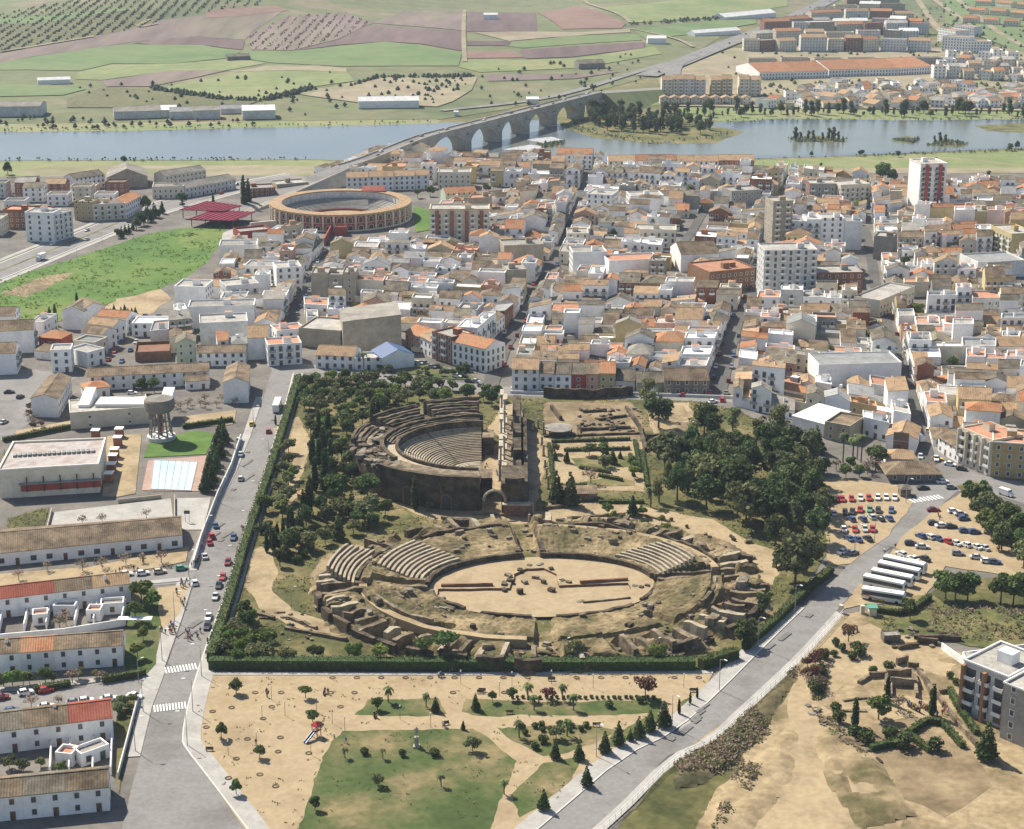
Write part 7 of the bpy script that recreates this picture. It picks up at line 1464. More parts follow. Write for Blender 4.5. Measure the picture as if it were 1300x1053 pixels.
# hedges
def hedge(label, pts, wd, h, group=None, dens=5.0):
    P = smooth_line([G(*p) for p in pts], 1); b = MB(); o = empty('hedge', (*P[0], gz(P[len(P) // 2]))); T(o, label, 'hedge', group); O = (*P[0], 0)
    for a, c in zip(P, P[1:]): b.bar(a, c, wd * .8, -.2, h * .9)
    b.build('core', M['hedge_leaf'], o, origin=O); b = MB()
    L = sum((c - a).length for a, c in zip(P, P[1:]))
    for a, c in zip(P, P[1:]):
        d = c - a; n = V2(-d.y, d.x).normalized()
        for _ in range(int(d.length * (h * 2 + wd) * dens)):
            q = a + d * rnd.random(); u = rnd.uniform(0, 2 * h + wd); x, z = (-wd / 2, u) if u < h else ((u - h - wd / 2), h) if u < h + wd else (wd / 2, 2 * h + wd - u)
            leaf(b, Vector((*(q + n * (x + rnd.uniform(-.12, .12))), z + rnd.uniform(-.18, .2) * 1.2)), .24)
    b.build('leaves', M['hedge_leaf'], o, origin=O); return o
hedge('tall clipped hedge running along the whole avenue side of the monuments park', [(379, 484), (360, 548), (338, 618), (313, 690), (296, 752), (268, 842)], 2.6, 2.8, dens=3)
hedge('tall clipped hedge along the front of the monuments park facing the sandy square', [(266, 849), (500, 850), (700, 851), (882, 850)], 3.4, 3.0, dens=3)
hedge('short hedge piece right of the opening beside the right road', [(889, 850), (905, 845), (935, 836)], 2.6, 2.8)
hedge('hedge along the right road beside the wood', [(945, 826), (985, 792), (1020, 757), (1055, 728)], 2.0, 2.2)
for i, l in enumerate(([(697, 566), (702, 618)], [(700, 563), (800, 560)], [(716, 574), (800, 572)], [(806, 562), (812, 600)], [(705, 620), (745, 618)], [(760, 606), (790, 612)], [(736, 596), (775, 602)], [(800, 580), (804, 600)], [(768, 574), (775, 590)], [(815, 575), (822, 620)], [(760, 640), (818, 640)])): hedge(f'low clipped hedge of the peristyle garden, {nth(i + 1)} counted from the left', l, 1.3, 1.1, 'hedges of the peristyle garden')
for i, l in enumerate(([(1130, 950), (1176, 920)], [(1176, 920), (1196, 922)], [(1196, 922), (1222, 952)], [(1152, 936), (1180, 958)], [(1105, 955), (1130, 949)], [(1205, 880), (1218, 905), (1240, 935)], [(1060, 640), (1045, 628)], [(1110, 778), (1150, 784), (1180, 762)], [(232, 545), (296, 536)], [(4, 562), (90, 545)], [(130, 868), (185, 858)], [(44, 880), (90, 872)], [(1034, 626), (1042, 655)])): hedge(('box hedge left of the visitors garden', 'box hedge at the top of the visitors garden', 'box hedge on the right side of the visitors garden', 'box hedge crossing the visitors garden', 'box hedge at the lower left of the visitors garden', 'dark hedge along the ramp beside the brick flats', 'small hedge at the upper left car park corner', 'hedge below the coaches', 'hedge behind the pool lawn', 'long hedge behind the sports hall', 'hedge before the right end of the middle terrace', 'hedge before the middle terrace', 'bright hedge left of the parked cars')[i], l, 1.5, 1.6)
# far vegetation that reads as one mass
def specks(name, polys, n, s, m, rowy=None):
    b = MB()
    for poly in polys:
        P = [G(*p) for p in poly]; x0, x1 = min(p.x for p in P), max(p.x for p in P); y0, y1 = min(p.y for p in P), max(p.y for p in P); k = 0; tries = 0
        while k < n and tries < n * 12:
            tries += 1; q = V2(rnd.uniform(x0, x1), rnd.uniform(y0, y1))
            if rowy: q = V2(round(q.x / rowy) * rowy + rnd.uniform(-2, 2), round(q.y / rowy) * rowy + rnd.uniform(-2.5, 2.5))
            if not inside(q, P): continue
            k += 1; r = s * rnd.uniform(.6, 1.3); z = hz(q.x, q.y) + .5; nb = len(b.v)
            for i in range(5): a = 1.257 * i + q.x; b.v.append((q.x + r * cos(a), q.y + r * sin(a), z + r * .6))
            b.v += [(q.x, q.y, z + r * 1.7), (q.x, q.y, z)]
            for i in range(5): j = (i + 1) % 5; b.f += [(nb + i, nb + j, nb + 5), (nb + j, nb + i, nb + 6)]; b.m += [0, 0]
    T(b.build(name, M[m]), kind='stuff')
specks('olive_grove', [[(-60, 34), (169, 14), (215, 17), (190, 34), (68, 54), (0, 66), (-60, 72)], [(200, 26), (330, 6), (340, -4), (150, -6), (60, 6), (0, 20), (-40, 26)]], 1100, 1.25, 'river_leaf', 12)
specks('olive_grove', [[(315, 44), (365, 20), (440, 16), (474, 30), (430, 50), (372, 64), (318, 64)]], 600, 1.0, 'leaf_twig', 11)
specks('hedgerow', [[(193, 112), (277, 124), (335, 127), (335, 129), (277, 127), (193, 115)], [(800, 31), (900, 24), (960, 16), (960, 19), (900, 27), (800, 34)], [(440, 112), (480, 98), (600, 97), (606, 99), (480, 100)], [(330, 128), (395, 112), (398, 114), (335, 130)]], 110, 2.2, 'river_leaf')
specks('field_bushes', [[(590, 90), (720, 78), (830, 64), (830, 100), (740, 130), (620, 140)], [(0, 150), (150, 152), (330, 154), (330, 162), (150, 165), (0, 165)], [(100, 110), (440, 90), (440, 150), (300, 150), (100, 120)], [(900, 60), (1300, 20), (1300, 110), (1100, 100), (940, 110)], [(480, 100), (600, 100), (560, 135), (460, 130)]], 60, 2.0, 'river_leaf')
specks('suburb_trees', [[(860, 136), (1350, 132), (1350, 104), (1000, 104)], [(950, 90), (1180, 88), (1190, 10), (1000, 20)], [(1180, 100), (1350, 110), (1300, 20), (1190, 0)]], 150, 2.2, 'river_leaf')
specks('river_reeds', [[(-100, 164), (150, 163), (440, 157), (560, 152), (560, 156), (440, 161), (150, 168), (-100, 169)], [(-100, 203), (200, 202), (400, 201), (400, 204), (200, 206), (-100, 206)], [(690, 150), (760, 166), (836, 182), (905, 172), (945, 167), (900, 178), (830, 186), (700, 162)], [(1000, 176), (1076, 177), (1070, 181), (1004, 181)], [(1132, 178), (1168, 177), (1160, 182)], [(1175, 185), (1200, 178), (1230, 183), (1222, 187)], [(920, 153), (1150, 151), (1400, 150), (1400, 153), (1150, 154), (920, 157)], [(830, 205), (1063, 200), (1165, 195), (1400, 187), (1400, 189), (1160, 198), (900, 205)], [(680, 184), (717, 180), (716, 185), (690, 188)]], 130, .8, 'river_leaf')

def tufts(name, polys, n, s, mats, avoid=(), k=3, hgt=.25):
    """low growth nobody could count: small blades and clumps lying over rough ground"""
    b = MB()
    for poly, cnt in zip(polys, n):
        P = [G(*p) for p in poly]; x0, x1 = min(p.x for p in P), max(p.x for p in P); y0, y1 = min(p.y for p in P), max(p.y for p in P); c = 0; t = 0; bad = [l[0] for l in LAYERS if l[2] in ('sand_path', 'asphalt', 'pavement', 'dirt') and name != 'weeds']
        while c < cnt and t < cnt * 8:
            t += 1; q = V2(rnd.uniform(x0, x1), rnd.uniform(y0, y1))
            if not inside(q, P) or any(inside(q, a) for a in list(avoid) + bad) or noise.noise(Vector((q.x * .07, q.y * .07, 3))) < -.12: continue
            c += 1; mi = rnd.randrange(len(mats)); z = gz(q)
            for _ in range(k):
                p = Vector((q.x + rnd.gauss(0, s), q.y + rnd.gauss(0, s), z + rnd.uniform(.02, hgt))); leaf(b, p, s * .8, 1.2); b.m[-1] = mi
    T(b.build(name, [M[m] for m in mats]), kind='stuff')
AMP = [E(2 * pi * i / 40, 33) for i in range(40)]
tufts('dry_grass', [PARK], [5200], .42, ['leaf_bright', 'leaf_bright', 'leaf_olive', 'leaf_twig'], [AMP], hgt=.12)
tufts('scrub', [[(852, 966), (900, 944), (950, 896), (1012, 840), (1010, 868), (985, 905), (950, 960), (880, 1010)], [(1020, 835), (1052, 818), (1045, 890), (1022, 890)], [(1100, 800), (1150, 770), (1340, 770), (1340, 826), (1190, 812)], [(950, 940), (1040, 900), (1100, 965), (1000, 1060), (900, 1060)], [(1235, 625), (1330, 690), (1330, 735), (1275, 690)]], [1000, 450, 500, 420, 200], .4, ['leaf_twig', 'leaf_twig', 'leaf_olive', 'leaf_olive'], k=5, hgt=.5)
tufts('weeds', [[(262, 862), (905, 860), (880, 905), (700, 1040), (330, 1060), (240, 940)], [(10, 660), (62, 645), (55, 680), (8, 690)], [(540, 440), (625, 476), (520, 474)], [(0, 374), (60, 350), (95, 346), (80, 358), (30, 378)]], [260, 200, 320, 150], .3, ['leaf_olive', 'leaf_twig', 'leaf_bright'], k=3, hgt=.2)
tufts('meadow_growth', [[(-20, 362), (90, 330), (185, 298), (290, 287), (262, 335), (196, 370), (80, 408), (-20, 412)]], [700], .8, ['leaf_bright', 'leaf_bright', 'leaf_bright'], k=3, hgt=.3)
sheet('triangle_green', [(495, 472), (545, 464), (590, 474), (612, 484), (560, 482)], 'lawn', .12, .6)
for i in range(16): tree(rnd.choice(('shrub', 'bright', 'olive')), (rnd.uniform(470, 600), 470 + rnd.uniform(-2, 10)), rnd.uniform(1.5, 4), f'small tree or bush, {nth(i + 1)} planted on the green triangle behind the grove', 'bushes of the green triangle')
for i in range(14): tree(rnd.choice(('bright', 'olive', 'conifer', 'pine')), (rnd.uniform(704, 806), rnd.uniform(562, 616)), rnd.uniform(2.5, 5), f'small garden tree, {nth(i + 1)} planted in the peristyle garden', 'small trees of the peristyle garden')
# ------------------------------------------------------------------ vehicles
rnd.seed(31)
CARC = {'white': (.78, .78, .76), 'silver': (.50, .51, .52), 'red': (.45, .03, .03), 'dark red': (.20, .02, .03), 'blue': (.06, .10, .22), 'dark': (.035, .037, .045), 'green': (.10, .30, .20), 'yellow': (.65, .45, .05), 'beige': (.50, .45, .33), 'grey': (.22, .23, .25)}
for k, c in CARC.items(): flat('paint_' + k.replace(' ', '_'), c, .3, .5)
flat('car_glass', (.03, .035, .045), .1, .6); flat('rubber', (.03, .03, .03), .8); flat('lamp_glass', (.8, .78, .7), .2)
def loft(b, secs, m=0):
    """secs: list of (x, half-width bottom, half-width top, z0, z1) box sections along x"""
    k0 = len(b.v)
    for x, w0, w1, z0, z1 in secs: b.v += [(x, -w0, z0), (x, w0, z0), (x, w1, z1), (x, -w1, z1)]
    for i in range(len(secs) - 1):
        a, c = k0 + i * 4, k0 + i * 4 + 4
        for u, v in ((0, 1), (1, 2), (2, 3), (3, 0)): b.f.append((a + v, a + u, c + u, c + v)); b.m.append(m)
    n = k0 + 4 * (len(secs) - 1); b.f += [(k0, k0 + 1, k0 + 2, k0 + 3), (n + 3, n + 2, n + 1, n)]; b.m += [m, m]
def car_body(kind):
    b = MB(); W = .82
    if kind == 'hatchback': low = [(-1.9, .7, .72, .32, .72), (-1.8, .78, .78, .22, .9), (-.9, W, .8, .2, .93), (.8, W, .8, .2, .92), (1.55, .8, .74, .22, .78), (1.85, .7, .68, .3, .66)]; cab = [(-1.72, .76, .62, .9, .98), (-1.35, .76, .6, .9, 1.4), (.15, .76, .6, .9, 1.42), (.85, .75, .66, .88, .95)]
    else: low = [(-2.1, .7, .72, .32, .78), (-2.0, .78, .78, .22, .86), (-.9, W, .8, .2, .9), (.9, W, .8, .2, .9), (1.75, .8, .74, .22, .76), (2.1, .7, .68, .3, .64)]; cab = [(-1.5, .76, .64, .86, .92), (-.95, .76, .6, .86, 1.38), (.3, .76, .6, .86, 1.4), (1.0, .75, .66, .86, .92)]
    loft(b, low); roof = MB()
    x0, x1 = cab[1][0], cab[2][0]; b.prism([(x0 + .02, -.6), (x1 - .02, -.6), (x1 - .02, .6), (x0 + .02, .6)], 1.40, 1.46)
    for x in (x0, (x0 + x1) / 2, x1):
        for s in (-1, 1): b.tube((x + (.05 if x == x0 else -.05 if x == x1 else 0), s * .775, .88), (x, s * .615, 1.42), .045, .045, 4)
    g = MB(); loft(g, cab); return b, g
wm = MB(); wm.tube((0, -.1, 0), (0, .1, 0), .3, .3, 10); wm.poly([(.3 * cos(6.283 * i / 10), -.1, .3 * sin(6.283 * i / 10)) for i in range(10)]); WHEEL = wm.mesh('wheel', [M['rubber']])
hm_ = MB(); hm_.box((0, 0, 0), .06, .3, .14); HEAD = hm_.mesh('headlight', [M['lamp_glass']])
CARM = {}
for kd in ('hatchback', 'saloon'):
    bb, gg = car_body(kd); gm = gg.mesh('windows', [M['car_glass']])
    for c in CARC: CARM[kd, c] = (bb.mesh('body', [M['paint_' + c.replace(' ', '_')]]), gm)
PROTO = {}
def car(g, ang, colr, label, group=None, z=None, kind=None):
    kind = kind or rnd.choice(('hatchback', 'saloon')); z = gz(g) if z is None else z
    if (kind, colr) not in PROTO:
        o = empty('parked_car', (0, 0, 0)); bm_, gm = CARM[kind, colr]; L = 1.2 if kind == 'hatchback' else 1.3
        ps = [link('body', bm_, o), link('windows', gm, o)] + [link('wheel', WHEEL, o, (sx * L, sy * .74, .3)) for sx in (-1, 1) for sy in (-1, 1)] + [link('headlight', HEAD, o, ((1.8 if kind == 'hatchback' else 2.05), s * .5, .55)) for s in (-1, 1)]
        keep(o, *ps); PROTO[kind, colr] = o; c = o
    else: c = copy_tree(PROTO[kind, colr])
    c.location = (g.x, g.y, z); c.rotation_euler = (0, 0, ang); T(c, label, 'car', group); return c
def zz(x, y, ox=1020, oy=600, k=4.6429): return (ox + x / k, oy + y / k)
def carlist(rows, place, group, ang):
    for i, (x, y, c) in enumerate(rows):
        a = ang(i) if callable(ang) else ang
        car(G(*zz(x, y)), a + rnd.uniform(-.06, .06), c, f'{c} car, {nth(i + 1)} from the left {place}', group)
carlist([(195, 172, 'dark red'), (228, 172, 'red'), (283, 170, 'red'), (335, 165, 'white'), (385, 165, 'red'), (437, 162, 'white'), (487, 162, 'white'), (537, 162, 'white')], 'in the back row of the sandy car park', 'cars in the back row of the car park', -pi / 2 - .15)
carlist([(178, 252, 'white'), (245, 250, 'dark'), (287, 245, 'dark'), (333, 235, 'red'), (390, 232, 'green'), (440, 238, 'dark'), (517, 238, 'blue')], 'in the second row of the sandy car park', 'cars in the second row of the car park', lambda i: -pi / 2 - .2 if i else pi / 2)
carlist([(283, 288, 'blue'), (348, 288, 'blue'), (400, 275, 'silver'), (453, 284, 'dark'), (505, 284, 'blue')], 'in the third row of the sandy car park', 'cars in the third row of the car park', pi / 2 + .25)
carlist([(238, 352, 'white'), (303, 350, 'red'), (362, 348, 'silver'), (408, 350, 'red')], 'in the fourth row of the sandy car park', 'cars in the fourth row of the car park', -pi / 2 - .1)
carlist([(268, 403, 'blue'), (318, 408, 'blue'), (378, 404, 'dark')], 'in the fifth row beside the road', 'cars in the fifth row of the car park', pi / 2 + .35)
carlist([(235, 482, 'white'), (293, 487, 'grey')], 'of the pair parked under the wood edge', 'pair under the wood edge', .6)
carlist([(705, 103, 'dark'), (820, 66, 'white'), (870, 99, 'grey')], 'crossing the plaza above the car park', 'cars on the plaza', .15)
carlist([(765, 232, 'dark red'), (885, 242, 'white'), (925, 257, 'silver'), (945, 285, 'blue')], 'in the upper right car park row', 'cars in the upper right row', 0.1)
carlist([(768, 312, 'dark'), (815, 327, 'white'), (870, 332, 'dark'), (950, 357, 'blue'), (1008, 364, 'blue')], 'in the middle right car park row', 'cars in the middle right row', .1)
carlist([(690, 388, 'blue'), (740, 393, 'white'), (787, 402, 'blue'), (848, 420, 'red'), (893, 430, 'white'), (955, 440, 'white'), (1015, 452, 'white'), (1063, 457, 'silver')], 'in the long right row behind the coaches', 'cars in the long right row', pi / 2 + .5)
carlist([(632, 432, 'dark'), (700, 452, 'silver'), (910, 492, 'grey'), (1022, 514, 'silver'), (1083, 538, 'white'), (1128, 543, 'blue')], 'in the loose row nearest the coaches', 'cars in the loose right row', -.1)
carlist([(575, 495, 'white'), (645, 522, 'white'), (712, 522, 'dark')], 'parked just behind the coaches', 'cars behind the coaches', pi / 2 + .5)
AVD = lambda y: (G(AV_R[4][0], AV_R[4][1]) - G(AV_R[2][0], AV_R[2][1])); ava = atan2((G(330, 618) - G(287, 752)).y, (G(330, 618) - G(287, 752)).x)
z2 = lambda x, y: zz(x, y, 0, 600, 3.9394)
for i, (x, y, c) in enumerate(((1168, 335, 'blue'), (1140, 460, 'dark red'), (1113, 535, 'red'), (1095, 575, 'dark'), (1078, 632, 'silver'), (1043, 735, 'white'), (1037, 780, 'dark'))): car(G(*z2(x, y)), ava + pi, c, f'{c} car, {nth(i + 1)} from the far end along the hedge side of the avenue', 'cars along the hedge side of the avenue')
for i, (x, y, c) in enumerate(((1195, 790 - 945, 'silver'), (1205, 865 - 945, 'silver'), (1205, 40, 'silver'), (1078, 275, 'blue'), (1060, 330, 'red'), (1048, 360, 'red'), (1025, 430, 'silver'), (975, 562, 'white'))): car(G(*z2(x, y)), ava + (.0 if i < 3 else .25), c, f'{c} car, {nth(i + 1)} from the far end along the wall side of the avenue', 'cars along the wall side of the avenue')
car(G(341, 550), ava, 'red', 'small red car driving on the avenue behind the coach'); car(G(320, 541), ava, 'yellow', 'yellow car at the wall side of the avenue')
sd = atan2((G(216, 724) - G(102, 738)).y, (G(216, 724) - G(102, 738)).x)
for i, (x, y, c) in enumerate(((630, 520, 'white'), (715, 515, 'white'), (800, 507, 'beige'), (910, 490, 'green'), (420, 545, 'red'))): car(G(*z2(x, y)), sd, c, f'{c} car, {nth(i + 1)} parked in the side street below the school', 'cars below the school')
for i, x in enumerate((8, 26, 44, 62, 80)): car(G(x, 752 - x * .1), sd, 'white', f'white car, {nth(i + 1)} from the left beside the school yard trees', 'white cars by the school yard')
z3 = lambda x, y: zz(x, y, 0, 800, 3.9394); bd_ = atan2((G(190, 858) - G(0, 881)).y, (G(190, 858) - G(0, 881)).x)
for i, (x, y, c) in enumerate(((5, 350, 'dark red'), (130, 325, 'white'), (230, 313, 'red'), (57, 417, 'blue'), (230, 396, 'white'), (370, 374, 'grey'), (432, 366, 'white'), (545, 356, 'white'), (675, 344, 'white'))): car(G(*z3(x, y)), bd_ + (.18 if i in (1, 2) else -.5 if i == 8 else 0), c, f'{c} car, {nth(i + 1)} in the lower left street between the terraces', 'cars in the lower left street')
# town streets
for key, name, a0, a1, n in (('B', 'street left of the coloured terrace', .06, .85, 34), ('C', 'street right of the coloured terrace', .02, .7, 34), ('D', 'narrow street above the market hall', .02, .5, 12), ('A', 'street beside the white corner house', .02, .95, 30), ('G', 'waste ground street', .05, .95, 14)):
    P = STREETS[key]; cum = [0]
    for a, c in zip(P, P[1:]): cum.append(cum[-1] + (c - a).length)
    for i in range(n):
        s = cum[-1] * lerp(a0, a1, (i // 2 + rnd.uniform(-.15, .15)) / (n / 2)); s = max(0, s); k = max(j for j in range(len(cum) - 1) if cum[j] <= s); d = (P[k + 1] - P[k]).normalized(); side = -1 if i % 2 else 1
        if rnd.random() < .12: continue
        p = P[k] + d * (s - cum[k]) + V2(-d.y, d.x) * side * (2.5 if key in 'DA' else 3.1); c = rnd.choice(('white', 'white', 'silver', 'red', 'blue', 'dark', 'grey', 'dark red', 'beige'))
        car(p, atan2(d.y, d.x) + (pi if rnd.random() < .5 else 0), c, f'{c} car, {nth(i // 2 + 1)} from near end, {"left" if side > 0 else "right"} side, {name}', f'cars in the {name}')
for i in range(11):
    x = 532 + i * 8; car(G(x, 452 + i * 2.9 + (8 if i % 2 else 11)), -.45, rnd.choice(('white', 'silver', 'dark', 'grey')), f'car parked before the brick flats at the green triangle, {nth(i + 1)} from the left', 'cars at the green triangle')
for i, (x, y, c) in enumerate(((868, 504, 'red'), (655, 494, 'white'), (1142, 578, 'red'), (1190, 585, 'yellow'), (1206, 592, 'white'), (1221, 598, 'dark'), (905, 512, 'white'), (917, 510, 'red'), (12, 500, 'dark'), (26, 506, 'dark'), (5, 538, 'silver'), (168, 501, 'white'), (100, 512, 'silver'))): car(G(x, y), (.1, .2, .1, -.3, -.5, -.4, .5, 1.4, .2, 1.2, 1.2, .1, .3)[i], c, f'{c} car standing alone at a street corner, {nth(i + 1)} of the single cars', 'single cars at street corners')
def along(P, n, off, label, group, z=None):
    cum = [0]
    for a, c in zip(P, P[1:]): cum.append(cum[-1] + (c - a).length)
    for i in range(n):
        s = cum[-1] * (i + rnd.uniform(.2, .8)) / n; k = max(j for j in range(len(cum) - 1) if cum[j] <= s); d = (P[k + 1] - P[k]).normalized(); sd_ = 1 if i % 2 else -1; p = P[k] + d * (s - cum[k]) + V2(-d.y, d.x) * off * sd_
        c = rnd.choice(('white', 'white', 'silver', 'dark', 'red', 'grey', 'blue')); car(p, atan2(d.y, d.x) + (0 if sd_ < 0 else pi), c, f'{c} car, {nth(i + 1)} from the near end {label}', group, z(p) if z else None)
along(HW[4:-4], 12, 6, 'driving on the dual carriageway at the left', 'cars on the dual carriageway')
along([P0 + bd * 20, P0 + bd * (BL - 5)], 16, 2.6, 'driving over the river bridge', 'cars on the bridge', lambda p: dz((p - P0).dot(bd)) + .06)
along(BR, 12, 4, 'on the road beyond the bridge', 'cars beyond the bridge', lambda p: hz(p.x, p.y) + 1.7)
# coaches
def coach(g, ang, label, group=None, L=12.0, stripe=False, body='frame_white', name='coach'):
    o = empty(name, (*g, gz(g)), ang); b = MB(); loft(b, [(-L / 2, 1.15, 1.15, .45, 2.9), (-L / 2 + .15, 1.25, 1.2, .35, 3.15), (L / 2 - .5, 1.25, 1.2, .35, 3.15), (L / 2, 1.2, 1.1, .45, 2.6)]); b.build('body', M[body], o)
    for s in (-1, 1):
        b = MB(); b.box((-.1, s * 1.24, 1.55), L - .9, .06, 1.05); b.build('side_windows', M['car_glass'], o)
    b = MB(); b.prism([(L / 2 - .2, -1.1), (L / 2 + .04, -1.1), (L / 2 + .04, 1.1), (L / 2 - .2, 1.1)], 1.2, 2.6); b.build('windscreen', M['car_glass'], o)
    b = MB(); b.box((-L * .1, 0, 3.16), L * .55, 1.3, .16); b.build('roof_unit', M['roof_white'], o)
    for x in (-L * .28, L * .32):
        for s in (-1, 1): link('wheel', WHEEL, o, (x, s * 1.15, .48), 0, (1.6, 1.6, 1.6))
    if stripe:
        for m_, z, x0 in (('paint_red', .95, -L / 2 + .1), ('paint_yellow', .75, -L / 2 + .1)):
            b = MB(); pts = [(x0, z + .5), (x0 + 1.8, z + .45), (x0 + 3.2, z - .05), (x0 + 4.6, z - .3), (x0 + 6.5, z - .32)]
            for (xa, za), (xb, zb) in zip(pts, pts[1:]): b.poly([(xa, -1.30 - .01 * (m_ == 'paint_yellow'), za - .1), (xb, -1.30 - .01 * (m_ == 'paint_yellow'), zb - .1), (xb, -1.30 - .01 * (m_ == 'paint_yellow'), zb + .12), (xa, -1.30 - .01 * (m_ == 'paint_yellow'), za + .12)])
            b.build('swoosh_stripe', M[m_], o)
    T(o, label, 'coach', group); return o
for i, ((x0, y0), (x1, y1)) in enumerate((((470, 545), (720, 600)), ((438, 580), (690, 635)), ((398, 625), (648, 675)), ((352, 660), (600, 712)), ((342, 735), (598, 775)))):
    a, c = G(*zz(x0, y0 + 6)), G(*zz(x1, y1 + 6)); coach((a + c) / 2, atan2((c - a).y, (c - a).x), f'white parked coach, {nth(i + 1)} from the back of the five{", with red and yellow swoosh" if i == 4 else ""}', 'coaches parked side by side', min(13, (c - a).length), i == 4)
coach(G(352, 520), ava, 'white coach driving up the avenue beside the hedge', L=11)
def van(g, ang, label, colr='paint_white', truck=False):
    o = empty('lorry' if truck else 'van', (*g, gz(g)), ang); b = MB()
    if truck:
        b.box((-1.2, 0, .9), 5.2, 2.4, 2.5); b.build('cargo_box', M[colr], o); b = MB(); loft(b, [(1.6, 1.1, 1.05, .4, 2.3), (2.8, 1.1, 1.0, .4, 2.2), (3.3, 1.1, .95, .4, 1.4)]); b.build('cab', M['paint_silver'], o)
    else: loft(b, [(-2.4, .95, .9, .35, 2.2), (1.2, .95, .88, .35, 2.2), (1.9, .95, .85, .35, 1.25), (2.5, .9, .8, .4, 1.0)]); b.build('body', M[colr], o)
    b = MB(); b.prism([(1.35, -.8), (1.62, -.8), (1.62, .8), (1.35, .8)] if not truck else [(2.9, -.9), (3.05, -.9), (3.05, .9), (2.9, .9)], 1.4, 2.0); b.build('windscreen', M['car_glass'], o)
    for x in (-1.6, 1.7):
        for s in (-1, 1): link('wheel', WHEEL, o, (x, s * .9, .35), 0, (1.15, 1.15, 1.15))
    T(o, label, 'lorry' if truck else 'van')
van(G(1277, 630), -.9, 'white van parked at the plaza beside the palms'); van(G(826, 499), 0, 'white van behind the tall tree at the ruins edge'); van(G(52, 331), atan2((HW[20] - HW[10]).y, (HW[20] - HW[10]).x) + pi, 'white lorry on the dual carriageway at the left', truck=True)
van(G(1167, 561), 1.9, 'white van parked in the narrow street by the market hall'); van(G(530, 448), -.45, 'cream van at the left end of the green triangle row', 'paint_beige')
# ------------------------------------------------------------------ people
def person_mesh(pose):
    """one continuous skinned figure, feet at z=0 (or seat at z=0 when sitting)"""
    J = {'pel': (0, 0, .93), 'wai': (0, 0, 1.08), 'che': (.01, 0, 1.32), 'nck': (.01, 0, 1.47), 'hed': (.03, 0, 1.58), 'top': (.02, 0, 1.72)}
    if pose == 'sit': dzv = -.88
    else: dzv = 0
    st = {'walk': .28, 'stand': .03, 'sit': 0}[pose]
    for s, n in ((1, 'L'), (-1, 'R')):
        k = st * s; J['sh' + n] = (0, .19 * s, 1.40); J['hp' + n] = (0, .10 * s, .88)
        J['el' + n] = (-.08 - k * .5, .26 * s, 1.13); J['wr' + n] = (.06 - k * .9, .25 * s, .90); J['ha' + n] = (.10 - k, .24 * s, .82)
        if pose == 'sit': J['kn' + n] = (.44, .11 * s, .92); J['an' + n] = (.48, .11 * s, .50); J['to' + n] = (.66, .12 * s, .45); J['wr' + n] = (.20, .2 * s, 1.0); J['ha' + n] = (.30, .16 * s, .98)
        else: J['kn' + n] = (.06 + k * .6, .10 * s, .49); J['an' + n] = (k - (.06 if k < 0 else 0), .10 * s, .08 + (.05 if k < 0 else 0)); J['to' + n] = (k + .17, .11 * s, .05)
    R_ = {'pel': (.15, .13), 'wai': (.13, .11), 'che': (.16, .12), 'nck': (.055, .055), 'hed': (.095, .09), 'top': (.06, .06), 'sh': (.075, .075), 'el': (.05, .05), 'wr': (.036, .036), 'ha': (.045, .03), 'hp': (.10, .10), 'kn': (.068, .068), 'an': (.045, .045), 'to': (.04, .035)}
    names = list(J); idx = {n: i for i, n in enumerate(names)}
    ed = [('pel', 'wai'), ('wai', 'che'), ('che', 'nck'), ('nck', 'hed'), ('hed', 'top')]
    for n in 'LR': ed += [('che', 'sh' + n), ('sh' + n, 'el' + n), ('el' + n, 'wr' + n), ('wr' + n, 'ha' + n), ('pel', 'hp' + n), ('hp' + n, 'kn' + n), ('kn' + n, 'an' + n), ('an' + n, 'to' + n)]
    me = bpy.data.meshes.new('skeleton'); me.from_pydata([(x, y, z + dzv) for x, y, z in J.values()], [(idx[a], idx[c]) for a, c in ed], [])
    o = bpy.data.objects.new('skeleton', me); col.objects.link(o); md = o.modifiers.new('s', 'SKIN')
    for i, n in enumerate(names): me.skin_vertices[0].data[i].radius = R_.get(n) or R_[n[:2]]; me.skin_vertices[0].data[i].use_root = n == 'pel'
    dg = bpy.context.evaluated_depsgraph_get(); dg.update(); out = bpy.data.meshes.new_from_object(o.evaluated_get(dg)); bpy.data.objects.remove(o); return out, dzv
flat('skin', (.45, .28, .20)); flat('hair', (.04, .03, .02))
CLO = {'dark': (.04, .04, .05), 'red': (.40, .04, .04), 'blue': (.06, .12, .32), 'white': (.7, .7, .68), 'brown': (.16, .09, .05), 'green': (.08, .18, .09), 'yellow': (.6, .45, .06), 'jeans': (.07, .09, .16), 'beige': (.4, .33, .22)}
for k, c in CLO.items(): flat('cloth_' + k, c, .85, .1)
PM = {}
for pose in ('walk', 'stand', 'sit'):
    base, dzv = person_mesh(pose)
    for topc in ('dark', 'red', 'blue', 'white', 'brown', 'green', 'yellow'):
        me = base.copy(); me.name = 'person'
        for m_ in ('cloth_' + topc, 'cloth_' + rnd.choice(('jeans', 'dark', 'beige')), 'skin', 'hair'): me.materials.append(M[m_])
        for p in me.polygons:
            z = p.center.z - dzv; x, y = p.center.x, p.center.y; legs = z < .95 if pose != 'sit' else (z < 1.02 and x > .1 and abs(y) < .17 and z < .99) or z < .9
            p.material_index = 3 if z > 1.66 or (z > 1.54 and x < -.01) else 2 if z > 1.46 else 1 if legs and not (abs(y) > .19 and z > .78) else 2 if abs(y) > .2 and z < .93 else 0
            p.use_smooth = True
        PM[pose, topc] = me
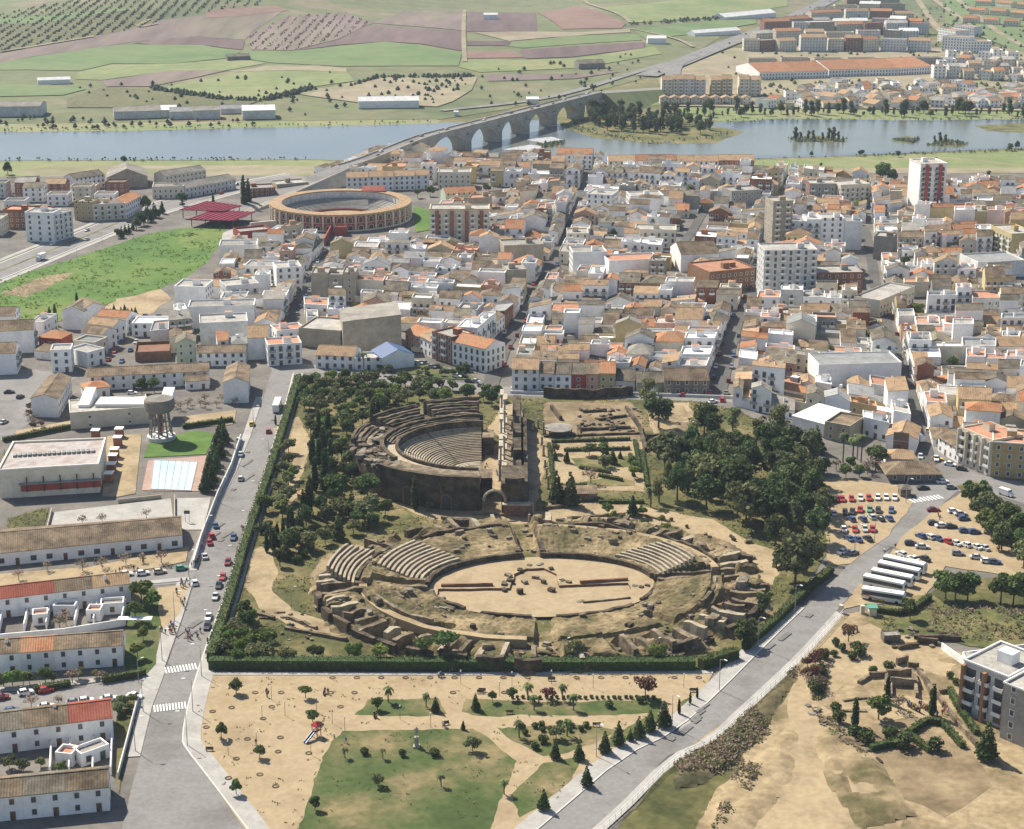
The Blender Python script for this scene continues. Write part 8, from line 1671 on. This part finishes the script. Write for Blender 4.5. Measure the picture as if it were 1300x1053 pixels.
def person(g, pose, c, label, group, ang=None, z=None):
    o = link('person', PM[pose, c], None, (g.x, g.y, gz(g) if z is None else z), rnd.uniform(0, 6.28) if ang is None else ang); s = rnd.uniform(.94, 1.06); o.scale = (s, s, s); T(o, label, 'person', group)
def crowd(zs, f, place, poses=('walk', 'stand'), cols=('dark', 'dark', 'red', 'blue', 'white', 'brown', 'dark')):
    for x, y in zs:
        c = rnd.choice(cols); p = rnd.choice(poses); person(G(*f(x, y)), p, c, f'person in {c} top {"walking" if p == "walk" else "sitting" if p == "sit" else "standing"} {place}', f'people {place}: {c} {p}')
crowd([(930, 810), (938, 822), (945, 830), (952, 838), (940, 845), (985, 825), (990, 835), (1003, 805), (948, 815)], z2, 'in the middle of the avenue')
crowd([(803, 800), (812, 806), (845, 790), (852, 800), (856, 775), (862, 785), (868, 795), (872, 770), (860, 812), (874, 808), (828, 815), (880, 825), (866, 780), (850, 812)], z2, 'on the pavement below the sandy verge', cols=('dark', 'red', 'brown', 'dark', 'blue', 'white'))
crowd([(908, 560), (912, 570), (905, 580), (918, 585), (926, 575), (884, 610), (886, 625), (905, 660), (915, 670), (920, 685), (925, 655), (935, 560), (950, 575)], z2, 'on the corner of the side street')
crowd([(715, 430), (712, 445), (718, 460), (600, 505), (612, 500), (580, 515), (690, 500), (670, 495), (505, 470), (478, 460), (432, 545)], z2, 'beside the school yard')
crowd([(960, 480), (980, 470), (990, 455), (1000, 440), (1010, 380), (1160, 475), (1210, 290), (1217, 295), (1052, 845), (1060, 830), (1040, 860)], z2, 'along the avenue pavements')
z5 = lambda x, y: zz(x, y, 1040, 780, 5)
crowd([(560 + (i * 37) % 140, 592 + (i * 23) % 44) for i in range(28)], z5, 'in the visitor group at the excavation', ('stand', 'stand', 'walk', 'sit'), ('dark', 'red', 'white', 'blue', 'brown', 'yellow', 'dark'))
crowd([(785, 600), (795, 612), (805, 622), (812, 635), (790, 640), (780, 650), (740, 645), (748, 660), (800, 595)], z5, 'beside the long wall of the excavation')
z6 = lambda x, y: zz(x, y, 320, 780, 3.9394)
crowd([(135, 285), (322, 282), (474, 285), (966, 285), (988, 288), (1000, 290), (935, 322), (945, 318)], z6, 'in the shade of the front hedge')
crowd([(75, 420), (365, 400), (380, 405), (620, 525), (612, 520), (965, 568), (958, 572), (20, 660), (470, 650)], z6, 'on the sandy square')
z7 = lambda x, y: zz(x, y, 430, 490, 4.815)
crowd([(965, 545), (970, 555), (932, 590), (895, 520), (905, 500), (938, 605), (910, 640)], z7, 'on the theatre stage floor')
crowd([(603, 408), (655, 385)], lambda x, y: zz(x, y, 970, 600, 3.9394), 'at the roadside by the coaches')
crowd([(870, 225), (878, 240)], lambda x, y: zz(x, y, 970, 600, 3.9394), 'beside the right car park')
crowd([(1150, 475), (1140, 470), (1152, 468)], zz, 'at the right end of the car park')
for i in range(34):
    k = rnd.choice((8, 9, 10, 11, 12, 13, 14, 15, 16, 17)); t = D(rnd.gauss(206, 9)); r = 10.5 + k * .78 + .35; z = .5 + k * .36
    p = V2(TC.x + r * cos(t), TC.y + r * kq * sin(t)); c = rnd.choice(('dark', 'dark', 'blue', 'blue', 'red', 'brown')); person(p, 'sit', c, f'person in {c} top sitting among the group on the theatre steps', f'people on the theatre steps {c}', atan2(-sin(t), -cos(t)), z + .05)
# ------------------------------------------------------------------ street furniture
lp = MB(); lp.tube((0, 0, 0), (0, 0, 8.2), .11, .06, 6); lpm = lp.mesh('pole', [M['metal_grey']]); la = MB(); la.tube((0, 0, 8.15), (1.5, 0, 8.7), .05, .04, 5); lam = la.mesh('arm', [M['metal_grey']]); lh = MB(); lh.box((1.8, 0, 8.6), .9, .32, .16); lhm = lh.mesh('lamp_head', [M['frame_white']])
def lamp(p, ang, label, group, s=1.0):
    o = empty('street_lamp', (p.x, p.y, gz(p)), ang); o.scale = (s, s, s); link('pole', lpm, o); link('arm', lam, o); link('lamp_head', lhm, o); T(o, label, 'street lamp', group)
for i, (x, y) in enumerate(((342, 590), (330, 645), (318, 684), (302, 730), (288, 770), (272, 815), (256, 860), (245, 905), (238, 948))): lamp(G(x, y), ava + pi / 2, f'grey street lamp, {nth(i + 1)} from the far end on the hedge side of the avenue', 'lamps on the hedge side of the avenue')
for i, (x, y) in enumerate(((322, 545), (300, 590), (280, 640), (262, 690), (240, 735), (222, 790), (206, 840), (182, 905), (172, 955))): lamp(G(x, y), ava - pi / 2, f'grey street lamp, {nth(i + 1)} from the far end on the wall side of the avenue', 'lamps on the wall side of the avenue')
for i, (x, y) in enumerate(((1009, 780), (962, 823), (913, 878), (853, 925), (757, 962), (1110, 690), (1150, 640), (1085, 700))): lamp(G(x, y), -.9, f'tall grey street lamp, {nth(i + 1)} along the right road', 'lamps along the right road')
for i, (x, y) in enumerate(((716, 843), (831, 842), (370, 775), (176, 868), (98, 330), (130, 312), (168, 296))): lamp(G(x, y), .5, f'lone lamp post, {nth(i + 1)} among the parks and the highway', 'lone lamp posts', .75)
sp = MB(); sp.tube((0, 0, 0), (0, 0, 3.4), .06, .05, 5); spm = sp.mesh('pole', [M['metal_and_opening_dark']]); sg2 = MB(); sg2.tube((0, 0, 3.4), (0, 0, 3.8), .2, .12, 6); sgm = sg2.mesh('lamp_globe', [M['frame_white']])
for i, (x, y) in enumerate(((402, 905), (422, 920), (362, 910), (333, 915), (326, 950), (438, 930), (547, 925), (508, 915), (634, 885), (585, 870), (700, 870), (753, 875), (650, 872), (868, 874), (395, 960), (290, 960), (345, 890))):
    g = G(x, y); o = empty('garden_lamp', (*g, gz(g))); link('pole', spm, o); link('lamp_globe', sgm, o); T(o, f'thin garden lamp, {nth(i + 1)} on the sandy square', 'garden lamp', 'garden lamps of the sandy square')
sq = [o for o in col.objects if o.name.startswith('sandy_square')][0]
tp = MB(); arc_solid(tp, (0, 0), .55, .55, .8, .8, 0, 2 * pi, 0, .12, 10); tpm = tp.mesh('tree_pit', [M['stone_dark']]); td = MB(); td.poly([(.56 * cos(i * .628), .56 * sin(i * .628), .03) for i in range(10)]); tdm = td.mesh('pit_soil', [M['dirt']])
for px in [(x, 862) for x in range(422, 900, 31)] + [(x, 881) for x in (324, 357, 450, 420, 575, 640, 700)] + [(x, 899) for x in (345, 432)] + [(334, 914), (356, 938), (353, 956), (392, 958), (294, 900), (314, 940), (270, 905), (262, 925), (300, 965), (330, 985), (290, 990), (350, 1000)]:
    g = G(*px); z = gz(g); o = link('tree_pit', tpm, sq, (*g, z)); link('pit_soil', tdm, o)
bn_ = MB(); bn_.box((0, 0, .4), 1.8, .5, .08); bnm = bn_.mesh('seat', [M['bark']]); bk = MB(); bk.box((0, .25, .5), 1.8, .06, .45); bkm = bk.mesh('backrest', [M['bark']]); bl = MB(); bl.box((-.7, 0, 0), .1, .45, .4); blm = bl.mesh('leg', [M['metal_and_opening_dark']]); bl = MB(); bl.box((.7, 0, 0), .1, .45, .4); blm2 = bl.mesh('leg', [M['metal_and_opening_dark']])
for i, (x, y) in enumerate(((339, 880), (412, 883), (476, 912), (560, 861), (612, 880), (610, 882), (647, 908), (757, 924), (266, 955), (566, 922), (700, 866), (880, 880))):
    g = G(x, y); o = empty('bench', (*g, gz(g)), rnd.choice((0, 0, 1.57, .4))); link('seat', bnm, o); link('backrest', bkm, o); link('leg', blm, o); link('leg', blm2, o); T(o, f'brown bench, {nth(i + 1)} on the sandy square and its paths', 'bench', 'benches of the sandy square')
# playground tower with slide
g = G(402, 936); o = empty('playground_slide', (*g, gz(g)), -2.1); T(o, 'red and blue playground tower with slide on the sandy square', 'slide')
b = MB(); b.box((0, 0, 1.5), 1.6, 1.6, .15); b.build('platform', M['bark'], o)
for sx in (-.7, .7):
    for sy in (-.7, .7): b = MB(); b.box((sx, sy, 0), .14, .14, 3.0); b.build('post', M['paint_red'], o)
b = MB(); b.poly([(-.9, -.9, 3), (.9, -.9, 3), (0, 0, 3.9)]); b.poly([(.9, -.9, 3), (.9, .9, 3), (0, 0, 3.9)]); b.poly([(.9, .9, 3), (-.9, .9, 3), (0, 0, 3.9)]); b.poly([(-.9, .9, 3), (-.9, -.9, 3), (0, 0, 3.9)]); b.poly([(-.9, .9, 3), (.9, .9, 3), (.9, -.9, 3), (-.9, -.9, 3)]); b.build('roof', M['paint_red'], o)
b = MB(); b.prism([(.8, -.35), (4.4, -.35), (4.4, .35), (.8, .35)], [1.4, .1, .1, 1.4], [1.52, .25, .25, 1.52], 0, None, True)
for s in (-.38, .38): b.prism([(.8, s - .05), (4.4, s - .05), (4.4, s + .05), (.8, s + .05)], [1.4, .1, .1, 1.4], [1.85, .55, .55, 1.85], 0, None, True)
b.build('chute', M['paint_blue'], o)
# white statue
g = G(529, 950); o = empty('statue', (*g, gz(g))); T(o, 'pale standing statue on a pedestal in the middle of the big lawn', 'statue'); b = MB(); b.box((0, 0, 0), 1.5, 1.5, .4); b.box((0, 0, .4), .9, .9, 2.2); b.build('pedestal', M['marble'], o)
st = PM['stand', 'white'].copy(); st.materials.clear(); st.materials.append(M['marble']); st.polygons.foreach_set('material_index', [0] * len(st.polygons)); link('figure', st, o, (0, 0, 2.6), -1.5, (1.5, 1.5, 1.5))
# railing along the right road, avenue wall, low walls
def fence(name, label, cat, pts, h, step, m, rails=(1.0,), rail_w=.06, group=None):
    o = empty(name, (*pts[0], gz(pts[0]))); T(o, label, cat, group); O = (*pts[0], 0); pm_ = MB(); pm_.box((0, 0, 0), .1, .1, h); pmm = pm_.mesh('post', [M[m]])
    for r_ in rails:
        b = MB()
        for a, c in zip(pts, pts[1:]): b.tube((*a, h * r_), (*c, h * r_), rail_w, rail_w, 4)
        b.build('rail', M[m], o, origin=O)
    acc = 0
    for a, c in zip(pts, pts[1:]):
        d = c - a; k = max(1, int(d.length / step))
        for i in range(k): p = a + d * i / k; link('post', pmm, o, (p.x - O[0], p.y - O[1], 0))
fence('railing', 'white metal railing along the lower edge of the right road', 'railing', offs(rl, -2.4), 1.5, 2.4, 'frame_white', (1.0, .55))
av_w = offs([G(205, 792), G(244, 724), G(262, 690), G(284, 632), G(300, 597), G(316, 555), G(332, 505)], 0.2)
walls_px('boundary_wall', 'long pale wall along the school side of the avenue', 'wall', [[(246, 722), (256, 688), (277, 633), (294, 597), (306, 560)]], 2.6, .35, 'white_grey')
walls_px('boundary_wall', 'white wall around the sports court behind the school', 'wall', [[(222, 674), (222, 634)], [(60, 675), (66, 651)], [(205, 634), (150, 640)]], 1.6, .3, 'beige')
walls_px('boundary_wall', 'low wall between the terraces and the avenue', 'wall', [[(176, 890), (150, 990)]], 1.8, .3, 'white_grey')
walls_px('boundary_wall', 'pale wall of the courtyard beside the brick flats', 'wall', [[(1195, 826), (1226, 848)], [(1226, 848), (1222, 838), (1300, 828)]], 2.2, .3, 'white')
walls_px('stone_wall', 'long slanting stone wall beside the visitors at the excavation', 'wall', [[(1165, 855), (1183, 878), (1210, 915), (1240, 950)]], 1.6, .8, 'stone')
walls_px('park_wall', 'low white wall between the avenue of trees and the ruins terrace', 'wall', [[(648, 500), (700, 502), (800, 502), (935, 507)]], 1.3, .4, 'white_grey')
walls_px('gate_pillars', 'pale gate pillars of the coach park entrance beside the road', 'gate', [[(1065, 779), (1070, 780)], [(1092, 780), (1097, 780)]], 2.6, 1.0, 'cream')
# excavation walls at the lower right
rx = empty('excavated_house', (*G(1150, 862), 0)); RO = (*G(1150, 862), 0); T(rx, 'excavated Roman house walls with square rooms at the lower right', 'ruins')
for a, c, h in (((1103, 862), (1125, 861), 1.8), ((1125, 861), (1124, 878), 1.6), ((1125, 860), (1158, 858), 2.0), ((1130, 872), (1162, 874), 2.6), ((1158, 858), (1164, 875), 2.0), ((1162, 875), (1164, 888), 1.6), ((1130, 872), (1131, 888), 1.6), ((1172, 862), (1182, 885), 2), ((1128, 892), (1150, 890), .8), ((1070, 892), (1100, 888), .7), ((1104, 862), (1090, 870), 1.2), ((1138, 846), (1152, 842), 2.2), ((1152, 850), (1166, 850), 2), ((1192, 882), (1208, 880), 1.4), ((1070, 905), (1100, 905), .7)): ruin_wall(rx, RO, G(*a), G(*c), .9, h, 'stone', 0, 'wall', .12, 1.6)
for k in range(30): block(rx, RO, G(rnd.uniform(1120, 1200), rnd.uniform(800, 825)), .1, rnd.uniform(.6, 1.6), rnd.uniform(.5, 1.2), rnd.uniform(.4, .9))
for a, c, h in (((1140, 826), (1165, 822), 1.4), ((1165, 818), (1190, 820), 2.0), ((1160, 812), (1220, 815), 1.6), ((1190, 806), (1218, 805), .6)): ruin_wall(rx, RO, G(*a), G(*c), 1.2, h, 'stone_dark', 0, 'wall', .25)
rx = empty('earth_bank', (*G(1040, 930), 0)); RO = (*G(1040, 930), 0); T(rx, 'rough stony edge of the sandy tracks at the lower right', 'bank')
for k in range(46): t = rnd.random(); block(rx, RO, G(lerp(1025, 1110, t) + rnd.uniform(-6, 6), lerp(900, 970, t) + rnd.uniform(-5, 5)), 0, rnd.uniform(.7, 2.2), rnd.uniform(.6, 1.5), rnd.uniform(.4, 1.1))
bld(1122, 818, 1143, 817, 3, 2.2, 'small stone block house on the sandy slope below the coaches', name='stone_hut', cat='hut', roof='flat', roofm='roof_gravel', wall='stone_grey', win=(0, 0, 0, 0), reg=False, parapet=.2)
g = G(1107, 782); o = empty('kiosk', (*g, gz(g))); T(o, 'small green ticket kiosk beside the coach park hedge', 'kiosk'); b = MB(); b.box((0, 0, 0), 2, 2, 2.2); b.build('wall', M['cream'], o); b = MB(); b.box((0, 0, 2.21), 2.6, 2.6, .3); b.build('roof', M['paint_green'], o)
# water tower
g = G(205, 558); o = empty('water_tower', (*g, 0)); T(o, 'concrete water tower with wide bowl on leaning legs beside the pool lawn', 'water tower')
b = MB(); ring = [(1.5, 9.6), (4.6, 10.8), (5.3, 11.8), (5.3, 14.6), (4.9, 15.2), (.05, 16.0)]
for (r0, z0), (r1, z1) in zip(ring, ring[1:]): b.tube((0, 0, z0), (0, 0, z1), r0, r1, 20, 0, False)
b.build('bowl', M['dark_render'], o)
for i in range(8): a = i * pi / 4; b = MB(); b.tube((4.2 * cos(a), 4.2 * sin(a), 0), (3.0 * cos(a), 3.0 * sin(a), 10.9), .32, .3, 5); b.build('leg', M['dark_render'], o)
for z in (3.6, 7.2):
    b = MB()
    for i in range(8): a, c = i * pi / 4, (i + 1) * pi / 4; r = 4.2 - 1.2 * z / 10.9; b.tube((r * cos(a), r * sin(a), z), (r * cos(c), r * sin(c), z), .2, .2, 4)
    b.build('brace_ring', M['dark_render'], o)
b = MB(); b.tube((0, 0, 0), (0, 0, 1.6), 5, 5, 20); b.build('base', M['white_grey'], o); b = MB(); b.tube((0, 0, 1.6), (0, 0, 10), .6, .6, 8); b.build('riser_pipe', M['brick_old'], o)
# swimming pool
P = [G(192, 622), G(242, 624), G(250, 588), G(196, 586)]; c = sum(P, V2(0, 0)) / 4; z0 = gz(c); o = empty('swimming_pool', (*c, z0)); T(o, 'pale blue outdoor swimming pool with lane lines in a pink terrace', 'swimming pool'); O = (*c, 0)
mat('pool_water', [(.50, .68, .80), (.58, .74, .84)], .1, .6, rough=.08, dvar=.05, spec=.5)
b = MB(); Po = shrink(P, -.5)
for i in range(4): j = (i + 1) % 4; b.prism([P[i], Po[i], Po[j], P[j]][::-1] if False else [Po[i], Po[j], P[j], P[i]], 0, .16)
b.build('coping', M['pavement'], o, origin=O); b = MB(); b.poly([(*p, .06) for p in P]); b.build('water', M['pool_water'], o, origin=O)
for k in range(1, 6): b = MB(); b.bar(P[0].lerp(P[1], k / 6), P[3].lerp(P[2], k / 6), .14, .06, .10); b.build('lane_line', M['paint_blue'], o, origin=O)
# basketball hoop
g = G(238, 664); o = empty('basketball_hoop', (*g, gz(g))); T(o, 'dark basketball board on posts on the pale sports court', 'basketball hoop'); b = MB(); b.box((0, 0, 2.6), 1.8, .08, 1.1); b.build('board', M['metal_and_opening_dark'], o)
for s in (-.6, .6): b = MB(); b.box((s, .1, 0), .12, .12, 3); b.build('post', M['metal_grey'], o)
# ------------------------------------------------------------------ air
hm = bpy.data.materials.new('haze'); hm.use_nodes = True; hn = hm.node_tree
for nd in list(hn.nodes):
    if nd.type == 'BSDF_PRINCIPLED': hn.nodes.remove(nd)
pv = hn.nodes.new('ShaderNodeVolumePrincipled'); pv.inputs['Color'].default_value = (.68, .82, 1, 1); pv.inputs['Density'].default_value = .000062; pv.inputs['Anisotropy'].default_value = 0.0
out = [n for n in hn.nodes if n.type == 'OUTPUT_MATERIAL'][0]; hn.links.new(pv.outputs[0], out.inputs['Volume'])
b = MB(); b.box((0, 5300, -4), 19000, 11800, 230); b.m = [0] * len(b.f); hz_o = b.build('haze', hm); T(hz_o, kind='stuff')
